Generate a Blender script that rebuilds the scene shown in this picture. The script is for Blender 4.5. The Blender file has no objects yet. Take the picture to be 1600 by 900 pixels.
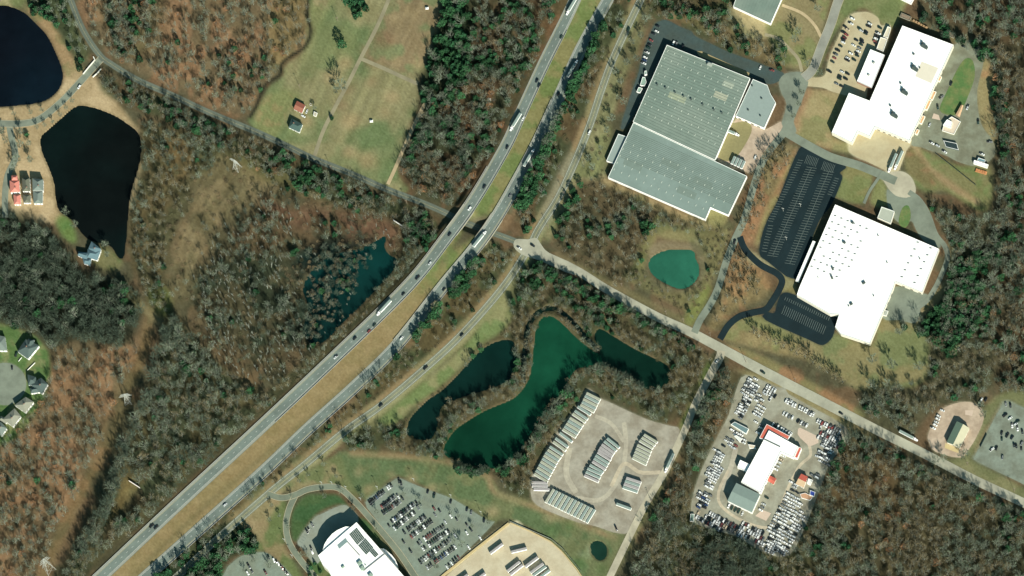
import bpy, math, random
import numpy as np
from mathutils import Vector, Matrix
random.seed(7); RNG = np.random.default_rng(11)
SC = bpy.context.scene
COL = bpy.data.collections.new("site"); SC.collection.children.link(COL)

# ---------------------------------------------------------------- camera
MPP = 0.65                     # metres per photo pixel
TILT = math.radians(17.0); DIST = 8000.0
ht = Vector((-0.29, 0.957, 0)).normalized()          # horizontal look direction
zc = Vector((-ht.x*math.sin(TILT), -ht.y*math.sin(TILT), math.cos(TILT)))   # back axis
yc = (Vector((0, 1, 0)) - zc*zc.y).normalized(); xc = yc.cross(zc)
CAMP = zc*DIST
cam = bpy.data.cameras.new("camera"); cam.sensor_width = 36.0; cam.lens = 36.0*DIST/(1600*MPP)
cam.clip_start = 100; cam.clip_end = 60000
cob = bpy.data.objects.new("camera", cam); SC.collection.objects.link(cob); SC.camera = cob
cob.matrix_world = Matrix(((xc.x, yc.x, zc.x, CAMP.x), (xc.y, yc.y, zc.y, CAMP.y), (xc.z, yc.z, zc.z, CAMP.z), (0, 0, 0, 1)))
# ---------------------------------------------------------------- light
EL = math.radians(33.7); SX, SY = 0.377, -0.926
w = bpy.data.worlds.new("World"); SC.world = w; w.use_nodes = True
nt = w.node_tree; sky = nt.nodes.new("ShaderNodeTexSky"); sky.sky_type = 'NISHITA'; sky.sun_disc = False
sky.ozone_density = 0.5; sky.air_density = 1.3; sky.dust_density = 2.0; sky.sun_elevation = EL; sky.sun_rotation = math.atan2(SX, SY)
nt.nodes["Background"].inputs[1].default_value = 0.05
tint = nt.nodes.new("ShaderNodeMix"); tint.data_type = 'RGBA'; tint.blend_type = 'MULTIPLY'; tint.inputs[0].default_value = 1.0
tint.inputs[7].default_value = (0.55, 1.0, 1.0, 1); nt.links.new(sky.outputs[0], tint.inputs[6])      # sky light tinted teal to colour the shadows
nt.links.new(tint.outputs[2], nt.nodes["Background"].inputs[0])
sl = bpy.data.lights.new("sun", 'SUN'); sl.energy = 5.0; sl.angle = math.radians(0.5); sl.color = (1.0, 0.965, 0.85)
so = bpy.data.objects.new("sun", sl); SC.collection.objects.link(so)
so.rotation_euler = Vector((SX*math.cos(EL), SY*math.cos(EL), math.sin(EL))).to_track_quat('Z', 'Y').to_euler()
so.location = (300, -700, 500)
SC.view_settings.view_transform = 'Standard'; SC.view_settings.look = 'None'
SC.view_settings.exposure = 0.68; SC.view_settings.gamma = 1.0
KREF = 1.45                    # brightness of a sunlit level surface of albedo 1 under this light

# ---------------------------------------------------------------- pixel <-> place
cp = np.array(CAMP); X_, Y_, Z_ = np.array(xc), np.array(yc), np.array(zc)
def P(px, py, z=0.0):
    px = np.asarray(px, float); py = np.asarray(py, float)
    d = -Z_*DIST + np.multiply.outer((px-800)*MPP, X_) + np.multiply.outer(-(py-450)*MPP, Y_)
    t = (z - cp[2])/d[..., 2]
    return cp + d*np.asarray(t)[..., None]
def PXY(x, y, z=0.0):          # place -> photo pixel
    v = np.stack([np.asarray(x, float)-cp[0], np.asarray(y, float)-cp[1], np.zeros_like(np.asarray(x, float))+z-cp[2]], -1)
    k = DIST/(-(v@Z_))
    return 800+(v@X_)*k/MPP, 450-(v@Y_)*k/MPP
def lin(c):
    c = np.asarray(c, float)/255.0
    return np.where(c <= 0.04045, c/12.92, ((c+0.055)/1.055)**2.4)
def alb(c, k=None):            # observed sunlit colour -> base colour
    return np.clip(lin(c)/(k or KREF), 0.003, 0.85)

# ---------------------------------------------------------------- rasters in ground-pixel space
RX0, RY0, RW, RH = -170, -130, 1940, 1160
def rast(poly, out=None):
    p = np.array(poly, float)
    x0 = max(int(p[:, 0].min())-1, RX0); x1 = min(int(p[:, 0].max())+2, RX0+RW)
    y0 = max(int(p[:, 1].min())-1, RY0); y1 = min(int(p[:, 1].max())+2, RY0+RH)
    m = np.zeros((RH, RW), bool) if out is None else out
    if x1 <= x0 or y1 <= y0: return m
    gx = np.arange(x0, x1)[None, :]+0.5; gy = np.arange(y0, y1)[:, None]+0.5
    ins = np.zeros((y1-y0, x1-x0), bool); n = len(p)
    for i in range(n):
        ax, ay = p[i]; bx, by = p[(i+1) % n]
        if ay == by: continue
        ins ^= ((ay > gy) != (by > gy)) & (gx < (bx-ax)*(gy-ay)/(by-ay)+ax)
    m[y0-RY0:y1-RY0, x0-RX0:x1-RX0] |= ins
    return m
def blur(a, r):
    r = int(max(1, r)); a = a.astype(np.float32)
    for _ in range(2):
        for ax in (0, 1):
            pw = ((r+1, r), (0, 0)) if ax == 0 else ((0, 0), (r+1, r))
            b = np.pad(a, pw, mode='edge'); c = np.cumsum(b, ax, dtype=np.float32); n = a.shape[ax]
            a = ((c[2*r+1:2*r+1+n]-c[:n]) if ax == 0 else (c[:, 2*r+1:2*r+1+n]-c[:, :n]))/(2*r+1)
    return a
def vnoise(s, seed, ang=0.0, stretch=1.0):
    r = np.random.default_rng(seed)
    yy, xx = np.mgrid[0:RH, 0:RW].astype(np.float32)
    if ang or stretch != 1:
        c, q = math.cos(ang), math.sin(ang)
        xx, yy = (xx*c+yy*q)/stretch, (-xx*q+yy*c)
        xx = xx-xx.min(); yy = yy-yy.min()
    xx = xx/s; yy = yy/s
    n = r.random((int(yy.max())+3, int(xx.max())+3)).astype(np.float32)
    xi = xx.astype(int); yi = yy.astype(int); fx = xx-xi; fy = yy-yi
    fx = fx*fx*(3-2*fx); fy = fy*fy*(3-2*fy)
    return (n[yi, xi]*(1-fx)+n[yi, xi+1]*fx)*(1-fy)+(n[yi+1, xi]*(1-fx)+n[yi+1, xi+1]*fx)*fy
NZ = {s: 0.55*vnoise(s, s)+0.3*vnoise(max(2, s/2.3), s+1)+0.15*vnoise(max(2, s/5), s+2) for s in (12, 30, 70)}
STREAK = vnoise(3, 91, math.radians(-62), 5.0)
def smooth(pts, n=8, closed=False):
    p = np.array(pts, float); out = []; m = len(p)
    rng = range(m) if closed else range(m-1)
    for i in rng:
        p0 = p[(i-1) % m] if (closed or i > 0) else 2*p[0]-p[1]
        p1 = p[i]; p2 = p[(i+1) % m]
        p3 = p[(i+2) % m] if (closed or i+2 < m) else 2*p[-1]-p[-2]
        for k in range(n):
            t = k/n
            out.append(0.5*((2*p1)+(-p0+p2)*t+(2*p0-5*p1+4*p2-p3)*t*t+(-p0+3*p1-3*p2+p3)*t**3))
    if not closed: out.append(p[-1])
    return np.array(out)
def resample(p, step):
    d = np.r_[0, np.cumsum(np.hypot(*np.diff(p, axis=0).T))]
    n = max(2, int(round(d[-1]/step))+1); t = np.linspace(0, d[-1], n)
    return np.stack([np.interp(t, d, p[:, 0]), np.interp(t, d, p[:, 1])], 1)
def normals(p):
    t = np.gradient(p, axis=0); t /= np.maximum(np.hypot(t[:, 0], t[:, 1]), 1e-9)[:, None]
    return np.stack([-t[:, 1], t[:, 0]], 1)
def ribpoly(line, wd):
    p = resample(np.array(line, float), 6); n = normals(p)
    w2 = np.interp(np.linspace(0, 1, len(p)), np.linspace(0, 1, len(wd)), wd)[:, None]/2 if np.ndim(wd) else wd/2
    return p+n*w2, p-n*w2
def ribrast(line, wd, out=None):
    a, b = ribpoly(line, wd); m = np.zeros((RH, RW), bool) if out is None else out
    for i in range(len(a)-1): rast([a[i], a[i+1], b[i+1], b[i]], m)
    return m
EX = np.zeros((RH, RW), bool)           # where no tree may stand
def grow(m, r): return blur(m, r) > 0.08
def ex_at(px, py):
    ix = np.clip(np.asarray(px-RX0).astype(int), 0, RW-1); iy = np.clip(np.asarray(py-RY0).astype(int), 0, RH-1)
    return EX[iy, ix]

# ---------------------------------------------------------------- materials
MATS = {}
def mat(name, col, rough=0.9, var=0.12, scale=1.0, metal=0.0, spec=0.3, col2=None, objcol=False, attr=None, bump=0.0, rnd=0.0, spots=None):
    if name in MATS: return MATS[name]
    m = bpy.data.materials.new(name); m.use_nodes = True; t = m.node_tree; N = t.nodes; L = t.links
    b = N["Principled BSDF"]; b.inputs["Roughness"].default_value = rough; b.inputs["Metallic"].default_value = metal
    b.inputs["Specular IOR Level"].default_value = spec
    geo = N.new("ShaderNodeNewGeometry") if not objcol else N.new("ShaderNodeTexCoord")
    vec = geo.outputs["Position"] if not objcol else geo.outputs["Object"]
    n1 = N.new("ShaderNodeTexNoise"); n1.inputs["Scale"].default_value = scale; n1.inputs["Detail"].default_value = 5
    n1.inputs["Roughness"].default_value = 0.65
    L.new(vec, n1.inputs["Vector"])
    if objcol:
        src = N.new("ShaderNodeObjectInfo").outputs["Color"]
    elif attr:
        a = N.new("ShaderNodeAttribute"); a.attribute_name = attr; src = a.outputs["Color"]
    else:
        r = N.new("ShaderNodeMix"); r.data_type = 'RGBA'
        c1 = tuple(col)+(1,); c2 = tuple(col2 if col2 is not None else col)+(1,)
        r.inputs[6].default_value = c1; r.inputs[7].default_value = c2
        n2 = N.new("ShaderNodeTexNoise"); n2.inputs["Scale"].default_value = scale*0.22; n2.inputs["Detail"].default_value = 3
        L.new(vec, n2.inputs["Vector"])
        mr = N.new("ShaderNodeMapRange"); mr.inputs[1].default_value = 0.4; mr.inputs[2].default_value = 0.62
        L.new(n2.outputs["Fac"], mr.inputs[0]); L.new(mr.outputs[0], r.inputs[0]); src = r.outputs[2]
    mr = N.new("ShaderNodeMapRange"); mr.inputs[1].default_value = 0.25; mr.inputs[2].default_value = 0.75
    mr.inputs[3].default_value = 1-var; mr.inputs[4].default_value = 1+var; L.new(n1.outputs["Fac"], mr.inputs[0])
    fac = mr.outputs[0]
    if rnd:
        oi = N.new("ShaderNodeObjectInfo"); m2 = N.new("ShaderNodeMapRange"); m2.inputs[3].default_value = 1-rnd; m2.inputs[4].default_value = 1+rnd
        L.new(oi.outputs["Random"], m2.inputs[0]); mm = N.new("ShaderNodeMath"); mm.operation = 'MULTIPLY'
        L.new(fac, mm.inputs[0]); L.new(m2.outputs[0], mm.inputs[1]); fac = mm.outputs[0]
    vm = N.new("ShaderNodeVectorMath"); vm.operation = 'SCALE'; L.new(src, vm.inputs[0]); L.new(fac, vm.inputs["Scale"])
    L.new(vm.outputs[0], b.inputs["Base Color"])
    if bump:
        bp = N.new("ShaderNodeBump"); bp.inputs["Strength"].default_value = bump; bp.inputs["Distance"].default_value = 0.5
        L.new(n1.outputs["Fac"], bp.inputs["Height"]); L.new(bp.outputs[0], b.inputs["Normal"])
    MATS[name] = m; return m

# ---------------------------------------------------------------- objects
def ob(name, data, parent=None, loc=(0, 0, 0), rz=0.0, sc=None, **props):
    o = bpy.data.objects.new(name, data); COL.objects.link(o)
    o.location = loc; o.rotation_euler = (0, 0, rz)
    if sc is not None: o.scale = sc if hasattr(sc, '__len__') else (sc,)*3
    if parent is not None: o.parent = parent
    for k, v in props.items(): o[k] = v
    return o
def me(name, V, F, mats, mi=None, smooth_=False):
    m = bpy.data.meshes.new(name); m.from_pydata([tuple(map(float, v)) for v in V], [], [tuple(f) for f in F])
    for q in (mats if isinstance(mats, (list, tuple)) else [mats]): m.materials.append(q)
    if mi is not None: m.polygons.foreach_set("material_index", list(mi))
    if smooth_: m.polygons.foreach_set("use_smooth", [True]*len(m.polygons))
    m.update(); return m
def fastmesh(name, V, F, mats, mi=None):       # V (n,3), F (m,k) arrays
    m = bpy.data.meshes.new(name); V = np.asarray(V, np.float32); F = np.asarray(F, np.int32)
    m.vertices.add(len(V)); m.vertices.foreach_set("co", V.ravel())
    k = F.shape[1]; m.loops.add(F.size); m.loops.foreach_set("vertex_index", F.ravel())
    m.polygons.add(len(F)); m.polygons.foreach_set("loop_start", np.arange(0, F.size, k, dtype=np.int32))
    if mi is not None: m.polygons.foreach_set("material_index", np.asarray(mi, np.int32))
    for q in (mats if isinstance(mats, (list, tuple)) else [mats]): m.materials.append(q)
    m.update(calc_edges=True); return m
class MB:
    def __init__(s): s.V = []; s.F = []; s.M = []
    def add(s, V, F, m=0):
        o = len(s.V); s.V += [tuple(v) for v in V]; s.F += [tuple(i+o for i in f) for f in F]; s.M += [m]*len(F); return s
    def box(s, x0, x1, y0, y1, z0, z1, m=0, bottom=False):
        V = [(x0, y0, z0), (x1, y0, z0), (x1, y1, z0), (x0, y1, z0), (x0, y0, z1), (x1, y0, z1), (x1, y1, z1), (x0, y1, z1)]
        F = [(4, 5, 6, 7), (0, 1, 5, 4), (1, 2, 6, 5), (2, 3, 7, 6), (3, 0, 4, 7)]+([(3, 2, 1, 0)] if bottom else [])
        return s.add(V, F, m)
    def obox(s, c, ax, ay, z0, z1, m=0):       # c centre, ax/ay half vectors
        c = np.array(c[:2], float); ax = np.array(ax[:2]); ay = np.array(ay[:2])
        q = [c-ax-ay, c+ax-ay, c+ax+ay, c-ax+ay]
        V = [(p[0], p[1], z0) for p in q]+[(p[0], p[1], z1) for p in q]
        return s.add(V, [(4, 5, 6, 7), (0, 1, 5, 4), (1, 2, 6, 5), (2, 3, 7, 6), (3, 0, 4, 7), (3, 2, 1, 0)], m)
    def tube(s, a, b, r0, r1=None, n=4, m=0):
        a = Vector(a); b = Vector(b); d = (b-a).normalized(); r1 = r0 if r1 is None else r1
        u = d.orthogonal().normalized(); v = d.cross(u)
        V = [a+(u*math.cos(6.2832*i/n)+v*math.sin(6.2832*i/n))*r0 for i in range(n)]+[b+(u*math.cos(6.2832*i/n)+v*math.sin(6.2832*i/n))*r1 for i in range(n)]
        return s.add(V, [(i, (i+1) % n, n+(i+1) % n, n+i) for i in range(n)]+[tuple(range(n, 2*n)), tuple(range(n-1, -1, -1))], m)
    def mesh(s, name, mats): return me(name, s.V, s.F, mats, s.M)

# ---------------------------------------------------------------- road lines (photo pixels)
SBL = smooth([(925, -60), (888, 22), (853, 92), (831, 139), (810, 185), (788, 232), (741, 312), (697, 373), (636, 449), (520, 562), (400, 675), (280, 786), (160, 899), (90, 965), (20, 1030)])
NBL = smooth([(988, -70), (955, -10), (908, 75), (875, 147), (841, 221), (810, 280), (775, 341), (741, 389), (692, 448), (620, 539), (554, 604), (480, 671), (400, 747), (238, 892), (150, 970), (90, 1030)])
FRL = smooth([(1040, -75), (1000, 2), (960, 87), (940, 140), (917, 208), (877, 300), (842, 357), (826, 388), (785, 450), (722, 522), (665, 575), (595, 634), (540, 673), (475, 727), (425, 767), (342, 840), (280, 898), (180, 985)])
CRL = smooth([(80, -80), (109, -4), (130, 47), (155, 85), (175, 101), (217, 126), (265, 147), (325, 175), (400, 206), (450, 229), (490, 248), (550, 272), (605, 296), (660, 317), (697, 333), (730, 349), (800, 375), (826, 386)])
CWL = smooth([(820, 384), (842, 395), (900, 422), (950, 453), (1025, 494), (1075, 517), (1117, 539), (1200, 584), (1312, 642), (1380, 677), (1450, 712), (1525, 751), (1600, 786), (1720, 845)])
ACL = smooth([(1127, 548), (1124, 560), (1112, 582), (1087, 630), (1070, 672), (1040, 735), (1010, 785), (985, 835), (955, 897), (900, 1010)])
FAL = smooth([(1232, 180), (1226, 205), (1205, 232), (1190, 256), (1178, 290), (1163, 342), (1148, 375), (1135, 408), (1122, 450), (1110, 475), (1094, 500), (1085, 520)])
NRL = smooth([(1345, -80), (1312, -4), (1298, 38), (1283, 75), (1270, 108), (1256, 122)])
SEL = smooth([(1222, 203), (1240, 214), (1270, 231), (1300, 246), (1340, 258), (1370, 270), (1400, 283)])
LRL = smooth([(-60, 190), (0, 193), (35, 193), (62, 186), (95, 160), (120, 134), (147, 104), (158, 92)])
LBL = smooth([(14, 192), (18, 215), (24, 245), (12, 275), (8, 305), (8, 340)])
DAL = smooth([(1156, 370), (1162, 386), (1172, 399), (1190, 415), (1213, 427), (1222, 438), (1218, 452), (1206, 472), (1196, 484), (1175, 489), (1155, 495), (1138, 509), (1125, 530)])
PRL = smooth([(1420, 300), (1436, 312), (1450, 334), (1462, 366), (1477, 386), (1480, 405), (1470, 432), (1460, 452), (1448, 470), (1435, 480)])
OD1 = smooth([(418, 772), (440, 778), (462, 773), (480, 765), (505, 761), (530, 763), (553, 782), (575, 806), (600, 835), (625, 866), (650, 903)])
OD2 = smooth([(462, 773), (452, 795), (447, 820), (452, 848), (470, 876), (495, 905)])
FP1 = smooth([(618, -30), (603, 10), (585, 50), (563, 92), (545, 128), (525, 165), (505, 205), (491, 245)])
FP2 = smooth([(565, 92), (600, 107), (630, 121), (653, 131)])
FP3 = smooth([(665, 160), (652, 185), (636, 220), (618, 262), (606, 288)])
LP1 = smooth([(1195, 54), (1215, 60), (1232, 75), (1247, 92), (1253, 112)])
LP2 = smooth([(1222, 8), (1252, 20), (1272, 38), (1283, 58)])
TP1 = smooth([(1380, 268), (1368, 285), (1358, 300), (1350, 318)])
TW1 = smooth([(1428, 225), (1450, 262), (1480, 285), (1500, 300), (1530, 318)])

# ---------------------------------------------------------------- areas (photo pixels)
PONDS = {
 'p1': ([(0, 9), (15, 11), (37, 20), (55, 37), (72, 55), (85, 80), (95, 105), (97, 122), (90, 140), (72, 155), (50, 161), (20, 164), (-20, 165), (-60, 140), (-80, 80), (-40, 15)], (4, 18, 25)),
 'p2': ([(64, 217), (72, 207), (95, 187), (112, 172), (125, 166), (150, 170), (180, 182), (200, 195), (215, 208), (220, 232), (215, 262), (205, 295), (200, 325), (197, 365), (192, 402), (184, 400), (175, 385), (162, 380), (140, 374), (127, 362), (112, 342), (95, 331), (89, 317), (85, 285), (75, 257), (66, 236)], (3, 19, 18)),
 'p3': ([(1015, 420), (1017, 405), (1032, 395), (1050, 391), (1082, 392), (1085, 402), (1091, 415), (1090, 432), (1076, 447), (1060, 450), (1040, 442), (1024, 432)], (38, 90, 72)),
 'p4': ([(840, 510), (847, 498), (857, 494), (868, 498), (882, 510), (897, 525), (912, 538), (926, 549), (938, 562), (934, 576), (915, 573), (898, 577), (886, 596), (870, 622), (847, 650), (831, 673), (815, 700), (800, 716), (778, 730), (745, 728), (722, 722), (699, 713), (694, 700), (709, 676), (726, 662), (760, 642), (800, 625), (816, 611), (828, 590), (833, 562), (836, 530)], (14, 54, 38)),
 'p5': ([(802, 534), (775, 535), (750, 550), (720, 582), (692, 610), (670, 625), (645, 650), (637, 668), (640, 682), (670, 686), (681, 670), (686, 647), (692, 632), (720, 620), (750, 611), (775, 603), (798, 590), (806, 565)], (4, 32, 28)),
 'p6': ([(936, 514), (960, 527), (990, 545), (1015, 557), (1040, 570), (1047, 582), (1040, 602), (1015, 608), (995, 598), (970, 580), (950, 575), (938, 562), (940, 545), (930, 530)], (5, 34, 26)),
 'p7': ([(603, 368), (600, 385), (608, 399), (620, 405), (612, 424), (590, 448), (562, 478), (532, 506), (512, 528), (490, 538), (474, 518), (482, 480), (474, 450), (492, 418), (524, 398), (560, 390), (590, 376)], (5, 40, 38)),
 'p8': ([(926, 849), (930, 845), (938, 846), (945, 850), (948, 858), (947, 868), (940, 875), (932, 874), (929, 868), (924, 866), (925, 858), (921, 853)], (26, 54, 44)),
}
CHAN = smooth([(818, 598), (817, 575), (821, 540), (826, 508), (845, 485), (868, 483), (890, 498), (910, 520), (932, 545), (950, 566)])
CREEK = smooth([(486, -40), (482, 0), (480, 25), (486, 50), (475, 74), (455, 87), (440, 100), (437, 117), (415, 132), (400, 167), (390, 184)])
LOTS = {
 'car_park': ([(1260, 230), (1320, 257), (1312, 270), (1316, 279), (1300, 318), (1280, 345), (1262, 390), (1242, 436), (1200, 409), (1187, 397), (1190, 370), (1200, 342), (1216, 312), (1243, 244)], (34, 50, 54), 'car_park_asphalt'),
 'car_park.001': ([(1222, 459), (1240, 460), (1300, 488), (1312, 490), (1305, 512), (1301, 526), (1292, 536), (1282, 539), (1262, 530), (1196, 500), (1198, 488), (1210, 489), (1215, 472)], (34, 50, 54), 'car_park_asphalt'),
 'car_park.002': ([(1001, 100), (1004, 85), (1013, 60), (1023, 39), (1032, 33), (1043, 32), (1065, 43), (1080, 49), (1087, 57), (1110, 68), (1140, 82), (1200, 104), (1226, 116), (1215, 128), (1190, 130), (1100, 110), (1060, 110), (1020, 130), (985, 190), (970, 200), (985, 150), (996, 120)], (74, 90, 88), 'worn_asphalt'),
 'car_park.003': ([(1327, 25), (1347, 19), (1359, 20), (1372, 28), (1377, 40), (1392, 40), (1384, 75), (1358, 130), (1350, 160), (1325, 150), (1300, 143), (1285, 137), (1255, 133), (1255, 122), (1280, 121), (1290, 115), (1296, 90), (1310, 58)], (198, 186, 152), 'tan_concrete'),
 'loading_apron': ([(1330, 203), (1362, 203), (1375, 198), (1425, 220), (1416, 236), (1405, 266), (1396, 272), (1360, 255), (1327, 238)], (212, 200, 168), 'tan_concrete'),
 'turning_circle': ([(1362, 262), (1380, 268), (1395, 268), (1410, 268), (1422, 275), (1429, 287), (1430, 302), (1416, 309), (1400, 306), (1390, 297), (1380, 282), (1370, 274)], (188, 184, 158), 'pale_concrete'),
 'delivery_apron': ([(1386, 296), (1400, 306), (1416, 309), (1432, 307), (1450, 335), (1462, 370), (1470, 386), (1455, 385), (1440, 372), (1432, 360), (1424, 345), (1412, 352), (1398, 342), (1388, 325)], (140, 148, 128), 'grey_concrete'),
 'delivery_apron.001': ([(1400, 448), (1440, 458), (1450, 462), (1440, 475), (1437, 490), (1430, 505), (1405, 500), (1385, 500), (1375, 488), (1380, 470)], (140, 148, 128), 'grey_concrete'),
 'loop_yard': ([(1486, 80), (1498, 66), (1520, 64), (1534, 78), (1537, 92), (1534, 110), (1527, 140), (1528, 170), (1535, 198), (1552, 222), (1553, 245), (1527, 259), (1500, 254), (1478, 243), (1455, 236), (1440, 230), (1424, 226), (1430, 205), (1450, 160), (1470, 120)], (142, 146, 126), 'yard_gravel'),
 'road_junction': ([(1236, 113), (1255, 114), (1263, 128), (1258, 143), (1252, 160), (1245, 176), (1240, 190), (1244, 206), (1230, 212), (1218, 206), (1222, 190), (1229, 163), (1221, 145), (1217, 128), (1224, 117)], (150, 152, 138), 'grey_concrete'),
 'dock_yard': ([(1150, 186), (1195, 203), (1220, 190), (1226, 205), (1210, 225), (1190, 255), (1170, 270), (1119, 248)], (200, 180, 158), 'dusty_concrete'),
 'trailer_yard': ([(938, 622), (960, 632), (1010, 655), (1045, 665), (1062, 672), (1050, 708), (1034, 738), (1010, 778), (990, 810), (982, 832), (960, 832), (930, 822), (900, 815), (840, 790), (829, 765), (833, 740), (866, 682), (900, 636), (918, 608)], (172, 166, 150), 'gravel'),
 'office_car_park': ([(571, 785), (598, 763), (613, 752), (624, 747), (640, 754), (676, 768), (710, 781), (745, 803), (764, 815), (768, 822), (692, 897), (660, 930), (642, 905), (630, 872), (606, 842), (588, 812)], (136, 148, 134), 'office_asphalt'),
 'office_car_park.001': ([(340, 940), (352, 893), (362, 880), (375, 870), (390, 865), (410, 863), (422, 867), (442, 884), (456, 900), (470, 925), (440, 950)], (136, 148, 134), 'office_asphalt'),
 'forecourt': ([(465, 846), (490, 811), (503, 803), (532, 790), (546, 793), (560, 815), (520, 850), (497, 880), (486, 876), (474, 858)], (150, 158, 145), 'forecourt_concrete'),
 'truck_yard': ([(796, 817), (825, 829), (860, 847), (876, 861), (900, 890), (925, 930), (890, 980), (700, 980), (697, 901)], (208, 196, 168), 'truck_yard_concrete'),
 'staff_gravel_lot': ([(1571, 626), (1600, 637), (1680, 680), (1680, 800), (1640, 778), (1590, 752), (1552, 734), (1521, 718), (1527, 705), (1557, 648)], (140, 150, 136), 'lot_gravel'),
 'shop_yard': ([(1468, 642), (1490, 631), (1515, 628), (1533, 638), (1537, 655), (1527, 680), (1515, 700), (1500, 715), (1462, 706), (1452, 692), (1450, 680), (1460, 658)], (190, 174, 150), 'dusty_concrete'),
 'salvage_yard': ([(1166, 586), (1218, 606), (1228, 598), (1238, 604), (1232, 616), (1322, 668), (1314, 700), (1296, 725), (1278, 772), (1254, 832), (1232, 868), (1196, 864), (1150, 838), (1108, 826), (1083, 814), (1080, 790), (1090, 750), (1112, 700), (1138, 650), (1150, 610)], (166, 164, 146), 'salvage_gravel'),
 'cul_de_sac': ([(8+33*math.cos(a), 600+33*math.sin(a)) for a in np.linspace(0, 6.1, 28)], (150, 152, 138), 'grey_concrete'),
}
ROADS = [ # name, line, width, observed colour, material, height offset
 ('southbound_carriageway', SBL, [16, 16, 18, 20, 20, 20], (126, 138, 130), 'highway_asphalt', 'hw'),
 ('northbound_carriageway', NBL, [16, 17, 18, 19, 19, 19], (132, 142, 134), 'highway_asphalt', 'hw'),
 ('frontage_road', FRL, 12, (138, 142, 122), 'frontage_asphalt', .10),
 ('cross_road', CRL, 9.5, (112, 120, 108), 'old_asphalt', .13),
 ('cross_road.001', CWL, [13, 13, 14, 16, 15, 14, 14, 14], (184, 182, 162), 'pale_asphalt', .16),
 ('access_road', ACL, [13, 11, 11, 11, 11], (198, 190, 166), 'pale_concrete', .19),
 ('factory_road', FAL, 11, (138, 146, 130), 'grey_concrete', .22),
 ('north_road', NRL, 15, (160, 160, 148), 'pale_road', .13),
 ('factory_drive', SEL, 13, (150, 152, 138), 'grey_concrete', .10),
 ('lakeside_road', LRL, 11, (146, 148, 132), 'grey_concrete', .10),
 ('lakeside_lane', LBL, 10, (136, 146, 134), 'grey_concrete', .16),
 ('plant_driveway', DAL, 10, (34, 50, 54), 'car_park_asphalt', .25),
 ('perimeter_drive', PRL, 8, (134, 142, 124), 'grey_concrete', .16),
 ('office_drive', OD1, 10, (132, 140, 122), 'office_drive_asphalt', .16),
 ('office_drive.001', OD2, 10, (132, 140, 122), 'office_drive_asphalt', .19),
 ('farm_track', FP1, 6, (158, 150, 122), 'track_gravel', .10),
 ('farm_track.001', FP2, 6, (156, 148, 120), 'track_gravel', .13),
 ('farm_track.002', FP3, 5.5, (208, 186, 148), 'sandy_track', .10),
 ('garden_path', LP1, 5, (172, 162, 132), 'sandy_path', .10),
 ('garden_path.001', LP2, 4.5, (196, 176, 146), 'sandy_track', .10),
 ('plant_path', TP1, 4.5, (150, 156, 140), 'grey_concrete', .30),
]
ISLANDS = [[(1508, 92), (1520, 95), (1523, 120), (1512, 152), (1500, 176), (1486, 180), (1468, 172), (1480, 142), (1495, 110)],
           [(1410, 325), (1420, 322), (1423, 340), (1415, 356), (1404, 348)]]
# ---------------------------------------------------------------- terrain heights
def fl(poly, r=0): return smooth(poly, 5, True) if r else poly
corr = rast(np.vstack([SBL, NBL[::-1]])); ribrast(SBL, 34, corr); ribrast(NBL, 34, corr)
yy, xx = np.mgrid[0:RH, 0:RW].astype(np.float32); xx += RX0+.5; yy += RY0+.5
def zprof(px, py): return 1.2+5.6*np.exp(-(((px-742)**2+(py-352)**2)/160.0**2))
cut = ribrast(CRL, 24)
HT = zprof(xx, yy)*blur(corr, 4)*(1-blur(cut, 2))
WAT = np.zeros((RH, RW), bool)
for k, (pl, c) in PONDS.items():
    PONDS[k] = (smooth(pl, 4, True), c); rast(PONDS[k][0], WAT)
WATC = WAT.copy(); ribrast(CHAN, 7, WATC)
crk = ribrast(CREEK, 3.5)
HT = HT-2.6*np.clip((blur(WATC, 2)-0.3)/0.65, 0, 1)-1.3*blur(crk, 1)
def hg(px, py):
    fx = np.clip(np.asarray(px, float)-RX0-.5, 0, RW-2); fy = np.clip(np.asarray(py, float)-RY0-.5, 0, RH-2)
    xi = fx.astype(int); yi = fy.astype(int); fx = fx-xi; fy = fy-yi
    return (HT[yi, xi]*(1-fx)+HT[yi, xi+1]*fx)*(1-fy)+(HT[yi+1, xi]*(1-fx)+HT[yi+1, xi+1]*fx)*fy
def hw(x, y): return hg(*PXY(x, y))
def PG(px, py):                # picture point -> point on the terrain
    z = np.zeros_like(np.asarray(px, float))
    for _ in range(3): p = P(px, py, z); z = hw(p[..., 0], p[..., 1])
    p = P(px, py, z); p[..., 2] = z; return p

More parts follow.
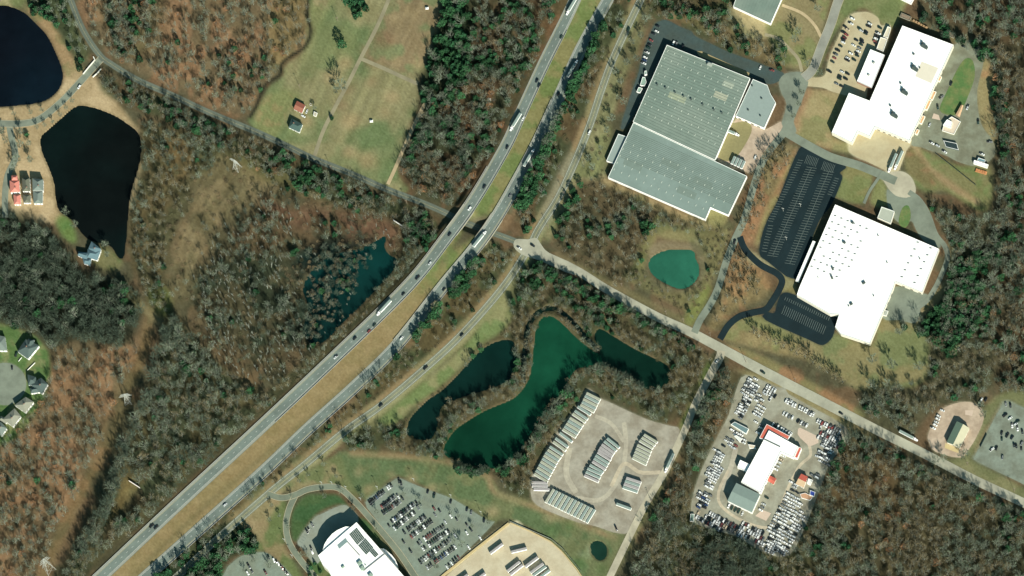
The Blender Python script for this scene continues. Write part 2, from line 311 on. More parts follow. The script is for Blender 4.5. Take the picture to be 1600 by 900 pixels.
# ---------------------------------------------------------------- ground cover colours
G = np.zeros((RH, RW, 3), np.float32)
def sst(t, a, b): t = np.clip((t-a)/(b-a), 0, 1); return t*t*(3-2*t)
def win(pts, pad):
    p = np.asarray(pts, float)
    x0 = int(np.clip(p[:, 0].min()-pad-RX0, 0, RW-1)); x1 = int(np.clip(p[:, 0].max()+pad-RX0, x0+1, RW))
    y0 = int(np.clip(p[:, 1].min()-pad-RY0, 0, RH-1)); y1 = int(np.clip(p[:, 1].max()+pad-RY0, y0+1, RH))
    return slice(y0, y1), slice(x0, x1)
TMP = np.zeros((RH, RW), bool)
def paint(poly, c1, c2=None, f=4, ns=30, a=1.0, lo=.42, hi=.6, rib=None, inv=None):
    c = np.array(c1, np.float32)
    if poly is None:
        t = sst(NZ[ns], lo, hi)[..., None]; G[:] = c*(1-t)+np.array(c2, np.float32)*t; return
    q = poly if rib else smooth(poly, 4, True)
    s = win(q, 2*f+4+(rib or 0)); TMP[s] = False
    if rib: ribrast(q, rib, TMP)
    else: rast(q, TMP)
    m = (blur(TMP[s], f)*a)[..., None]; TMP[s] = False
    if c2 is not None:
        t = sst(NZ[ns][s], lo, hi)[..., None]; c = c*(1-t)+np.array(c2, np.float32)*t
    G[s] = G[s]*(1-m)+c*m
def spots(pts, c, r, a=0.8, f=6):
    m = np.zeros((RH, RW), bool)
    for x, y, q in pts: rast([(x+q*math.cos(t)*1.1, y+q*math.sin(t)*.85) for t in np.linspace(0, 6, 12)], m)
    b = (blur(m, f)*a)[..., None]; G[:] = G*(1-b)+np.array(c, np.float32)*b
paint(None, (112, 88, 64), (88, 84, 62), ns=30)
W = {}
W['nw'] = [(105, -80), (480, -80), (482, 20), (486, 50), (472, 77), (440, 98), (435, 118), (412, 132), (395, 165), (380, 187), (330, 168), (280, 142), (222, 118), (184, 96), (165, 78), (142, 45), (122, 5)]
W['nw_strip'] = [(60, -80), (98, -80), (118, 30), (140, 85), (125, 100), (108, 78), (95, 50), (62, 15), (40, -5)]
W['south_of_road'] = [(160, 115), (200, 130), (270, 158), (340, 194), (400, 219), (450, 240), (500, 262), (560, 286), (620, 312), (682, 338), (688, 360), (672, 398), (648, 402), (638, 372), (610, 345), (560, 335), (500, 312), (430, 290), (370, 250), (300, 205), (250, 185), (190, 160), (160, 140)]
W['marsh_west'] = [(222, 190), (300, 208), (345, 232), (330, 262), (300, 285), (300, 320), (280, 350), (262, 400), (258, 450), (262, 500), (235, 480), (220, 440), (205, 400), (205, 330), (222, 260)]
W['marsh_tan'] = [(300, 262), (350, 240), (400, 280), (440, 290), (430, 320), (380, 335), (340, 360), (320, 420), (300, 470), (270, 470), (262, 420), (285, 350), (300, 310)]
W['snag_wood'] = [(430, 292), (520, 318), (600, 335), (632, 352), (640, 372), (622, 400), (600, 440), (560, 485), (500, 540), (440, 590), (400, 600), (330, 560), (290, 500), (300, 460), (325, 400), (350, 350)]
W['south_mid'] = [(262, 480), (330, 560), (400, 610), (430, 630), (395, 655), (300, 745), (210, 828), (165, 862), (140, 895), (100, 960), (85, 930), (120, 850), (170, 760), (205, 680), (225, 620), (250, 560)]
W['dark_west'] = [(-100, 325), (0, 330), (50, 345), (85, 370), (120, 420), (195, 445), (215, 460), (222, 490), (190, 540), (120, 530), (80, 545), (60, 520), (0, 505), (-100, 510)]
W['rust_sw'] = [(85, 540), (190, 540), (225, 530), (205, 590), (180, 620), (165, 680), (125, 770), (80, 850), (40, 960), (-100, 960), (-100, 700), (0, 690), (45, 650), (75, 610)]
W['centre_north'] = [(735, -80), (905, -80), (868, 20), (845, 75), (822, 120), (800, 160), (775, 225), (735, 290), (705, 322), (665, 308), (635, 290), (625, 270), (638, 215), (660, 165), (700, 160), (728, 120), (735, 60)]
W['grove_north'] = [(695, -80), (735, -80), (735, 60), (728, 120), (705, 165), (665, 170), (656, 145), (668, 100), (680, 60), (690, 20)]
W['verge_north'] = [(965, -40), (992, -20), (975, 40), (945, 105), (905, 195), (870, 270), (835, 345), (818, 372), (808, 330), (820, 285), (845, 225), (885, 150), (915, 88)]
W['verge_south'] = [(800, 400), (818, 392), (790, 420), (760, 460), (720, 508), (650, 572), (560, 645), (500, 690), (400, 778), (300, 868), (262, 902), (250, 900), (310, 840), (400, 762), (484, 690), (562, 618), (640, 545), (702, 462), (745, 405), (775, 378)]
W['east_verge'] = [(1010, -40), (1025, 0), (1010, 40), (998, 80), (975, 130), (960, 180), (950, 215), (940, 250), (945, 280), (900, 285), (905, 240), (930, 190), (955, 120), (975, 75), (1000, 30)]
W['scrub'] = [(905, 285), (950, 288), (1000, 312), (1060, 340), (1100, 352), (1108, 365), (1060, 362), (1035, 352), (1025, 365), (1010, 400), (990, 440), (960, 445), (905, 415), (872, 395), (868, 360), (890, 330)]
W['pond_strip'] = [(812, 428), (838, 412), (900, 440), (960, 472), (1040, 512), (1095, 545), (1115, 565), (1085, 610), (1065, 650), (1040, 662), (1010, 650), (950, 618), (918, 600), (896, 636), (862, 685), (832, 735), (828, 780), (795, 770), (775, 742), (700, 722), (620, 706), (545, 705), (535, 690), (570, 668), (620, 665), (645, 640), (700, 600), (750, 540), (800, 512), (795, 470)]
W['south_east'] = [(1135, 575), (1165, 590), (1140, 640), (1108, 700), (1080, 780), (1082, 815), (1150, 842), (1195, 868), (1232, 872), (1258, 835), (1282, 775), (1318, 700), (1328, 672), (1400, 705), (1500, 758), (1700, 850), (1700, 980), (960, 980), (985, 890), (1016, 820), (1055, 740), (1090, 665), (1120, 605)]
W['north_east'] = [(1430, -80), (1700, -80), (1700, 620), (1640, 628), (1600, 612), (1560, 612), (1556, 560), (1548, 500), (1550, 400), (1560, 280), (1562, 220), (1556, 170), (1556, 120), (1548, 80), (1510, 45), (1450, 12)]
W['east_mid'] = [(1432, 290), (1470, 322), (1510, 340), (1545, 335), (1556, 330), (1556, 600), (1520, 622), (1485, 625), (1448, 650), (1420, 690), (1380, 672), (1340, 645), (1345, 612), (1390, 600), (1440, 608), (1452, 580), (1448, 530), (1470, 500), (1480, 440), (1490, 400), (1478, 360), (1452, 320)]
W['east_grove'] = [(1498, 402), (1545, 396), (1540, 450), (1522, 515), (1500, 552), (1480, 560), (1464, 535), (1440, 518), (1448, 492), (1474, 470), (1484, 435)]
W['north_belt'] = [(1005, -60), (1140, -60), (1145, 15), (1170, 50), (1225, 75), (1240, 95), (1225, 108), (1190, 98), (1130, 72), (1085, 48), (1045, 26), (1018, 26)]
W['road_belt'] = [(1196, 230), (1230, 225), (1250, 235), (1235, 270), (1205, 320), (1185, 375), (1160, 380), (1152, 350), (1170, 310), (1185, 270)]
W['road_belt.001'] = [(1150, 392), (1170, 402), (1195, 425), (1205, 450), (1190, 470), (1150, 485), (1120, 515), (1105, 515), (1125, 470), (1140, 420)]
W['pond_belt'] = [(1085, 360), (1130, 355), (1145, 350), (1130, 410), (1110, 450), (1090, 500), (1060, 480), (1000, 450), (975, 430), (1000, 420), (1030, 450), (1075, 455), (1100, 430), (1100, 400)]
W['plant_belt'] = [(1165, 505), (1195, 505), (1250, 535), (1300, 570), (1335, 600), (1340, 615), (1290, 600), (1230, 565), (1170, 540)]
W['highway_slope'] = [(622, 405), (640, 374), (668, 398), (640, 428), (606, 462), (540, 528), (430, 630), (398, 652), (392, 640), (440, 592), (500, 548), (560, 488), (600, 440)]
W['office_north'] = [(245, 905), (270, 880), (330, 830), (372, 815), (400, 840), (398, 862), (372, 866), (350, 884), (338, 940), (235, 960)]
paint(W['nw'], (150, 112, 82), (118, 100, 74), 5)
paint([(160, 0), (250, -20), (240, 60), (220, 100), (190, 80)], (96, 96, 64), (120, 100, 74), 14, a=.8)
paint([(420, 20), (478, -60), (482, 30), (465, 75), (425, 115)], (132, 112, 74), (104, 96, 64), 6, a=.9)
paint(W['nw_strip'], (112, 112, 78), (90, 96, 66), 4)
paint([(0, -80), (70, -80), (40, 5), (20, 12), (-10, 8)], (170, 158, 116), (120, 128, 80), 4)
paint([(36, 10), (66, 18), (95, 55), (110, 85), (128, 104), (112, 128), (98, 128), (98, 105), (86, 78), (72, 50)], (172, 138, 100), (138, 128, 84), 3)
paint([(-80, 150), (60, 160), (96, 130), (135, 110), (215, 200), (226, 235), (218, 290), (205, 330), (190, 330), (205, 290), (214, 240), (200, 200), (150, 176), (120, 172), (80, 210), (72, 240), (92, 285), (95, 320), (110, 345), (60, 350), (-80, 345)], (200, 170, 132), (178, 150, 112), 3)
paint(W['south_of_road'], (92, 92, 64), (120, 92, 66), 5)
paint(W['marsh_west'], (104, 94, 66), (126, 102, 70), 6)
paint([(262, 208), (300, 225), (305, 260), (280, 290), (262, 280), (258, 245)], (152, 116, 78), (124, 102, 70), 6)
paint([(300, 225), (380, 240), (420, 262), (470, 268), (520, 300), (480, 315), (400, 300), (340, 270)], (126, 112, 72), (104, 100, 66), 6)
paint(W['snag_wood'], (104, 86, 62), (84, 78, 56), 8)
paint(W['highway_slope'], (92, 86, 60), (106, 92, 64), 3)
paint(W['marsh_tan'], (132, 114, 82), (112, 100, 70), 10)
paint([(400, 310), (500, 330), (600, 340), (632, 372), (610, 395), (540, 372), (450, 350)], (116, 84, 64), (98, 80, 58), 8)
paint([(480, 385), (560, 375), (590, 385), (560, 430), (505, 480), (500, 520), (430, 540), (440, 460)], (34, 38, 32), (14, 38, 36), 8)
paint([(500, 440), (470, 520), (420, 560), (330, 520), (310, 440), (400, 400)], (82, 78, 56), (52, 62, 46), 12, a=.85)
paint([(280, 540), (330, 560), (400, 600), (340, 640), (290, 600)], (138, 106, 72), (110, 96, 66), 10, a=.8)
paint(W['dark_west'], (52, 64, 50), (66, 66, 52), 10)  # dark floor colour includes the shade of the hill slope
paint(W['rust_sw'], (146, 110, 80), (116, 96, 70), 8)
paint(W['south_mid'], (92, 94, 68), (112, 96, 66), 8)
paint(smooth([(268, 450), (258, 480), (235, 500), (222, 560), (203, 600), (190, 640), (170, 690), (150, 730), (118, 790), (85, 860), (60, 920)]), (130, 106, 72), (112, 98, 66), 4, rib=17)
paint(smooth([(215, 550), (190, 600), (165, 660), (155, 720), (120, 780), (90, 830)]), (150, 112, 76), (128, 104, 70), 3, rib=6, a=.7)
paint([(195, 745), (218, 760), (205, 780), (180, 810), (168, 818), (182, 785)], (142, 118, 76), (150, 120, 76), 3)
paint([(215, 770), (225, 790), (190, 830), (160, 850), (170, 818), (195, 795)], (98, 78, 56), (84, 74, 54), 4)
paint([(232, 452), (262, 452), (268, 480), (256, 495), (240, 480)], (120, 116, 66), (104, 112, 60), 4)
paint([(205, 455), (265, 510), (262, 518), (200, 470)], (150, 132, 92), None, 3, a=.7)
# farmland
FARM = [(488, -80), (702, -80), (692, 35), (672, 80), (654, 122), (655, 165), (636, 215), (622, 265), (640, 295), (618, 302), (560, 280), (480, 243), (430, 218), (388, 192), (402, 172), (420, 138), (442, 120), (447, 103), (478, 78), (492, 50), (486, 22)]
paint(FARM, (110, 128, 82), (146, 138, 98), 2, 70, lo=.35, hi=.62)
paint([(575, 60), (600, 20), (690, -60), (690, 40), (655, 120), (570, 90)], (126, 132, 90), (146, 124, 92), 6, 30)
paint([(490, -40), (540, -40), (500, 40), (470, 100), (448, 120), (480, 60)], (164, 140, 104), (136, 134, 86), 6, 30, a=.8)
paint([(405, 165), (440, 140), (470, 150), (450, 175), (432, 215), (400, 200)], (158, 142, 96), (134, 138, 86), 4, 12)
paint([(500, 40), (560, 50), (545, 95), (500, 110), (470, 120)], (106, 128, 80), (126, 132, 86), 8, 30, a=.8)
spots([(540, 60, 0), (548, 190, 16), (612, 152, 12), (575, 250, 16), (640, 20, 10), (617, 30, 8), (618, 95, 8), (655, 102, 11), (540, 100, 14), (602, 175, 8), (548, 240, 12), (520, 120, 14), (478, 190, 10), (665, 60, 6), (612, 55, 0)], (174, 148, 108), 0, .75, 5)
spots([(545, 140, 10), (580, 128, 8), (534, 165, 10), (600, 62, 16), (580, 98, 10)], (140, 104, 76), 0, .6, 6)
for k in range(7): paint([(403+k*6, 205+k*.2), (440+k*6, 138), (441+k*6, 138), (405+k*6, 206)], (112, 118, 72), None, 1, a=.5)
paint(W['centre_north'], (118, 88, 64), (86, 84, 60), 5)
paint(W['grove_north'], (60, 70, 48), (86, 80, 56), 4)
paint([(862, 10), (905, -60), (885, 10), (850, 70), (824, 125), (800, 172), (770, 228), (730, 300), (700, 325), (735, 280), (800, 150)], (140, 100, 70), (110, 92, 62), 3)
# highway verges and median
MED = np.vstack([SBL, NBL[::-1]])
med = blur(rast(MED), 2)[..., None]; t = sst(NZ[30]*.7+NZ[12]*.3, .42, .58)[..., None]
low = np.clip((yy-430)/60, 0, 1)[..., None]
cm = np.array((118, 134, 74))*(1-t)+np.array((142, 134, 84))*t
cm = cm*(1-low*.85)+np.array((160, 132, 92))*low*.85
G[:] = G*(1-med)+cm*med
paint(smooth([(600, 545), (500, 640), (400, 725), (300, 812), (190, 920)]), (116, 106, 72), None, 3, rib=5, a=.7)
paint(smooth([(690, 480), (650, 512), (605, 562), (560, 600)]), (124, 132, 72), None, 4, rib=10, a=.7)
paint([(735, 350), (765, 340), (775, 355), (750, 372), (700, 400), (690, 420)], (92, 84, 62), None, 4)
paint(W['verge_north'], (124, 96, 68), (96, 96, 66), 4)
paint(W['verge_south'], (120, 98, 66), (96, 96, 64), 4)
FRS = FRL+normals(FRL)*0
paint(FRL, (146, 134, 98), (160, 140, 106), 2, rib=24)
a_, b_ = ribpoly(FRL, 17)
paint(np.array(a_), (158, 128, 92), (146, 132, 92), 2, rib=7)
paint(np.array(b_), (164, 156, 112), (138, 142, 92), 2, rib=7)
paint([(905, 250), (885, 300), (862, 350), (838, 365), (860, 300), (890, 240)], (142, 124, 96), (150, 144, 124), 4, a=.8)
paint([(808, 420), (830, 405), (815, 455), (800, 500), (760, 545), (690, 605), (640, 650), (600, 672), (545, 690), (590, 655), (650, 605), (720, 545), (780, 470)], (120, 138, 82), (150, 146, 100), 3, 30)
paint([(640, 640), (700, 600), (760, 545), (800, 515), (805, 530), (750, 552), (690, 612), (645, 655)], (146, 122, 88), (120, 112, 76), 3)
paint(W['east_verge'], (124, 122, 84), (110, 104, 74), 4)
paint([(930, 205), (955, 200), (948, 250), (943, 285), (905, 290), (890, 330), (868, 370), (850, 372), (880, 310), (905, 250)], (148, 140, 100), (128, 130, 86), 4)
paint(W['north_belt'], (120, 98, 68), (88, 92, 60), 4)
paint([(1040, 20), (1100, 50), (1210, 100), (1240, 100), (1200, 70), (1120, 35)], (160, 128, 90), (138, 120, 82), 3)
paint([(1140, 12), (1150, 12), (1205, 38), (1200, 58), (1180, 62), (1140, 40)], (186, 166, 122), (170, 150, 112), 2)
paint([(1200, 40), (1228, -40), (1300, -40), (1283, 60), (1268, 105), (1250, 110), (1225, 100), (1205, 70)], (136, 138, 88), (150, 134, 96), 3)
paint([(1312, 10), (1330, -60), (1432, -60), (1400, 40), (1375, 35), (1355, 15), (1330, 22), (1300, 60), (1278, 115), (1270, 112), (1290, 70)], (132, 136, 88), (118, 130, 80), 2)
paint([(1195, 40), (1228, 48), (1232, 68), (1215, 60)], (132, 132, 84), None, 3)
paint([(1262, 140), (1300, 143), (1326, 152), (1300, 210), (1330, 225), (1330, 240), (1290, 232), (1240, 212), (1240, 195), (1262, 150)], (170, 146, 104), (146, 138, 92), 2)
paint([(1270, 150), (1310, 150), (1300, 180), (1290, 192), (1265, 185), (1260, 170)], (172, 152, 108), (146, 144, 94), 3)
paint([(1245, 150), (1270, 140), (1262, 160), (1245, 205), (1236, 205)], (176, 132, 98), None, 3, a=.7)
paint([(1125, 225), (1150, 185), (1160, 200), (1150, 228), (1135, 245), (1118, 250)], (140, 128, 86), (124, 128, 82), 3)
paint(W['scrub'], (122, 98, 72), (104, 92, 68), 5)
spots([(972, 342, 9), (935, 400, 6), (955, 350, 5)], (150, 146, 128), 0, .8, 4)
paint([(1020, 345), (1035, 345), (1008, 420), (995, 430), (988, 422)], (156, 138, 92), (140, 130, 84), 2)
paint([(1028, 350), (1090, 358), (1125, 378), (1120, 386), (1090, 382), (1032, 372)], (148, 136, 92), (130, 126, 82), 3)
paint([(1012, 395), (1030, 378), (1085, 382), (1105, 400), (1100, 440), (1075, 465), (1040, 455), (1012, 430)], (142, 124, 96), (116, 108, 80), 3)
paint([(1088, 375), (1122, 380), (1120, 386), (1092, 382)], (200, 184, 156), None, 2, a=.8)
paint([(942, 275), (950, 280), (1100, 345), (1112, 330), (1135, 338), (1125, 358), (1095, 358), (950, 292)], (156, 132, 94), (140, 132, 90), 2)
paint([(1108, 328), (1136, 338), (1128, 356), (1106, 350)], (146, 138, 88), None, 2)
paint(W['pond_belt'], (124, 116, 76), (112, 108, 72), 4)
paint([(862, 395), (900, 408), (960, 440), (1020, 470), (1080, 500), (1100, 515), (1075, 510), (1000, 475), (900, 428)], (132, 116, 84), (120, 110, 76), 3)
paint([(1100, 450), (1112, 452), (1095, 490), (1080, 510), (1070, 498)], (128, 132, 72), None, 3)
paint(W['road_belt'], (164, 118, 84), (134, 116, 80), 5)
paint([(1240, 235), (1255, 240), (1240, 275), (1210, 330), (1190, 380), (1180, 380), (1200, 320), (1230, 265)], (150, 136, 88), (164, 124, 86), 3)
paint(W['road_belt.001'], (160, 122, 84), (140, 120, 82), 4)
paint([(1160, 385), (1186, 398), (1220, 412), (1240, 432), (1236, 442), (1200, 422), (1170, 410)], (160, 148, 112), None, 2)
paint([(1220, 432), (1240, 436), (1245, 462), (1222, 458)], (140, 128, 84), (150, 142, 104), 2)
paint([(1320, 258), (1358, 265), (1365, 275), (1350, 318), (1310, 310), (1302, 305), (1314, 280)], (142, 134, 86), (128, 134, 82), 2)
paint([(1372, 280), (1385, 290), (1388, 320), (1375, 325), (1360, 315)], (134, 136, 84), None, 2)
paint([(1425, 232), (1455, 240), (1500, 260), (1548, 262), (1550, 320), (1530, 330), (1480, 300), (1440, 300), (1415, 262)], (118, 132, 78), (134, 128, 84), 3)
paint(TW1, (176, 148, 108), (164, 134, 98), 3, rib=11)
paint([(1420, 235), (1450, 260), (1465, 290), (1440, 285), (1418, 265)], (156, 118, 84), (130, 118, 78), 3)
paint([(1524, 100), (1540, 90), (1556, 120), (1556, 200), (1552, 225), (1534, 196), (1526, 165)], (176, 134, 92), (160, 142, 98), 3)
paint(ISLANDS[0], (84, 118, 68), (110, 128, 76), 2)
paint([(1470, 120), (1486, 78), (1498, 62), (1522, 62), (1500, 80), (1490, 130), (1470, 160)], (142, 138, 110), None, 2, a=.6)
paint([(1412, 30), (1440, 35), (1490, 55), (1525, 62), (1500, 70), (1450, 45)], (132, 124, 84), (120, 104, 76), 3)
paint(W['east_mid'], (112, 100, 76), (100, 92, 68), 5)
paint([(1478, 390), (1490, 380), (1490, 430), (1470, 475), (1445, 500), (1430, 515), (1440, 480), (1460, 455), (1480, 430)], (164, 142, 104), (146, 134, 92), 2)
paint([(1305, 520), (1360, 540), (1375, 500), (1400, 500), (1440, 512), (1452, 545), (1450, 585), (1430, 605), (1390, 605), (1345, 610), (1310, 590), (1260, 560), (1250, 535), (1262, 528), (1290, 538)], (126, 132, 86), (144, 132, 90), 3)
paint([(1130, 528), (1150, 500), (1195, 495), (1260, 532), (1270, 560), (1220, 555), (1160, 540)], (136, 134, 86), (150, 130, 90), 3)
paint([(1145, 540), (1200, 560), (1300, 615), (1350, 645), (1340, 655), (1290, 625), (1190, 572), (1138, 545)], (168, 124, 88), (142, 130, 86), 3)
paint([(1165, 590), (1150, 578), (1200, 590), (1320, 655), (1380, 690), (1372, 700), (1330, 675), (1230, 616), (1215, 606)], (156, 140, 98), (148, 134, 92), 2)
paint(W['east_grove'], (50, 62, 42), (84, 76, 54), 4)
paint(W['north_east'], (104, 90, 68), (120, 92, 68), 6)
paint(W['south_east'], (108, 92, 66), (96, 86, 62), 6)
paint([(1230, 760), (1300, 700), (1420, 720), (1480, 780), (1380, 800), (1280, 800)], (132, 98, 68), (108, 92, 66), 14, a=.7)
paint([(1060, 800), (1140, 830), (1260, 860), (1200, 960), (1000, 960)], (108, 104, 68), (94, 90, 60), 12, a=.8)
paint(W['pond_strip'], (118, 100, 72), (96, 94, 64), 4)
paint([(1062, 665), (1088, 610), (1104, 570), (1120, 562), (1112, 590), (1085, 640), (1068, 672)], (116, 132, 70), (124, 118, 74), 3)
paint([(990, 820), (1035, 740), (1062, 672), (1075, 672), (1045, 745), (990, 850), (960, 900), (935, 910)], (136, 128, 90), (120, 116, 78), 3)
# office grounds
paint([(525, 712), (545, 706), (640, 712), (700, 722), (765, 745), (785, 772), (830, 784), (900, 820), (975, 832), (958, 875), (940, 920), (905, 920), (880, 870), (850, 838), (795, 812), (768, 818), (740, 798), (640, 750), (612, 748), (575, 782), (540, 756), (500, 752)], (96, 116, 76), (116, 122, 82), 2, 30)
paint(smooth([(545, 708), (640, 714), (700, 722), (758, 742), (775, 770), (830, 790), (900, 818), (965, 842)]), (166, 130, 96), (150, 134, 96), 3, rib=10, a=.8)
spots([(575, 765, 8), (560, 740, 6), (620, 740, 0), (562, 735, 5), (645, 748, 9), (676, 762, 9), (770, 800, 10), (860, 812, 8), (612, 742, 6), (890, 795, 0)], (172, 148, 110), 0, .7, 4)
spots([(862, 830, 10), (890, 820, 9), (905, 880, 10), (940, 890, 8)], (76, 112, 58), 0, .6, 6)
spots([(923, 858, 6), (919, 868, 4), (880, 852, 3), (908, 866, 4)], (150, 168, 140), 0, .6, 3)
paint([(440, 760), (490, 730), (530, 712), (545, 745), (560, 780), (530, 762), (490, 762), (462, 770)], (116, 124, 80), (150, 134, 96), 3)
paint([(400, 790), (440, 780), (450, 800), (445, 850), (475, 905), (455, 905), (430, 872), (412, 862), (395, 862), (398, 840), (385, 815)], (150, 132, 94), (110, 124, 74), 3)
paint([(460, 795), (478, 775), (500, 773), (530, 775), (545, 795), (530, 788), (500, 800), (480, 820), (465, 845), (457, 840), (455, 815)], (64, 100, 58), (78, 106, 62), 2)
paint([(560, 812), (575, 815), (600, 845), (612, 862), (608, 868), (580, 842)], (72, 108, 62), (120, 118, 80), 2)
paint([(484, 876), (500, 872), (520, 905), (490, 905)], (78, 110, 60), (120, 116, 76), 3)
paint(W['office_north'], (60, 70, 48), (90, 92, 62), 4)
paint([(372, 815), (400, 790), (440, 765), (430, 800), (395, 835)], (164, 140, 104), None, 3, a=.8)
# housing left
paint([(-80, 505), (30, 515), (70, 540), (78, 570), (76, 605), (60, 640), (30, 680), (-10, 700), (-80, 720)], (92, 124, 68), (120, 128, 80), 2, 12)
paint([(88, 345), (105, 335), (115, 352), (120, 380), (100, 372)], (94, 130, 66), (110, 134, 70), 3)
paint([(142, 395), (165, 385), (185, 400), (192, 415), (175, 425), (150, 415)], (90, 120, 62), (120, 116, 76), 3)
paint([(1537, 640), (1565, 615), (1600, 612), (1700, 640), (1700, 700), (1600, 640), (1572, 628), (1550, 655), (1525, 708), (1522, 720), (1600, 762), (1620, 790), (1500, 740), (1470, 715), (1495, 715)], (136, 132, 92), (120, 122, 82), 3)
paint([(1560, 640), (1572, 632), (1535, 700), (1524, 708)], (168, 138, 104), None, 2, a=.8)
# pavements bed colour under lots and fine streaks
for k, (pl, c, m_) in LOTS.items(): paint(pl, c, None, 1)
mow = blur(rast(FARM) | rast([(530, 712), (700, 722), (830, 784), (975, 832), (940, 920), (850, 838), (764, 815), (640, 750)]), 2); G *= (1+(vnoise(2.2, 77, math.radians(-66), 26)-.5)*.16*mow)[..., None]
grass_fine = (NZ[12]-.5)[..., None]*16+((vnoise(3, 401)-.5)*12)[..., None]
G += grass_fine
wd = np.zeros((RH, RW), bool)
for k in W: rast(W[k], wd)
wdm = blur(wd & ~WATC, 3)
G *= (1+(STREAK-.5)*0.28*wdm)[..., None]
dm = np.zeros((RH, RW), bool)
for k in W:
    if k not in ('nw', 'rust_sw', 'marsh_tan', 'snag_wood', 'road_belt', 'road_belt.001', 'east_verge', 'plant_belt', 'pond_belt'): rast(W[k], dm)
dmb = blur(dm & ~WATC, 3)[..., None]; G[:] = G*(1-dmb*.16)*(1-dmb*(1-np.array((.95, 1.02, .99))))  # wood floor darkened and greened: shade under the trees put into its colour
bank = blur(WATC, 3); bk = (sst(bank, .02, .3)*(1-sst(bank, .3, .6))*.5)[..., None]
G[:] = G*(1-bk)+np.array((104, 88, 62))*bk
wb = sst(bank, .55, .8)[..., None]; G[:] = G*(1-wb)+np.array((20, 34, 28))*wb
cb = blur(crk, 1)[..., None]; G[:] = G*(1-cb)+np.array((34, 36, 28))*cb
abut = (blur(cut & corr, 2))[..., None]*.6; G[:] = G*(1-abut)+np.array((120, 112, 92))*abut
lum = G.mean(-1, keepdims=True); G[:] = (G*.80+lum*.20)*np.array((.975, .98, .93), np.float32)
G = np.clip(G, 6, 250)

# ground sheet: fine inside the picture, running out to the horizon
STEP = 3
ux = np.r_[[-20000, -6000, -1500, -400], np.arange(RX0+3, RX0+RW-3, STEP), [2000, 3100, 7600, 21600]]
uy = np.r_[[-20000, -6000, -1500, -400], np.arange(RY0+3, RY0+RH-3, STEP), [1300, 2400, 6900, 20900]]
# positions on the ground plane for each grid line are taken by scaling the near-parallel view
gxx, gyy = np.meshgrid(ux, uy)
cx_, cy_ = np.clip(gxx, RX0+3, RX0+RW-4), np.clip(gyy, RY0+3, RY0+RH-4)
near = P(cx_, cy_, 0.0)
far = near+np.stack([(gxx-cx_)*MPP, -(gyy-cy_)*MPP, 0*gxx], -1)
far[..., 2] = hg(cx_, cy_)
ny_, nx_ = gxx.shape
idx = np.arange(ny_*nx_).reshape(ny_, nx_)
F = np.stack([idx[:-1, :-1], idx[1:, :-1], idx[1:, 1:], idx[:-1, 1:]], -1).reshape(-1, 4)
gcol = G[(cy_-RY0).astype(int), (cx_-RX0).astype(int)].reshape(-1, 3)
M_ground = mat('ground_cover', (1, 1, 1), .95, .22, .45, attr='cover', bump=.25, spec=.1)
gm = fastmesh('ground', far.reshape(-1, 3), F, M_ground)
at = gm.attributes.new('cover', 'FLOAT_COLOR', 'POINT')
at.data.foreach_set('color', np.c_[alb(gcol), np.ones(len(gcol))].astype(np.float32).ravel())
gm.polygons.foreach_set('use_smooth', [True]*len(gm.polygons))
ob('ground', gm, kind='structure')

# ---------------------------------------------------------------- water
for i, (k, (pl, c)) in enumerate(PONDS.items()):
    n = normals(np.vstack([pl[-1:], pl, pl[:1]]))[1:-1]
    area = 0.5*np.sum(pl[:, 0]*np.roll(pl[:, 1], -1)-np.roll(pl[:, 0], -1)*pl[:, 1])
    q = pl+n*(-3 if area > 0 else 3)
    v = P(q[:, 0], q[:, 1], 0.0); v[:, 2] = -.45-.02*i
    m = me('pond_water', v, [list(range(len(v)))], mat('water_'+k, alb(c), (.12), .3, .03, spec=.1, col2=alb(np.array(c)*1.3+3)))
    ob('pond', m, kind='structure')
    rast(pl if k != 'p7' else [(603, 368), (600, 385), (608, 399), (620, 405), (612, 424), (590, 448), (562, 478), (540, 498), (556, 456), (572, 424), (592, 384)], EX)
for nm, ln, wd_, z, c in (('inlet', CHAN, 10, -.75, (8, 34, 26)), ('creek', CREEK, 5, -.95, (18, 26, 20))):
    a, b = ribpoly(ln, wd_); n = len(a); v = np.vstack([P(a[:, 0], a[:, 1], 0.), P(b[:, 0], b[:, 1], 0.)]); v[:, 2] = z
    ob(nm, me(nm, v, [(i, i+1, n+i+1, n+i) for i in range(n-1)], mat(nm+'_water', alb(c), .1, .1, .05)), kind='structure')

# ---------------------------------------------------------------- roads
def ribbon(name, line, wd, m, off, parent=None, nacross=3, step=3.0, **props):
    p = resample(np.array(line, float), step); n = normals(p)
    w2 = np.interp(np.linspace(0, 1, len(p)), np.linspace(0, 1, len(wd)), wd)/2 if np.ndim(wd) else np.full(len(p), wd/2)
    rows = []
    for t in np.linspace(-1, 1, nacross):
        q = p+n*(w2*t)[:, None]
        if off == 'hw':
            z = zprof(q[:, 0], q[:, 1])+.15
            for _ in range(2): v = P(q[:, 0], q[:, 1], z); gp = PXY(v[:, 0], v[:, 1]); z = zprof(gp[0], gp[1])+.15
            v = P(q[:, 0], q[:, 1], z); v[:, 2] = z
        else:
            v = PG(q[:, 0], q[:, 1]); v[:, 2] = np.maximum(v[:, 2], 0)+off
        rows.append(v)
    V = np.concatenate(rows); k = len(p)
    F = np.array([(r*k+i, r*k+i+1, (r+1)*k+i+1, (r+1)*k+i) for r in range(nacross-1) for i in range(k-1)])
    if V[F[0][1]][0] is not None:
        a = V[F[0]]; cr = np.cross(a[1]-a[0], a[2]-a[0])
        if cr[2] < 0: F = F[:, ::-1]
    return ob(name, fastmesh(name, V, F, m), parent, **props)
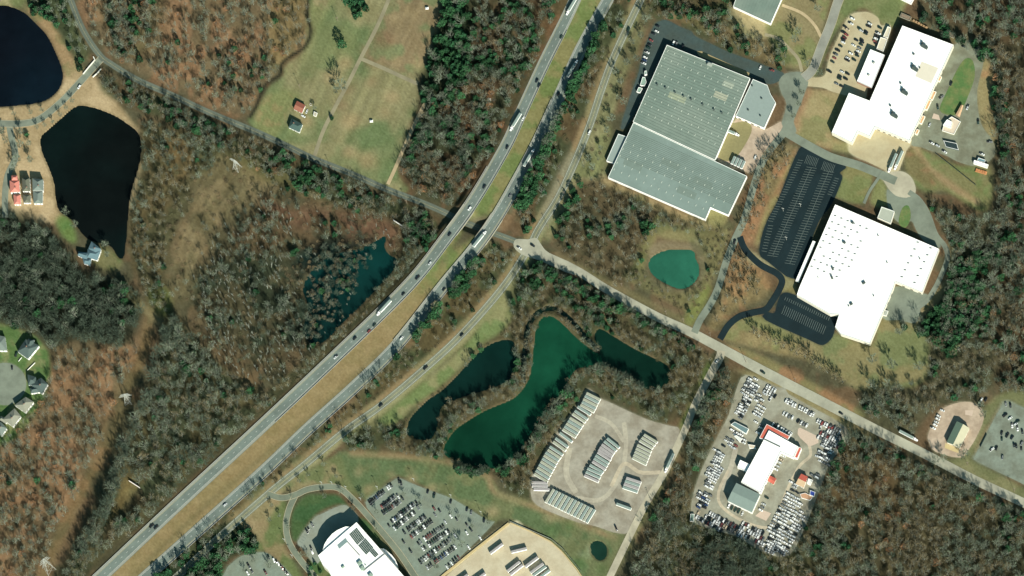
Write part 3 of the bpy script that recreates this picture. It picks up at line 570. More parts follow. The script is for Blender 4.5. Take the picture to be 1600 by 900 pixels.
def roadz(q, off, up):
    if off == 'hw':
        z = zprof(q[:, 0], q[:, 1])+.15
        for _ in range(2): v = P(q[:, 0], q[:, 1], z); gp = PXY(v[:, 0], v[:, 1]); z = zprof(gp[0], gp[1])+.15
        v = P(q[:, 0], q[:, 1], z); v[:, 2] = z+up; return v
    v = PG(q[:, 0], q[:, 1]); v[:, 2] = np.maximum(v[:, 2], 0)+off+up; return v
M_w = mat('white_road_paint', (.62, .62, .58), .7, .1, 2); M_y = mat('yellow_road_paint', (.42, .36, .16), .7, .1, 2)
def stripe(line, off_px, wpx, m, zoff, parent, name, dash=None, up=.05):
    p = resample(np.array(line, float), 3.0); p = p+normals(p)*off_px; n = normals(p)
    a = roadz(p+n*wpx/2, zoff, up); b = roadz(p-n*wpx/2, zoff, up); k = len(p)
    idx = range(k-1) if not dash else [i for i in range(k-1) if i % dash[1] < dash[0]]
    F = [(i, i+1, k+i+1, k+i) for i in idx]
    V = np.concatenate([a, b]); q = V[list(F[0])]
    if np.cross(q[1]-q[0], q[2]-q[0])[2] < 0: F = [f[::-1] for f in F]
    return ob(name, fastmesh(name, V, F, m), parent, kind='stuff' if dash else 'structure')
for nm, ln, wd_, c, mn, off in ROADS:
    m_ = mat(mn, alb(c), .9, .10, .25, col2=alb(np.array(c)*.9), bump=.05, spec=.1)
    r_ = ribbon(nm, ln, wd_, m_, off, kind='structure', nacross=5 if off == 'hw' else 3)
    wm = max(wd_) if np.ndim(wd_) else wd_
    ribrast(ln, wm+3, EX)
    if off == 'hw':
        s = 1 if nm.startswith('south') else -1
        mid = float(np.mean(wd_))/2
        stripe(ln, -(mid-3)*1, .26, M_w if s > 0 else M_y, 'hw', r_, 'edge_line')
        stripe(ln, (mid-3)*1, .26, M_y if s > 0 else M_w, 'hw', r_, 'edge_line')
        stripe(ln, 0, .3, M_w, 'hw', r_, 'lane_dashes', dash=(1, 4))
        sh = mat('shoulder_asphalt', alb((158, 160, 148)), .9, .1, .3)
        stripe(ln, (mid-1.2)*(-1), 2.6, sh, 'hw', r_, 'shoulder', up=.03); stripe(ln, (mid-1.2), 2.4, sh, 'hw', r_, 'shoulder', up=.03)
    elif nm == 'frontage_road':
        stripe(ln, 0.3, .22, M_y, off, r_, 'centre_line'); stripe(ln, -.3, .22, M_y, off, r_, 'centre_line')
        stripe(ln, 4.6, .26, M_w, off, r_, 'edge_line'); stripe(ln, -4.6, .26, M_w, off, r_, 'edge_line')
    elif nm == 'cross_road':
        stripe(ln, 0, .22, M_y, off, r_, 'centre_line'); pass
    elif nm in ('office_drive', 'office_drive.001', 'lakeside_road', 'north_road'):
        kb = mat('kerb_concrete', alb((190, 180, 150)), .9, .1, 1)
        hwid = (wm-.6)/2
        for s in (-1, 1): stripe(ln, s*hwid, .7, kb, off, r_, 'kerb', up=.1)
# ---------------------------------------------------------------- lots
LOBJ = {}
def flat(name, pl, m, z, parent=None, **props):
    pl = np.array(pl, float); v = P(pl[:, 0], pl[:, 1], 0.0); v[:, 2] = z
    a = 0.5*np.sum(v[:, 0]*np.roll(v[:, 1], -1)-np.roll(v[:, 0], -1)*v[:, 1])
    if a < 0: v = v[::-1]
    return ob(name, me(name, v, [list(range(len(v)))], m), parent, **props)
for i, (nm, (pl, c, mn)) in enumerate(LOTS.items()):
    q = smooth(pl, 3, True) if nm not in ('truck_yard', 'staff_gravel_lot', 'loading_apron', 'dock_yard') else np.array(pl, float)
    gravel = 'gravel' in mn or 'dusty' in mn
    m_ = mat(mn, alb(c), .92, .16 if (gravel or 'asphalt' in mn) else .09, .3, col2=alb(np.array(c)*(.84 if gravel else .92)+(6, 3, 0)), bump=.1, spec=.08)
    LOBJ[nm] = flat(nm, q, m_, .04+.004*i if nm != 'salvage_yard' else .05, kind='structure')
    if nm != 'loop_yard': rast(pl, EX)
M_lawn = mat('lawn', alb((88, 120, 66)), .95, .2, .5, col2=alb((118, 128, 78)))
flat('junction_paving', smooth([(824, 374), (838, 372), (847, 384), (858, 395), (902, 416), (898, 430), (850, 410), (834, 404), (816, 398), (803, 386), (806, 374)], 3, True), MATS['pale_asphalt'], .24, kind='structure')
flat('lawn', smooth(ISLANDS[0], 3, True), M_lawn, .16, kind='structure'); flat('lawn', smooth(ISLANDS[1], 3, True), M_lawn, .17, kind='structure')
flat('grass_strip', [(1088, 80), (1096, 80), (1173, 115), (1170, 120), (1092, 87)], mat('dry_grass', alb((168, 152, 112)), .95, .15, .6), .2, kind='structure')
flat('concrete_pad', [(1247, 670), (1250, 668), (1278, 682), (1279, 692), (1265, 698), (1250, 684), (1246, 678)], mat('pad_concrete', alb((212, 190, 170)), .9, .08, .6), .14, kind='structure')
flat('concrete_pad', [(1187, 800), (1192, 797), (1205, 802), (1197, 814), (1180, 806)], MATS['pad_concrete'], .14, kind='structure')
flat('concrete_pad', [(1459, 177), (1467, 180), (1469, 188), (1456, 185)], MATS['pad_concrete'], .2, kind='structure')
flat('concrete_pad', [(1476, 635+5), (1476.2, 640.3), (1476.4, 640), (1476.2, 639.8)], MATS['pad_concrete'], .14, kind='structure') if False else None
flat('concrete_pad', [(1477, 692), (1499, 701), (1497, 708), (1476, 700)], mat('tan_slab', alb((206, 186, 138)), .9, .08, .6), .14, kind='structure')
flat('concrete_pad', [(1508, 641), (1521, 641), (1519, 650), (1508, 648)], MATS['pad_concrete'], .14, kind='structure')
flat('cleared_patch', smooth([(1118, 205), (1160, 190), (1175, 200), (1165, 225), (1145, 250), (1122, 245)], 3, True), mat('yard_grass', alb((146, 138, 96)), .95, .15, .4), .16, kind='structure')
M_dirt = mat('pale_dirt_track', alb((204, 190, 164)), .95, .2, .3, col2=alb((184, 172, 150))); M_dirt2 = mat('scuffed_gravel', alb((188, 180, 160)), .95, .2, .3, col2=alb((174, 166, 148)))
for ln, wd_, z, m_ in (([(1138, 735), (1124, 765), (1124, 785), (1140, 802), (1170, 818), (1200, 824), (1214, 806), (1228, 770), (1248, 730), (1266, 712), (1264, 694)], 4.5, .12, M_dirt), ([(1150, 700), (1142, 730), (1128, 765)], 8, .11, M_dirt2), ([(975, 660), (978, 700), (968, 745), (940, 780), (900, 778)], 7, .12, M_dirt2), ([(1032, 738), (1000, 738), (975, 725), (955, 760)], 6, .13, M_dirt), ([(890, 700), (885, 740), (900, 770)], 9, .12, M_dirt2), ([(930, 650), (955, 662), (975, 690)], 6, .14, M_dirt2)):
    ribbon('dirt_track', smooth(ln), wd_, m_, z, kind='structure')
# bay lines
def bays(parent, a, b, n, v, wpx=.5, name='bay_lines', m=None, z=.2):
    a = np.array(a, float); b = np.array(b, float); v = np.array(v, float); B = []; F = []
    d = (b-a)/np.hypot(*(b-a))
    for i in range(n):
        c = a+(b-a)*i/max(1, n-1)
        for q in (c-d*wpx/2, c+d*wpx/2, c+v+d*wpx/2, c+v-d*wpx/2): B.append(q)
        F.append((4*i, 4*i+1, 4*i+2, 4*i+3))
    B = np.array(B); V = P(B[:, 0], B[:, 1], 0.0); V[:, 2] = z
    q = V[:3]
    if np.cross(q[1]-q[0], q[2]-q[0])[2] < 0: F = [f[::-1] for f in F]
    return ob(name, me(name, V, F, m or M_bay), parent, kind='stuff')
M_bay = mat('bay_paint', alb((118, 130, 124)), .8, .1, 2)
cpk = LOBJ['car_park']
for (a, b, n) in (((1268, 262), (1207, 400), 38), ((1295, 268), (1234, 412), 38)):
    bays(cpk, a, b, n, (8, 1.2)); bays(cpk, a, b, n, (-8, -1.2)); bays(cpk, a, b, 2, (0.5, .1)); 
    a_, b_ = np.array(a), np.array(b)
    flat('spine_line', [a_+(-.2, -.1), a_+(.2, .1), b_+(.2, .1), b_+(-.2, -.1)], M_bay, .2, cpk, kind='structure')
bays(cpk, (1247, 250), (1200, 345), 26, (8, 1.2)); bays(cpk, (1200, 352), (1190, 392), 10, (8, 1.2)); bays(cpk, (1311, 280), (1300, 305), 8, (-7, -2))
for (x, y) in ((1262, 246), (1288, 256)):
    for i in range(8): bays(cpk, (x+i*2.4, y-4+i*.8), (x+i*2.4+.3, y-4+i*.8+.1), 1, (-5, 13), .45)
c2 = LOBJ['car_park.001']
for (a, b) in (((1224, 484), (1288, 516)),): bays(c2, a, b, 22, (-2.6, 6.5)); bays(c2, a, b, 22, (2.6, -6.5))
bays(c2, (1228, 464), (1296, 496), 22, (-2, 5)); bays(c2, (1224, 484), (1288, 516), 2, (.4, .4))
oc = LOBJ['office_car_park']
bays(oc, (626, 757), (762, 823), 46, (-2.8, 5.5)); bays(oc, (575, 788), (612, 757), 14, (3, 4.5))
bays(LOBJ['office_car_park.001'], (376, 871), (420, 866), 14, (.5, 5.5)); bays(LOBJ['forecourt'], (468, 846), (488, 816), 9, (5, 3))
# ================================================================ buildings
def thing(name, label, cat, loc=(0, 0, 0), rz=0, group=None, sc=None):
    o = ob(name, None, None, loc, rz, sc, label=label, category=cat); o.empty_display_size = 1
    if group: o['group'] = group
    return o
def mcol(name, c, **k): return mat(name, alb(c), **({'rough': .85, 'var': .06, 'scale': .3}|k))
M_wall = mat('white_metal_wall', (.78, .77, .72), .6, .05, .5)
M_cream = mat('cream_wall', (.62, .58, .48), .8, .08, .5); M_brick = mat('brick_wall', (.26, .15, .11), .9, .1, 1)
M_white = mat('white_roof_membrane', (.82, .82, .80), .6, .03, .05, col2=(.8, .79, .76))
M_greyroof = mat('seamed_metal_roof', alb((142, 155, 142)), .45, .10, .12, col2=alb((126, 143, 131)), spec=.4)
M_greyroof2 = mat('blue_grey_metal_roof', alb((140, 157, 149)), .45, .09, .12, col2=alb((132, 149, 140)), spec=.4)
M_seam = mcol('dark_seam_metal', (112, 126, 116))  # seams in a darker tone than the roof sheets
M_flatgrey = mcol('grey_membrane', (152, 166, 160)); M_trim = mat('white_trim', (.8, .8, .76), .6, .04, 1)
M_sky = mat('skylight_plastic', (.5, .54, .46), .4, .05, 1); M_dkunit = mcol('dark_unit', (84, 96, 92)); M_unit = mcol('roof_unit_grey', (170, 176, 166))
M_door = mcol('dock_door', (120, 116, 104)); M_glass = mat('window_glass', (.03, .045, .05), .12, .1, 1, spec=.6)
M_bldgs = []
def ground_shift(pts, h):     # roof picture points -> xy
    p = np.array(pts, float); return P(p[:, 0], p[:, 1], float(h))[:, :2]
def ccw(v):
    a = np.sum(v[:, 0]*np.roll(v[:, 1], -1)-np.roll(v[:, 0], -1)*v[:, 1]); return v if a > 0 else v[::-1]
def inset(v, d):
    n = len(v); out = []
    for i in range(n):
        a, b, c = v[i-1], v[i], v[(i+1) % n]
        e1 = (b-a)/np.linalg.norm(b-a); e2 = (c-b)/np.linalg.norm(c-b)
        n1 = np.array([-e1[1], e1[0]]); n2 = np.array([-e2[1], e2[0]]); k = 1+n1@n2
        out.append(b+(n1+n2)*d/max(k, .25))
    return np.array(out)
def block(name, label, cat, roof, h, mroof, mwall, parapet=.45, z0=-.3, doors=None):
    """flat-roofed building: roof outline traced in the picture at height h"""
    v = ccw(ground_shift(roof, h)); c = v.mean(0); t = thing(name, label, cat, (c[0], c[1], 0)); u = v-c; n = len(u)
    iv = inset(u, .35); b = MB()
    V = [(p[0], p[1], z0) for p in u]+[(p[0], p[1], h) for p in u]+[(p[0], p[1], h) for p in iv]+[(p[0], p[1], h-parapet) for p in iv]
    F = [(i, (i+1) % n, n+(i+1) % n, n+i) for i in range(n)]
    b.add(V, F, 0)
    F2 = [(n+i, n+(i+1) % n, 2*n+(i+1) % n, 2*n+i) for i in range(n)]+[(2*n+i, 2*n+(i+1) % n, 3*n+(i+1) % n, 3*n+i) for i in range(n)]
    ob('wall', me('wall', V, F, mwall), t); ob('coping', me('coping', V, F2, M_trim), t)
    ob('roof', me('roof', [(p[0], p[1], h-parapet) for p in iv], [list(range(n))], mroof), t)
    rast(np.stack(PXY(v[:, 0], v[:, 1], 0.0), 1), EX); rast(roof, EX)
    if doors:
        for (i0, i1, f0, f1, cnt) in doors:       # dock doors along a wall given by two picture points
            a = ground_shift([i0], h)[0]-c; e = ground_shift([i1], h)[0]-c; L = np.linalg.norm(e-a); d = (e-a)/L; nn = np.array([d[1], -d[0]])
            if nn[1] > 0 and abs(nn[1]) > .3: nn = -nn
            dm = MB(); dm.add([(-1.5, 0, .9), (1.5, 0, .9), (1.5, 0, 3.9), (-1.5, 0, 3.9), (-1.5, -.12, .9), (1.5, -.12, .9), (1.5, -.12, 3.9), (-1.5, -.12, 3.9)], [(4, 5, 6, 7), (0, 4, 7, 3), (1, 2, 6, 5), (3, 7, 6, 2)])
            mesh = dm.mesh('dock_door', M_door)
            for k in range(cnt):
                q = a+d*L*(f0+(f1-f0)*k/max(1, cnt-1))+nn*.02
                ob('door', mesh, t, (q[0], q[1], 0), math.atan2(nn[1], nn[0])+math.pi/2)
    t['h'] = 0; del t['h']
    return t
def on_roof(t, px, py, h): p = P(px, py, float(h)); return (p[0]-t.location.x, p[1]-t.location.y, h-.45)
def pdir(dx, dy): a = P(800., 450.); b = P(800.+dx, 450.+dy); return math.atan2(b[1]-a[1], b[0]-a[0])
def skylights(t, h, o, e1, n1, e2, n2, L, Wd, dirv, m, name='skylight', skip=None, cap=.35):
    dm = MB().box(-L/2, L/2, -Wd/2, Wd/2, 0, cap); dm.V[4:] = [(x*.9, y*.8, z) for x, y, z in dm.V[4:]]; mesh = dm.mesh(name, m); r = pdir(*dirv)
    for i in range(n1):
        for j in range(n2):
            if skip and skip(i, j): continue
            ob(name, mesh, t, on_roof(t, o[0]+e1[0]*i+e2[0]*j, o[1]+e1[1]*i+e2[1]*j, h), r)
def units(t, h, lst, m=None, name='roof_unit'):
    for (x, y, lx, ly, hz, dx, dy) in lst:
        b = MB().box(-lx/2, lx/2, -ly/2, ly/2, 0, hz); b.box(-lx/2+.3, lx/2-.3, -ly/2+.3, ly/2-.3, hz, hz+.25)
        b.tube((-lx/4, 0, hz+.2), (-lx/4, 0, hz+.6), min(lx, ly)*.25, n=8)
        ob(name, b.mesh(name, m or M_unit), t, on_roof(t, x, y, h), pdir(dx, dy))
# seam lines: shallow ribs along the metal roofs
def ribs(t, h, quad, n, m, name='roof_seam', wd=.22):
    q = [np.array(k, float) for k in quad]; b = MB()
    for i in range(1, n):
        a = q[0]+(q[3]-q[0])*i/n; e = q[1]+(q[2]-q[1])*i/n
        A = P(a[0], a[1], float(h)); E = P(e[0], e[1], float(h)); c = (A+E)/2; d = (E-A)[:2]/2; nn = np.array([-d[1], d[0]])/np.linalg.norm(d)*wd
        b.obox(c-np.array(t.location), d, nn, h-.45, h-.36)
    o = ob(name, b.mesh(name, m), t); o['kind'] = 'stuff'; return o

# grey warehouse
H1 = 7.5
t = block('warehouse', 'huge grey metal-roofed warehouse with a grid of pale skylights beside the long driveway', 'warehouse', [(1042, 70), (1172, 122), (1117, 250), (989, 190)], H1, M_greyroof, M_wall)
ribs(t, H1, [(1042, 70), (1172, 122), (1117, 250), (989, 190)], 30, M_seam)
skylights(t, H1, (1043.5, 79), (10.4, 4.55), 12, (-5.1, 11.9), 9, 2.0, .5, (-5, 12), M_sky)
vent = MB().tube((0, 0, 0), (0, 0, 1.5), .5, n=8); vent.box(-.9, .9, -.9, .9, 1.5, 1.9); vm = vent.mesh('roof_vent', M_dkunit)
for x, y in [(1027, 133), (1040, 138), (1055, 145), (1068, 151), (1080, 156), (1098, 164), (1115.5, 172), (1128, 177)]: ob('roof_vent', vm, t, on_roof(t, x, y, H1))
units(t, H1, [(1109, 101, 5, 3, 3.2, 5, 2)])
for x, y, a_, b__, c in [(1128, 150, 20, 9, (176, 178, 156)), (1140, 132, 16, 8, (170, 178, 160)), (1060, 152, 26, 9, (164, 172, 146))]:
    v = P(np.array([x-a_/2, x+a_/2, x+a_/2-4, x-a_/2-4]), np.array([y-b__/2-a_*.2, y-b__/2+a_*.2, y+b__/2+a_*.2, y+b__/2-a_*.2]), H1); v = v-np.array(t.location); v[:, 2] = H1-.4
    ob('roof_patch', me('roof_patch', v[::-1], [(0, 1, 2, 3)], mcol('roof_patch_%d' % c[0], c, var=.15, scale=.2)), t)
t = block('warehouse', 'lower grey metal-roofed warehouse with white front wall and notched corner below the skylit one', 'warehouse', [(989.6, 191.5), (1117, 251.5), (1167, 275), (1138, 336), (1110, 324), (1102, 343), (950, 277)], H1-.9, M_greyroof2, M_wall)
ribs(t, H1-.9, [(985, 200), (1165, 280), (1145, 322), (965, 246)], 18, M_seam)
skylights(t, H1-.9, (978, 222), (11.6, 5.1), 15, (-4.6, 10.6), 5, 2.0, .5, (-5, 12), M_sky, skip=lambda i, j: (i >= 14 and j > 2) or (j == 4 and i > 12))
for x, y, c in [(991, 256, 0), (1075, 300, 0), (1050, 255, 0), (1100, 285, 0)]:
    v = P(np.array([x-14, x+14, x+10, x-18]), np.array([y-10, y+2, y+12, y]), H1-.9); v = v-np.array(t.location); v[:, 2] = H1-.9-.4
    ob('roof_panel', me('roof_panel', v[::-1], [(0, 1, 2, 3)], mcol('old_roof_panel', (126, 142, 132), var=.1)), t)
t = block('warehouse_annex', 'grey flat-roofed wing with white fascia on the right end of the skylit warehouse', 'building wing', [(1176.5, 123.5), (1199, 133), (1204, 147), (1212, 160), (1194, 200), (1149.5, 181)], 6.6, M_flatgrey, M_wall, doors=[((1149, 181), (1194, 200), .15, .8, 4)])
units(t, 6.6, [(1175, 134, 1.5, 1.2, 1.2, 5, 2), (1190, 154, 1.5, 1.2, 1.2, 5, 2), (1169, 172, 1.5, 1.2, 1.2, 5, 2), (1188, 181, 1.4, 1, 1.2, 5, 2)], M_dkunit)
t = block('lean_to', 'pale grey lean-to shed against the left side of the lower warehouse', 'lean-to', [(966, 209), (981, 214), (963, 256), (958, 255), (947.5, 251)], 4.5, M_flatgrey, M_wall)
for q, lb in (([(1007, 111), (1010, 110), (1011, 116), (1007, 117)], 'small pale tank box in the shade left of the warehouse, topmost of three'), ([(1004, 120), (1008, 121), (1010, 128), (1007, 134), (1000, 133)], 'pale green equipment shed in the shade left of the warehouse'), ([(998, 136), (1004, 138), (1000, 145), (994.5, 143)], 'grey-green silo housing in the shade left of the warehouse, lowest of three')):
    block('equipment_shed', lb, 'shed', q, 3.4, mcol('pale_green_roof', (150, 176, 160)), M_wall)
t = block('warehouse', 'grey-roofed building cut by the top edge above the tan yard', 'warehouse', [(1160, -32), (1145.5, 10), (1204, 37), (1232, -26)], 6.5, M_greyroof, M_wall); ribs(t, 6.5, [(1160, -32), (1145.5, 10), (1204, 37), (1232, -26)], 14, M_greyroof)
block('white_building', 'tip of a white-roofed building at the top edge right of the parking lot', 'building', [(1393, -14), (1404, -4), (1423.5, 5.5), (1434, -14)], 5, M_white, M_wall)
# white factory
t = block('factory', 'long white-roofed factory with a row of dark roof units beside the tan parking lot', 'factory', [(1410, 40), (1490, 70), (1421, 220), (1367, 198), (1359, 213), (1340, 205), (1331, 223), (1299.5, 207), (1326.5, 145), (1359, 157.5)], 9.5, M_white, M_cream, doors=[((1367, 198), (1421, 220), .1, .9, 6), ((1421, 220), (1490, 70), .05, .75, 9)])
for x, y in [(1443, 72), (1428, 107), (1412, 144), (1396, 180)]: units(t, 9.5, [(x, y, 5, 3.5, 2.4, 5, 3), (x+4.5, y+3, 2.5, 3, 1.8, 5, 3), (x-2, y-5, 2, 1.6, 2, 5, 3)], M_dkunit)
units(t, 9.5, [(1427.5, 84.5, 2, 1.6, 1.2, 5, 3), (1407, 130, 1.6, 1.6, 1.2, 5, 3), (1391, 165, 1.6, 1.6, 1.2, 5, 3), (1437, 106, 1.2, 1.2, 1.2, 5, 3)], M_dkunit)
v = P(np.array([1440., 1466, 1455, 1430]), np.array([96., 106, 130, 119]), 9.5)-np.array(t.location); v[:, 2] = 9.1
ob('roof_patch', me('roof_patch', v[::-1], [(0, 1, 2, 3)], mcol('dusty_membrane', (236, 226, 206), var=.04)), t)
# rusty canopies along the factory's right side
for (x, y, L) in [(1456, 148, 14), (1448, 163, 16), (1439, 186, 13), (1431, 205, 8), (1466, 122, 8)]:
    d = np.array((-.42, .9)); a = np.array((x, y)); q = [a-d*L/2, a+d*L/2, a+d*L/2+(4, 1.6), a-d*L/2+(4, 1.6)]
    block('loading_canopy', 'tan canopy on the right side of the white factory, number by height on the wall', 'canopy', q, 4.2, mcol('rusty_canopy', (214, 170, 124), var=.2), M_cream, .1)
can_names = ['%s tan dock canopy along the right wall of the white factory, counted from the top' % w_ for w_ in ('second', 'third', 'fourth', 'lowest', 'topmost')]
for o_, l_ in zip([o for o in COL.objects if o.name.startswith('loading_canopy')], can_names): o_['label'] = l_
t = block('office_annex', 'small white-roofed office between the tan parking lot and the long factory', 'building', [(1360, 77), (1382.5, 86), (1362, 137.5), (1339, 127)], 6.5, M_white, M_brick)
units(t, 6.5, [(1365, 98, 2.2, 2, 1.3, 5, 2), (1357, 117, 2.2, 1.6, 1, 5, 2)])
block('storage_shed', 'upper narrow cream-roofed shed at the edge of the tan parking lot', 'shed', [(1387, 41), (1392, 43), (1387.5, 59), (1380, 57)], 3.6, mcol('cream_roof', (222, 212, 186)), M_cream)
block('storage_shed', 'lower wide cream-roofed shed just above the small white office', 'shed', [(1376, 58), (1386.5, 61), (1380, 80), (1369.5, 76)], 3.6, mcol('cream_roof', (222, 212, 186)), M_cream)
for k, (x, y, lb) in enumerate([(1415, 27, 'grey flatbed of scrap at the top-left corner of the factory'), (1484, 54, 'pale mesh-sided container behind the top right corner of the factory')]):
    c = P(float(x), float(y)); t = thing('skip_container', lb, 'container', (c[0], c[1], 0), pdir(5, 2.2))
    b = MB(); b.box(-5.5, 5.5, -2.2, -2, 0, 2.2); b.box(-5.5, 5.5, 2, 2.2, 0, 2.2); b.box(-5.5, -5.3, -2, 2, 0, 2.2); b.box(5.3, 5.5, -2, 2, 0, 2.2); b.box(-5.3, 5.3, -2, 2, .2, .9)
    ob('body', b.mesh('body', mcol('container_steel', (168, 164, 146), var=.25, scale=.8)), t)
    ob('load', MB().box(-4.8, 4.8, -1.7, 1.7, .9, 1.7).mesh('load', mcol('scrap_load', (146, 128, 108), var=.4, scale=1.2)), t)
for k in range(6):
    c = P(1428+k*3.9, 32.5+k*2.2); t = ob('pallet_stack', MB().box(-1.2, 1.2, -1, 1, 0, 1+.5*(k % 3), 0).box(-1, 1, -.8, .8, 1.2+.5*(k % 3), 1.5+.5*(k % 3)).mesh('pallet_stack', mcol('pallet_wood', (186, 152, 112), var=.2)), None, (c[0], c[1], .0), pdir(5, 2.5))
    t['label'] = '%s brown pallet stack from the left behind the top wall of the factory' % ['first', 'second', 'third', 'fourth', 'fifth', 'last'][k]; t['category'] = 'pallet stack'; t['group'] = 'pallet stacks behind the factory'
# white plant
t = block('assembly_plant', 'very large white-roofed plant with rows of dark vents beside the empty black parking lot', 'factory', [(1305, 319.5), (1467.5, 389), (1441, 457), (1399, 440), (1396, 450), (1359.5, 537), (1314, 522), (1305, 511), (1311, 491.5), (1297, 491), (1245, 461), (1249, 449)], 8.2, M_white, M_cream, doors=[((1399, 440), (1441, 457), .3, .9, 3), ((1396, 450), (1359.5, 537), .1, .4, 3)])
dk = mcol('vent_grey', (130, 134, 130))
skylights(t, 8.2, (1305, 337), (9.8, 4.0), 6, (-4.6, 9.9), 9, 2.2, .9, (6, .6), dk, 'roof_vent', skip=lambda i, j: (i+j) % 7 == 6 or (i == 5 and j > 6), cap=.5)
skylights(t, 8.2, (1434, 378.5), (20, 9), 2, (-5, 10.8), 6, 2.4, 1, (6, .6), dk, 'roof_vent', cap=.5)
units(t, 8.2, [(1332, 348, 2.5, 2, 1.6, 5, 3), (1319, 379, 3, 2, 1.6, 5, 3), (1301, 420, 3, 2, 1.6, 2, 5), (1300, 434, 3, 2, 1.6, 2, 5), (1349.5, 442, 3.4, 2.4, 1.4, 5, -3), (1330, 475, 3, 2.2, 1.4, 5, -3), (1372, 368, 1.4, 1, 1.2, 1, 2), (1386, 410, 1.4, 1, 1.2, 1, 2), (1437, 404, 2, 1, 1.2, 1, 2), (1365, 462, 1.2, 1.2, 1, 1, 2), (1278, 433, 1.4, .6, .6, 1, 2), (1326, 478, 1.2, 1, 1, 1, 0)], M_dkunit)
t = block('entrance_block', 'square pale grey entrance block on the top edge of the white plant', 'building', [(1377.5, 323), (1397.5, 330), (1391.5, 349), (1371, 340)], 7.4, mcol('pale_membrane', (184, 188, 172)), M_cream)
block('covered_walkway', 'long narrow white canopy between the white plant and the black parking lot', 'canopy', [(1270, 376), (1274.5, 377.5), (1248, 440), (1243, 438.5)], 4.5, M_white, M_trim, .15)
block('stair_tower', 'small pale box of equipment at the lower right wall of the white plant', 'equipment', [(1381, 484), (1388, 486), (1385, 494), (1379, 492)], 2.5, M_unit, M_cream, .1)
# salvage yard
M_red = mcol('red_metal_roof', (214, 112, 92), var=.08, col2=alb((204, 98, 82)))
t = block('repair_hall', 'white L-shaped hall in the middle of the salvage yard full of cars', 'workshop', [(1201.5, 672.5), (1247.5, 698), (1240, 715), (1220, 706), (1188.5, 770), (1158, 753), (1193.5, 687)], 8, M_white, M_wall, doors=[((1220, 706), (1188.5, 770), .1, .8, 4)])
b = MB(); v = P(np.array([1194., 1219]), np.array([686., 698]), 8.)-np.array(t.location); d = (v[1]-v[0])[:2]; b.obox((v[0]+v[1])/2, d/2, np.array([-d[1], d[0]])/np.linalg.norm(d)*.5, 7.5, 8.0); ob('roof_step', b.mesh('roof_step', M_dkunit), t)
block('red_canopy', 'salmon red roof band wrapping the top left corner of the white salvage hall', 'canopy', [(1198, 662.5), (1234, 681.5), (1231, 687), (1201.3, 671.5), (1193, 686.5), (1186.5, 684)], 6.3, M_red, M_wall, .1)
block('red_canopy', 'short salmon roof strip on the right end of the white salvage hall', 'canopy', [(1248.5, 698.3), (1252.5, 700.3), (1246, 716), (1241, 714.8)], 6.3, M_red, M_wall, .1)
t = block('workshop_annex', 'small white square annex on the left side of the salvage hall', 'workshop', [(1156.5, 718.5), (1172.5, 726), (1166.5, 737), (1152, 730)], 5.5, M_white, M_wall)
def gable(name, label, cat, q, h, rise, ml, mr, mw, along=0, over=.4):
    """q: eaves corners traced in the picture at height h; ridge runs parallel to edge q0-q1 (along=0) or q1-q2"""
    v = ccw(ground_shift(q, h)); c = v.mean(0); t = thing(name, label, cat, (c[0], c[1], 0)); u = v-c
    if along: u = np.roll(u, -1, 0)
    r0 = (u[0]+u[3])/2; r1 = (u[1]+u[2])/2; e = inset(u, over)
    V = [(p[0], p[1], -.2) for p in e]+[(p[0], p[1], h) for p in e]
    g0 = (e[0]+e[3])/2; g1 = (e[1]+e[2])/2; V += [(g0[0], g0[1], h+rise), (g1[0], g1[1], h+rise)]
    ob('wall', me('wall', V, [(0, 1, 5, 4), (2, 3, 7, 6), (1, 2, 6, 9, 5), (3, 0, 4, 8, 7)], mw), t)
    R = [(u[0][0], u[0][1], h), (u[1][0], u[1][1], h), (r1[0], r1[1], h+rise+.15), (r0[0], r0[1], h+rise+.15), (u[3][0], u[3][1], h), (u[2][0], u[2][1], h)]
    ob('roof', me('roof', R, [(0, 1, 2, 3), (3, 2, 5, 4)], [ml, mr], [0, 1]), t)
    dm = MB().box(-.9, .9, -.08, .08, 0, 2.1).mesh('door', M_door); m0 = (e[0]+e[1])/2; d = e[1]-e[0]; nn = np.array([d[1], -d[0]])/np.linalg.norm(d)
    ob('door', dm, t, (m0[0]+nn[0]*.05, m0[1]+nn[1]*.05, 0), math.atan2(d[1], d[0]))
    wm = MB().box(-.6, .6, -.06, .06, 0, 1.2).mesh('window', M_glass)
    for f in (.2, .8):
        for (a, b_) in ((e[0], e[1]), (e[2], e[3])):
            p = a+(b_-a)*f; d = b_-a; nn = np.array([d[1], -d[0]])/np.linalg.norm(d); ob('window', wm, t, (p[0]+nn[0]*.04, p[1]+nn[1]*.04, 1.1), math.atan2(d[1], d[0]))
    rast(q, EX); return t
gable('storage_barn', 'grey gabled barn with bright white walls at the lower end of the salvage hall', 'barn', [(1150.5, 754.5), (1188, 772.5), (1175, 801), (1136.5, 782.5)], 8.5, 1.6, mcol('barn_roof', (140, 156, 148)), mcol('barn_roof', (140, 156, 148)), M_wall)
gable('red_workshop', 'red and tan roofed workshop by the right edge of the salvage yard', 'workshop', [(1252, 740), (1262.5, 745), (1256, 762.5), (1243, 756)], 5, 1.0, mcol('tan_roof', (216, 186, 150)), M_red, M_wall)
gable('red_shed', 'small salmon-roofed shed on the right wall of the white salvage hall', 'shed', [(1201, 742), (1213.5, 748), (1209, 757), (1198.5, 751)], 4, .6, M_red, M_red, M_cream)
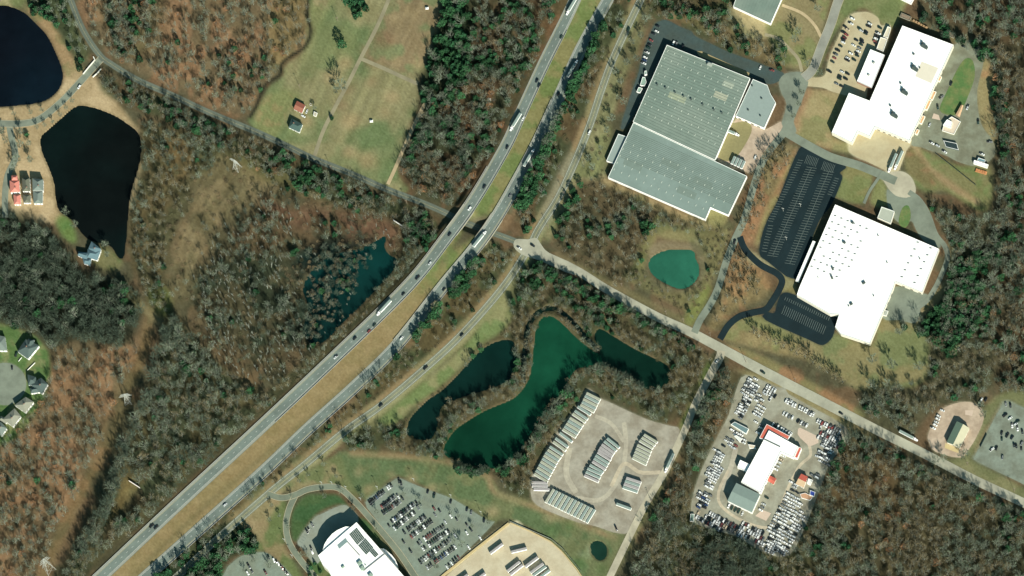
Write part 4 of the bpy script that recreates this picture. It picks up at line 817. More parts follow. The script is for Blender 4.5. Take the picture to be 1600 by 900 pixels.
for q, c, lb, h in (([(1142, 663), (1148, 659), (1170, 670), (1166, 678)], (112, 138, 140), 'blue-grey open shelter roof among the left rows of scrap cars', 3.2), ([(1147, 681), (1151, 680), (1159, 686), (1156, 691)], (236, 236, 228), 'white tarpaulin roof left of the salvage hall', 3), ([(1266, 766), (1274, 769), (1272, 776), (1265, 773)], (52, 76, 160), 'bright blue tarpaulin shelter at the wood edge below the red workshop', 3), ([(1263, 747.5), (1270, 750), (1266, 758), (1261, 755)], (240, 238, 230), 'small white-roofed hut right beside the red workshop', 3), ([(1079, 803), (1085, 803), (1084, 815), (1078, 814)], (140, 164, 150), 'pale green container at the lower left corner of the salvage yard', 2.6), ([(1250, 772), (1258, 770), (1270, 776), (1266, 782), (1252, 778)], (206, 160, 126), 'orange-brown open pen below the red workshop', 1.6), ([(1169, 694), (1180, 696), (1181, 701), (1171, 700)], (226, 210, 186), 'cream canopy hut on the left side of the white salvage hall', 3)):
    block('shelter', lb, 'shelter', q, h, mcol('shelter_%d_%d' % (c[0], c[2]), c, var=.12, scale=.8), M_wall, .08)
# shop, right side yard
gable('shop_building', 'shop with one green-grey and one cream roof slope on the pinkish gravel yard', 'shop', [(1495, 658), (1515, 669), (1499.5, 700), (1479, 691)], 5.5, 2.0, mcol('cream_slope', (206, 200, 170)), mcol('green_slope', (112, 134, 116)), M_cream, along=1)
gable('yard_hut', 'narrow tan-roofed hut beside the grass island in the loop yard', 'hut', [(1502, 163.5), (1505.5, 165), (1499.5, 183), (1493, 179.5)], 3.4, .5, mcol('hut_roof', (222, 184, 146)), mcol('hut_roof', (222, 184, 146)), M_brick, along=1)
block('dark_canopy', 'dark teal flat canopy standing on the lower part of the loop yard', 'canopy', [(1474, 219.5), (1495, 224), (1498, 234.5), (1478, 229.5)], 3, mcol('dark_teal_roof', (44, 62, 64)), M_dkunit, .08)
block('yard_office', 'white and cream flat-roofed yard office in the middle of the loop yard', 'building', [(1487, 182), (1501, 190), (1490.5, 210), (1472, 204), (1477, 188), (1480, 187)], 2.6, mcol('cream_membrane', (226, 208, 184)), M_cream)
block('white_dome_shed', 'small bright white shed roof on the yard office side nearest the factory', 'shed', [(1480, 186.5), (1488, 190.5), (1486, 200), (1473.5, 195)], 4.4, M_white, M_wall)
block('long_white_shed', 'long white shed roof at the wood edge by the green patch of the loop yard', 'shed', [(1522, 250), (1544.5, 257), (1542.5, 262), (1521, 255)], 3.6, M_white, M_wall)
block('blue_container', 'blue-grey container just behind the long white shed at the wood edge', 'container', [(1528.5, 246), (1540, 250), (1538.5, 254), (1527, 251)], 3, mcol('blue_grey_roof', (110, 146, 156)), M_dkunit)
for k in range(5):
    c = P(1526+k*3.4, 266.5+k*1.0); t = ob('log_pile', MB().tube((-1, -1.6, .5), (-1, 1.6, .5), .5, n=6).tube((0, -1.6, .5), (0, 1.6, .5), .5, n=6).tube((1, -1.6, .5), (1, 1.6, .5), .5, n=6).tube((.5, -1.6, 1.3), (.5, 1.6, 1.3), .5, n=6).tube((-.5, -1.6, 1.3), (-.5, 1.6, 1.3), .5, n=6).mesh('log_pile', mcol('orange_logs', (216, 150, 100), var=.2)), None, (c[0], c[1], 0), pdir(5, 1.5))
    t['label'] = '%s orange stack of logs from the left below the long white shed' % ['first', 'second', 'third', 'fourth', 'last'][k]; t['category'] = 'log pile'; t['group'] = 'orange log stacks by the white shed'
# office
OH = 14.5
t = block('office_building', 'big white office block with solar panels beside the full car park at the bottom edge', 'office building', [(557, 816), (652, 924), (560, 985), (520, 905), (513, 891), (505, 884), (497, 868)], OH, M_white, M_cream)
arc = [(548.5, 823.2), (540, 822.6), (527.5, 828), (519, 834), (512, 842), (507, 850), (504, 860), (504.5, 862.6)]
block('curved_wing', 'white curved front wing of the office building casting the big round shadow', 'building wing', arc, OH-1.2, M_white, M_cream)
block('curved_foyer', 'small rounded white roof bulging from the right side of the office block', 'building wing', [(594.2, 857.5), (600, 857), (606, 862), (612, 867), (617.5, 874), (621, 882), (621.5, 890), (622, 892)], OH-6, M_white, M_cream)
pan = MB().box(-1, 1, -1, 1, 0, .12).mesh('solar_panel', mat('solar_cell', alb((70, 92, 84)), .25, .1, 1, spec=.5))
M_sol = pan
def sol(A, B, C, nu, nv):      # grid of panels between three corners
    A, B, C = (np.array(k, float) for k in (A, B, C))
    for i in range(nu):
        for j in range(nv):
            q = A+(B-A)*(i+.5)/nu+(C-A)*(j+.5)/nv; u = (B-A)/nu; v_ = (C-A)/nv
            a = P(*q, OH); bu = P(*(q+u), OH)-a; bv = P(*(q+v_), OH)-a
            o = ob('solar_panel', M_sol, t, (a[0]-t.location.x, a[1]-t.location.y, OH-.2), math.atan2(bu[1], bu[0]))
            o.scale = (np.linalg.norm(bu)/2*.97, np.linalg.norm(bv)/2*.82, 1)
sol((545.5, 835), (558, 851.5), (557.5, 824.5), 5, 6)
sol((559.5, 852.5), (572, 867), (571, 841), 5, 6); sol((572.5, 859), (578, 866), (584.5, 847), 0, 0)
sol((577.5, 862), (586, 871.5), (583.2, 856.7), 3, 3)
v = P(np.array([527., 540, 543.5, 530]), np.array([852., 841, 846, 857.5]), OH)-np.array(t.location); v[:, 2] = OH-.1
ob('roof_hatch', me('roof_hatch', v[::-1], [(0, 1, 2, 3)], mcol('blue_grey_screen', (134, 156, 156))), t)
for a, b__ in (((543, 847), (562, 868)), ((602, 865), (568, 892)), ((595, 857), (622, 889))):
    A = P(float(a[0]), float(a[1]), OH)-np.array(t.location); B = P(float(b__[0]), float(b__[1]), OH)-np.array(t.location); d = (B-A)[:2]
    ob('roof_parapet', MB().obox((A+B)/2, d/2, np.array([-d[1], d[0]])/np.linalg.norm(d)*.35, OH-.5, OH+.4).mesh('roof_parapet', mcol('parapet_grey', (150, 150, 146))), t)
units(t, OH, [(562, 880, 4.5, 4, 2, 5, -4), (566, 888, 4, 4, 2.4, 5, -4), (536, 886, 3, 2, 1.6, 5, -4), (579, 899, 4, 4, 2, 5, -4), (571, 883, 1, 1, 1, 1, 0)], mcol('pale_green_unit', (160, 180, 164)))
for i, (x, y) in enumerate([(604, 863.5), (607.5, 866), (614.5, 874.5), (617, 879)]): pass
# ---------------------------------------------------------------- houses
M_sh = {k: mcol('shingles_'+k, c, var=.1, scale=1) for k, c in dict(grey=(126, 138, 130), dark=(88, 104, 100), pink=(226, 142, 126), red=(150, 84, 72), brown=(112, 114, 98), blue=(104, 132, 140), green=(76, 100, 94), tan=(150, 150, 134)).items()}
M_ww = mat('white_siding', (.78, .77, .74), .7, .04, 1)
def house(label, boxes, col, wall=M_ww, group=None, chim=True, col2=None):
    """boxes: list of (q four roof corners in the picture, eaves height, rise, along)"""
    ps = np.concatenate([ground_shift(q, h) for q, h, r, a in boxes]); c = ps.mean(0); t = thing('house', label, 'house', (c[0], c[1], 0))
    if group: t['group'] = group
    for bi, (q, h, rise, along) in enumerate(boxes):
        u = ccw(ground_shift(q, h))-c
        if along: u = np.roll(u, -1, 0)
        e = inset(u, .35); V = [(p[0], p[1], -.2) for p in e]+[(p[0], p[1], h+.02*bi) for p in e]
        ob('wall', me('wall', V, [(i, (i+1) % 4, 4+(i+1) % 4, 4+i) for i in range(4)], wall), t)
        m0 = (u[0]+u[3])/2; m1 = (u[1]+u[2])/2; L = np.linalg.norm(m1-m0); k = min(.38, np.linalg.norm(u[3]-u[0])*.38/L)
        r0 = m0+(m1-m0)*k; r1 = m1+(m0-m1)*k; hh = h+.02*bi
        R = [(p[0], p[1], hh) for p in u]+[(r0[0], r0[1], hh+rise), (r1[0], r1[1], hh+rise)]
        rf = ob('roof', me('roof', R, [(0, 1, 5, 4), (1, 2, 5), (2, 3, 4, 5), (3, 0, 4)], M_sh[col2 if (col2 and bi) else col]), t)
        wm = MB().box(-.55, .55, -.06, .06, 0, 1.3).mesh('window', M_glass)
        for i in range(4):
            a, b_ = e[i], e[(i+1) % 4]; d = b_-a; nn = np.array([d[1], -d[0]])/np.linalg.norm(d)
            for f in (.25, .75):
                for z in ((1, 4.2) if h > 5 else (1,)):
                    p = a+d*f+nn*.05; ob('window', wm, t, (p[0], p[1], z), math.atan2(d[1], d[0]))
        if bi == 0:
            if chim: ob('chimney', MB().box(-.5, .5, -.4, .4, -1.5, 1.0).mesh('chimney', M_brick), rf, (float(r0[0]+.8), float(r0[1]+.8), hh+rise))
            a, b_ = e[0], e[1]; d = b_-a; nn = np.array([d[1], -d[0]])/np.linalg.norm(d); p = (a+b_)/2+nn*.06
            ob('door', MB().box(-.5, .5, -.05, .05, 0, 2.1).mesh('door', M_door), t, (p[0], p[1], 0), math.atan2(d[1], d[0]))
        rast(q, EX)
    return t
house('pink-roofed house, first of the three tall houses by the lake', [([(15, 282), (30, 282), (31, 300), (16, 301)], 7.4, 2.4, 1), ([(18, 274), (27, 274), (28, 282), (18, 282)], 7.2, 1.6, 0), ([(21, 304), (32, 304), (32.5, 319.5), (22, 319.5)], 5.6, 2, 1)], 'pink')
house('brown-grey roofed house in the middle of the three tall houses by the lake', [([(34.5, 278), (46.5, 278), (47, 299), (35, 299)], 7.4, 2.4, 1), ([(36, 304), (48, 304), (48, 317), (36.5, 317)], 5.6, 2, 1)], 'brown')
house('wide grey-roofed house nearest the lake shore of the three tall houses', [([(50.5, 278.5), (67.5, 280), (67.5, 298), (51, 298)], 7.4, 2.6, 1), ([(51.5, 298.5), (67, 298.5), (66.5, 318), (52.5, 318)], 5.8, 2.2, 1)], 'grey')
house('rambling blue-grey roofed house on the wooded lake shore', [([(143, 377), (158, 389), (152, 400), (138, 388)], 6, 2.6, 1), ([(137, 389), (158, 391), (152, 407), (136, 402)], 5.6, 2.6, 0), ([(122, 393), (138, 395), (136, 407), (121, 399)], 5, 2.2, 0), ([(129, 403), (143, 404), (141, 415), (131, 412)], 4.6, 2, 0)], 'blue')
house('dark grey hip-roofed house with white walls above the cul-de-sac', [([(40, 530), (61.5, 540), (44, 561), (27, 549)], 6.6, 3.2, 0), ([(44, 529), (54, 531), (50, 545), (40, 541)], 7, 2.6, 1)], 'dark')
house('grey house right of the cul-de-sac between lawn and brown wood', [([(48, 601), (64, 590), (75, 600), (66, 616)], 6.2, 3, 0), ([(43, 585), (56, 589), (57, 602), (44, 602)], 5.6, 2.6, 0), ([(47, 606), (60, 602), (62, 613), (48, 615)], 5.4, 2.2, 0)], 'dark')
house('light grey house, upper of the two below the cul-de-sac', [([(22.5, 633), (40, 620), (53, 628), (39.5, 645)], 6.2, 2.6, 0)], 'tan')
house('light grey house, lower of the two below the cul-de-sac', [([(4, 655), (22.5, 638), (33, 650), (20.5, 667)], 6.2, 2.6, 0), ([(1, 650), (12, 655), (10, 662), (-1, 656)], 5, 1.8, 0)], 'tan')
house('grey house cut by the left edge below the cul-de-sac', [([(-10, 664), (1, 659), (11, 669), (2, 682), (-8, 680)][:4], 6, 2.4, 0)], 'grey')
house('grey house cut by the left edge above the cul-de-sac', [([(-12, 522), (8, 526), (11, 548), (-12, 548)], 6, 2.6, 0)], 'grey')
house('dark green-roofed farmhouse with white porch on the mown field', [([(455.5, 185), (473, 194), (468, 207), (450.5, 199)], 4.6, 2.4, 0)], 'green')
gable('red_roof_barn', 'rusty red-roofed farm outbuilding above the green farmhouse', 'barn', [(464, 157.5), (477.5, 164.5), (472, 177), (458.5, 170.5)], 3.6, .9, mcol('rust_roof', (168, 110, 90), var=.12, scale=.6), mcol('rust_roof2', (160, 96, 78), var=.15, scale=.6), M_ww)
block('patio_shed', 'small pale flat-roofed garden shed right of the farmhouse', 'shed', [(490.5, 174), (496, 176.5), (494, 182), (489.5, 180.5)], 2.2, mcol('pale_shed_roof', (196, 188, 166)), M_cream, .08)
rast([(488, 170), (500, 172), (497, 186), (486, 184)], EX)
c = PG(485.5, 163.5); b = MB()
for i in range(16): a = 6.2832*i/16; b.obox((1.1*math.cos(a), 1.1*math.sin(a)), (.22*math.sin(a), -.22*math.cos(a)), (.08*math.cos(a), .08*math.sin(a)), 0, .5)
t = ob('paddling_ring', b.mesh('paddling_ring', M_ww), None, tuple(c)); t['label'] = 'small white ring of a trampoline on the farmhouse lawn'; t['category'] = 'trampoline'
for x, y, lb in [(580.5, 190, 'small white peaked canopy alone in the middle of the mown field'), (764.5, 156, 'white tarpaulin hut hidden in the central wood'), (667.5, 13.5, 'white water trough at the top of the mown field')]:
    c = PG(float(x), float(y)); b = MB().box(-.05, .05, -.05, .05, 0, 2)
    b.add([(-1.7, -1.4, 1.8), (1.7, -1.4, 1.8), (1.7, 1.4, 1.8), (-1.7, 1.4, 1.8), (0, 0, 3.0)], [(0, 1, 4), (1, 2, 4), (2, 3, 4), (3, 0, 4)])
    for sx in (-1.6, 1.6):
        for sy in (-1.3, 1.3): b.box(sx-.05, sx+.05, sy-.05, sy+.05, 0, 1.8)
    t = ob('canopy', b.mesh('canopy', M_ww), None, tuple(c)); t['label'] = lb; t['category'] = 'canopy'

# ---------------------------------------------------------------- bridges, walls, rails
M_conc = mcol('bridge_concrete', (176, 170, 148), var=.1)
def deck(line, near, half, label, name='road_bridge', halfw=9.6):
    p = resample(np.array(line, float), 1.5); d = np.hypot(p[:, 0]-near[0], p[:, 1]-near[1]); k = np.where(d < half)[0]; q = p[k]; n = normals(p)[k]
    z = lambda s: roadz(q+n*s, 'hw', 0)
    L, R = z(-halfw), z(halfw); L2, R2 = z(-halfw-.8), z(halfw+.8); c = (L+R).mean(0)/2
    t = thing(name, label, 'bridge', tuple(c)); m = len(q)
    def strip(nm, A, B, z0, z1, mm):
        V = np.concatenate([A-c+(0, 0, z0), B-c+(0, 0, z0), A-c+(0, 0, z1), B-c+(0, 0, z1)]); F = []
        for i in range(m-1):
            for (a, b_) in ((0, 1), (1, 3), (3, 2), (2, 0)): F.append((a*m+i, a*m+i+1, b_*m+i+1, b_*m+i))
        F += [(0, m, 3*m, 2*m), (m-1, 3*m-1, 4*m-1, 2*m-1)]
        ob(nm, me(nm, V, F, mm), t)
    strip('deck', L, R, -1.3, -.06, M_conc); strip('parapet', L, L2, -1.3, .9, M_conc); strip('parapet', R, R2, -1.3, .9, M_conc)
    for f in (.33, .67):
        i = int(m*f); a = (L[i]*.85+R[i]*.15)-c; b_ = (R[i]*.85+L[i]*.15)-c; dd = (b_-a)[:2]; nn = np.array([-dd[1], dd[0]])/np.linalg.norm(dd)*.4
        ob('pier', MB().obox((a+b_)/2, dd/2, nn, -c[2], -1.3).mesh('pier', M_conc), t)
deck(SBL, (718, 343), 24, 'upper-left overpass deck carrying southbound lanes over the cross road')
deck(NBL, (762, 358), 24, 'lower-right overpass deck carrying northbound lanes over the cross road')
def wallline(name, label, cat, pts, h, wd, m, z=0.0, group=None, posts=None):
    p = np.array(pts, float); v = PG(p[:, 0], p[:, 1]); c = v[0]; t = thing(name, label, cat, tuple(c), group=group)
    for i in range(len(v)-1):
        a, b_ = v[i]-c, v[i+1]-c; d = (b_-a)[:2]; nn = np.array([-d[1], d[0]])/np.linalg.norm(d)*wd/2; zz = min(a[2], b_[2])
        ob('panel' if posts else 'wall', MB().obox((a+b_)/2, d/2, nn, zz+(.3 if posts else -.2), zz+h).mesh('panel', m), t)
        if posts:
            L = np.linalg.norm(d); k = max(1, int(L/posts)); pb = MB()
            for j in range(k+1): q = a[:2]+d*j/k; pb.box(q[0]-.08, q[0]+.08, q[1]-.08, q[1]+.08, zz-.2, zz+h+.1)
            s = ob('posts', pb.mesh('posts', m), t); s['kind'] = 'stuff'
    return t
M_tanw = mcol('tan_wall', (206, 184, 136))
wallline('retaining_wall', 'long tan retaining wall between the full car park and the truck yard', 'wall', [(795, 818), (745, 857), (693, 899), (672, 918)], 1.2, 2.2, M_tanw)
wallline('retaining_wall', 'tan boundary wall along the right side of the truck yard', 'wall', [(797, 817), (826, 829), (860, 846), (877, 861), (901, 889), (925, 925)], .8, 1.0, M_tanw)
wallline('bridge_wall', 'white parapet wall on the left side of the lane by the round lake', 'wall', [(146, 89), (148.5, 94), (139, 105), (130, 116)], 1.6, .8, mat('white_parapet', (.7, .68, .6), .8))
wallline('bridge_wall', 'white parapet wall on the right side of the lane where it meets the cross road', 'wall', [(158, 108), (152, 115), (145, 121)], 1.6, .8, MATS['white_parapet'])
wallline('white_fence', 'straight white fence on the lawn right of the cul-de-sac', 'fence', [(43, 579), (55, 567)], 1.5, .25, M_ww)
wallline('white_fence', 'short white fence between the cul-de-sac house and its drive', 'fence', [(29, 565), (34, 559)], 1.5, .25, M_ww)
wallline('billboard', 'long thin white-topped hoarding in the marsh by the evergreens', 'hoarding', [(615, 345), (632, 356)], 3.5, .4, M_ww)
wallline('billboard', 'white and pink hoarding in the clearing left of the highway', 'hoarding', [(202, 752), (219, 763)], 3.5, .4, mat('pinkish_white', (.76, .7, .66), .7))
wallline('yard_fence', 'dark screen fence standing on the left side of the gravel lot', 'fence', [(1542, 679), (1532, 699)], 2, .3, M_dkunit)
wallline('yard_fence', 'chain fence running diagonally between green patch and tan track', 'fence', [(1462, 240), (1490, 262), (1525, 290)], 1.6, .1, M_dkunit, posts=4)
wallline('site_fence', 'long thin fence around the drainage pond grass beside the truck yard', 'fence', [(797, 815), (862, 843), (880, 858), (908, 893)], 1.8, .08, M_unit, posts=4)
M_gal = mat('galvanised_steel', (.5, .5, .47), .5, .1, 1, metal=.4)
def rail(line, off, i0, i1, label):
    p = resample(np.array(line, float), 6); p = p[int(len(p)*i0):int(len(p)*i1)]; n = normals(p); v = roadz(p+n*off, 'hw', 0); c = v[0].copy(); t = thing('guard_rail', label, 'guard rail', tuple(c), group='guard rails along the highway')
    bm_, pm = MB(), MB()
    for i in range(len(v)-1):
        a, b_ = v[i]-c, v[i+1]-c; d = (b_-a)[:2]; nn = np.array([-d[1], d[0]])/np.linalg.norm(d)*.12
        x = [a[:2]-nn, b_[:2]-nn, b_[:2]+nn, a[:2]+nn]; zz = [a[2], b_[2], b_[2], a[2]]
        V = [(x[k][0], x[k][1], zz[k]+.45) for k in range(4)]+[(x[k][0], x[k][1], zz[k]+.95) for k in range(4)]
        bm_.add(V, [(4, 5, 6, 7), (0, 1, 5, 4), (1, 2, 6, 5), (2, 3, 7, 6), (3, 0, 4, 7)]); pm.box(a[0]-.1, a[0]+.1, a[1]-.1, a[1]+.1, a[2]-.6, a[2]+.5)
    ob('beam', bm_.mesh('beam', M_gal), t); s = ob('posts', pm.mesh('posts', M_gal), t); s['kind'] = 'stuff'
rail(SBL, -9.6, .08, .62, 'guard rail on the median side of the southbound lanes'); rail(SBL, 9.9, .25, .98, 'guard rail on the wooded outer side of the southbound lanes')
rail(NBL, 9.2, .18, .5, 'guard rail on the median side of the northbound lanes'); rail(NBL, -10, .12, .98, 'guard rail on the evergreen outer side of the northbound lanes')

# ---------------------------------------------------------------- pylons, poles, lamps
M_lat = mat('pale_lattice_steel', (.4, .41, .37), .6, .05, 1)
def pylon(px, py, h, rz, label, base=7.0):
    c = PG(float(px), float(py)); t = thing('power_pylon', label, 'pylon', tuple(c), rz)
    b = MB(); lv = [(0, base/2), (h*.25, base*.36), (h*.5, base*.22), (h*.7, base*.13), (h*.88, base*.09), (h, .15)]
    for (z0, w0), (z1, w1) in zip(lv[:-1], lv[1:]):
        cs = [(-1, -1), (1, -1), (1, 1), (-1, 1)]
        for i in range(4):
            a, d = cs[i], cs[(i+1) % 4]
            b.tube((a[0]*w0, a[1]*w0, z0), (a[0]*w1, a[1]*w1, z1), .15, n=4)
            b.tube((a[0]*w0, a[1]*w0, z0), (d[0]*w1, d[1]*w1, z1), .08, n=3); b.tube((d[0]*w0, d[1]*w0, z0), (a[0]*w1, a[1]*w1, z1), .08, n=3)
            b.tube((a[0]*w1, a[1]*w1, z1), (d[0]*w1, d[1]*w1, z1), .08, n=3)
    ob('tower', b.mesh('tower', M_lat), t)
    for z, L in ((h*.72, 6.5), (h*.84, 5.2), (h*.95, 4)):
        a = MB()
        for s in (-1, 1): a.tube((0, -.5, z), (s*L, 0, z+.3), .16, n=4); a.tube((0, .5, z), (s*L, 0, z+.3), .16, n=4); a.tube((0, 0, z+1.5), (s*L, 0, z+.4), .08, n=3); a.tube((s*L, 0, z+.2), (s*L, 0, z-1.6), .12, n=4)
        ob('cross_arm', a.mesh('cross_arm', M_lat), t)
pylon(77, 889, 42, pdir(5, -4), 'largest pale lattice pylon at the lower left corner by the highway', 10)
pylon(200, 628, 30, pdir(5, -1), 'pale lattice pylon standing in the brown power line cut', 7)
pylon(371, 263, 30, pdir(5, 3), 'pale lattice pylon in the marsh below the cross road', 7)
M_wood = mat('pole_wood', (.2, .16, .12), .9, .15, 2)
def polemesh(h):
    b = MB().tube((0, 0, -.3), (0, 0, h), .2, .14, n=6); a = MB().box(-1.3, 1.3, -.08, .08, h-.9, h-.7); a.box(-1, 1, -.08, .08, h-2, h-1.85)
    for x in (-1.2, -.5, .5, 1.2): a.tube((x, 0, h-.7), (x, 0, h-.4), .08, n=5)
    return b.mesh('shaft', M_wood), a.mesh('cross_arm', M_wood)
S12, A12 = polemesh(12.5)
for x, y, l in [(528, 33, 'utility pole at the top of the mown farm field'), (469, 138, 'utility pole beside the creek above the farm buildings'), (518, 265, 'utility pole on the roadside at the foot of the farm track'), (636, 318, 'utility pole by the road where the sandy track joins'), (857, 357, 'utility pole just above the frontage road crossing'), (882, 305, 'utility pole beside the frontage road left of the scrub'), (972, 448, 'utility pole on the pale road verge below the green pond'), (1041, 491, 'left utility pole of the two above the road fork'), (1068, 503, 'right utility pole of the two above the road fork'), (1110, 525, 'utility pole on the corner where the factory road meets the pale road'), (1585, 768, 'utility pole at the right edge below the gravel lot'), (1512, 727, 'utility pole below the shop yard by the pale road'), (1019, 786, 'utility pole beside the access road along the trailer yard'), (922, 205, 'utility pole beside the frontage road near the white van'), (1342, 628, 'utility pole by the pale road below the lawn'), (941, 140, 'utility pole on the frontage road left of the warehouse'), (1166, 567, 'utility pole on the road corner above the salvage yard'), (1243, 596, 'utility pole on the verge across from the salvage yard entrance')]:
    c = PG(float(x), float(y)); t = thing('utility_pole', l, 'utility pole', tuple(c), pdir(5, -1), 'wooden utility poles along the roads'); ob('shaft', S12, t); ob('cross_arm', A12, t)
lm = MB().tube((0, 0, 0), (0, 0, 10), .16, .1, n=6).mesh('post', M_lat); lh = MB().box(-1.3, 1.3, -.25, .25, 9.9, 10.15).mesh('lamp_head', M_lat)
ORD = ['first', 'second', 'third', 'fourth', 'fifth', 'sixth', 'seventh', 'eighth', 'ninth', 'tenth', 'eleventh', 'twelfth', 'thirteenth', 'fourteenth', 'fifteenth', 'sixteenth', 'seventeenth', 'eighteenth', 'nineteenth', 'twentieth', 'twenty-first', 'twenty-second', 'twenty-third', 'twenty-fourth', 'twenty-fifth', 'twenty-sixth']
TENS = ['', '', 'twenty', 'thirty', 'forty', 'fifty', 'sixty', 'seventy', 'eighty', 'ninety']; TENTH = ['', '', 'twentieth', 'thirtieth', 'fortieth', 'fiftieth', 'sixtieth', 'seventieth', 'eightieth', 'ninetieth']
def nth(i):
    n = i+1
    if n <= 20: return ORD[i]
    return TENTH[n//10] if n % 10 == 0 else TENS[n//10]+'-'+ORD[n % 10-1]
def lamps(pts, where):
    for i, (x, y) in enumerate(pts):
        c = PG(float(x), float(y)); t = thing('street_lamp', '%s pale lamp post from the left %s' % (nth(i), where), 'street lamp', tuple(c), pdir(5, 2), group='lamp posts '+where); ob('post', lm, t); ob('lamp_head', lh, t)
lamps([(590, 764), (647, 752), (705, 777), (752, 803)], 'on the grass edge of the full car park')
lamps([(445, 846), (457, 871), (503, 757), (519, 757), (541, 764), (564, 782)], 'along the curved office drives')
lamps([(1224, 330), (1251, 323), (1229, 375)], 'in the empty black parking lot')
# ================================================================ vehicles
M_paint = mat('car_paint', (1, 1, 1), .28, .03, 1, spec=.5, objcol=True); M_tyre = mat('tyre_rubber', (.02, .02, .02), .9, .1, 4)
M_cglass = mat('car_glass', (.015, .02, .024), .08, .05, 1, spec=.7); M_chr = mat('lamp_clear', (.6, .6, .58), .3, .05, 1)
def loft(b, secs, m):          # secs: list of (x, halfwidth, z0, z1, topinset)
    V = []; 
    for x, w_, z0, z1, ti in secs: V += [(x, -w_, z0), (x, w_, z0), (x, w_, (z0*.35+z1*.65)), (x, w_-ti, z1), (x, -w_+ti, z1), (x, -w_, (z0*.35+z1*.65))]
    F = []
    for i in range(len(secs)-1):
        for k in range(6): F.append((i*6+k, i*6+(k+1) % 6, (i+1)*6+(k+1) % 6, (i+1)*6+k))
    n = (len(secs)-1)*6; F += [(5, 4, 3, 2, 1, 0), tuple(n+k for k in range(6))]
    F = [tuple(reversed(f)) for f in F]
    b.add(V, F, m)
def carmesh(kind):
    b = MB(); L, W_ = dict(sedan=(4.7, .92), suv=(4.8, .97), pickup=(5.7, 1.0), van=(5.4, 1.0))[kind]; h = L/2
    hood = dict(sedan=.82, suv=1.0, pickup=1.08, van=1.05)[kind]; rf = dict(sedan=1.42, suv=1.72, pickup=1.82, van=2.05)[kind]
    loft(b, [(-h, W_*.86, .35, hood*.9, .1), (-h+.25, W_, .25, hood, .1), (h-.9, W_, .25, hood, .12), (h-.2, W_*.9, .3, hood*.85, .15), (h, W_*.78, .35, hood*.7, .1)], 0)
    if kind == 'sedan': g = (-1.75, -1.05, .75, 1.55)
    elif kind == 'suv': g = (-2.25, -1.9, .6, 1.35)
    elif kind == 'pickup': g = (-.7, -.45, .95, 1.6)
    else: g = (-2.6, -2.5, 1.5, 2.2)
    a, c, d, e = g; w1, w2 = W_*.9, W_*.74
    V = [(a, -w1, hood-.03), (e, -w1, hood-.03), (e, w1, hood-.03), (a, w1, hood-.03), (c, -w2, rf-.08), (d, -w2, rf-.08), (d, w2, rf-.08), (c, w2, rf-.08)]
    b.add(V, [(0, 1, 5, 4), (1, 2, 6, 5), (2, 3, 7, 6), (3, 0, 4, 7)], 1)
    b.add([(c-.03, -w2-.02, rf-.08), (d+.03, -w2-.02, rf-.08), (d+.03, w2+.02, rf-.08), (c-.03, w2+.02, rf-.08), (c+.1, -w2+.08, rf), (d-.1, -w2+.08, rf), (d-.1, w2-.08, rf), (c+.1, w2-.08, rf)], [(4, 5, 6, 7), (0, 1, 5, 4), (1, 2, 6, 5), (2, 3, 7, 6), (3, 0, 4, 7)], 0)
    if kind == 'pickup': b.box(-h+.15, a-.1, -W_+.15, W_-.15, hood+.001, hood+.03, 2); 
    for x in (-h+.95, h-.95):
        for s in (-1, 1): b.tube((x, s*(W_-.22), .33), (x, s*(W_+.01), .33), .33, n=8, m=2)
    for s in (-1, 1): b.box(h-.12, h+.02, s*W_*.6-.18, s*W_*.6+.18, .5, .68, 3)
    return b.mesh(kind, [M_paint, M_cglass, M_tyre, M_chr])
CM = {k: carmesh(k) for k in ('sedan', 'suv', 'pickup', 'van')}
CN = {'D': ('black', (.012, .014, .016)), 'K': ('green', (.016, .036, .026)), 'G': ('grey', (.16, .17, .17)), 'W': ('white', (.66, .67, .65)), 'S': ('silver', (.45, .47, .47)), 'R': ('red', (.2, .05, .045)), 'B': ('blue', (.025, .045, .11)), 'T': ('tan', (.42, .34, .24)), 'M': ('maroon', (.11, .03, .03)), 'Y': ('yellow', (.6, .5, .06))}
NCAR = [0]; vr = random.Random(5)
KN = dict(sedan='saloon', suv='estate car', pickup='pickup truck', van='van')
def car(x, y, cc, d, label, group=None, kind=None, name='parked_car', cat='car', up=None, jit=4):
    kind = kind or vr.choice(('sedan', 'sedan', 'suv', 'suv', 'pickup')); n, c = CN[cc]
    if up == 'hw':
        v = roadz(np.array([[x, y]], float), 'hw', .06)[0]
    else: v = PG(float(x), float(y)); v[2] = max(v[2], 0)+(up if up is not None else .22)
    o = ob(name, CM[kind], None, tuple(v), pdir(*d)+math.radians(vr.uniform(-jit, jit)))
    f = vr.uniform(.85, 1.15); o.color = (c[0]*f, c[1]*f, c[2]*f, 1); s = vr.uniform(.96, 1.03); o.scale = (s, s, s)
    o['label'] = label.format(c=n, k=KN[kind]); o['category'] = cat
    if group: o['group'] = group
    NCAR[0] += 1; return o
def row(p0, p1, n, cols, d, where, group, **k):
    for i in range(n):
        cc = cols[i % len(cols)]
        if cc == '.': continue
        x = p0[0]+(p1[0]-p0[0])*i/max(1, n-1); y = p0[1]+(p1[1]-p0[1])*i/max(1, n-1)
        car(x, y, cc, d, '{c} {k}, %s from left %s' % (nth(i), where), group, **k)
od = (.55, .84); OG = 'cars in the full office car park'
row((578, 786), (599.5, 768.5), 9, 'DDDDBDGDD', od, "in the full car park's upper left row", OG)
row((606, 763), (611.5, 758.5), 3, 'WSD', od, "at the full car park's upper bend", OG)
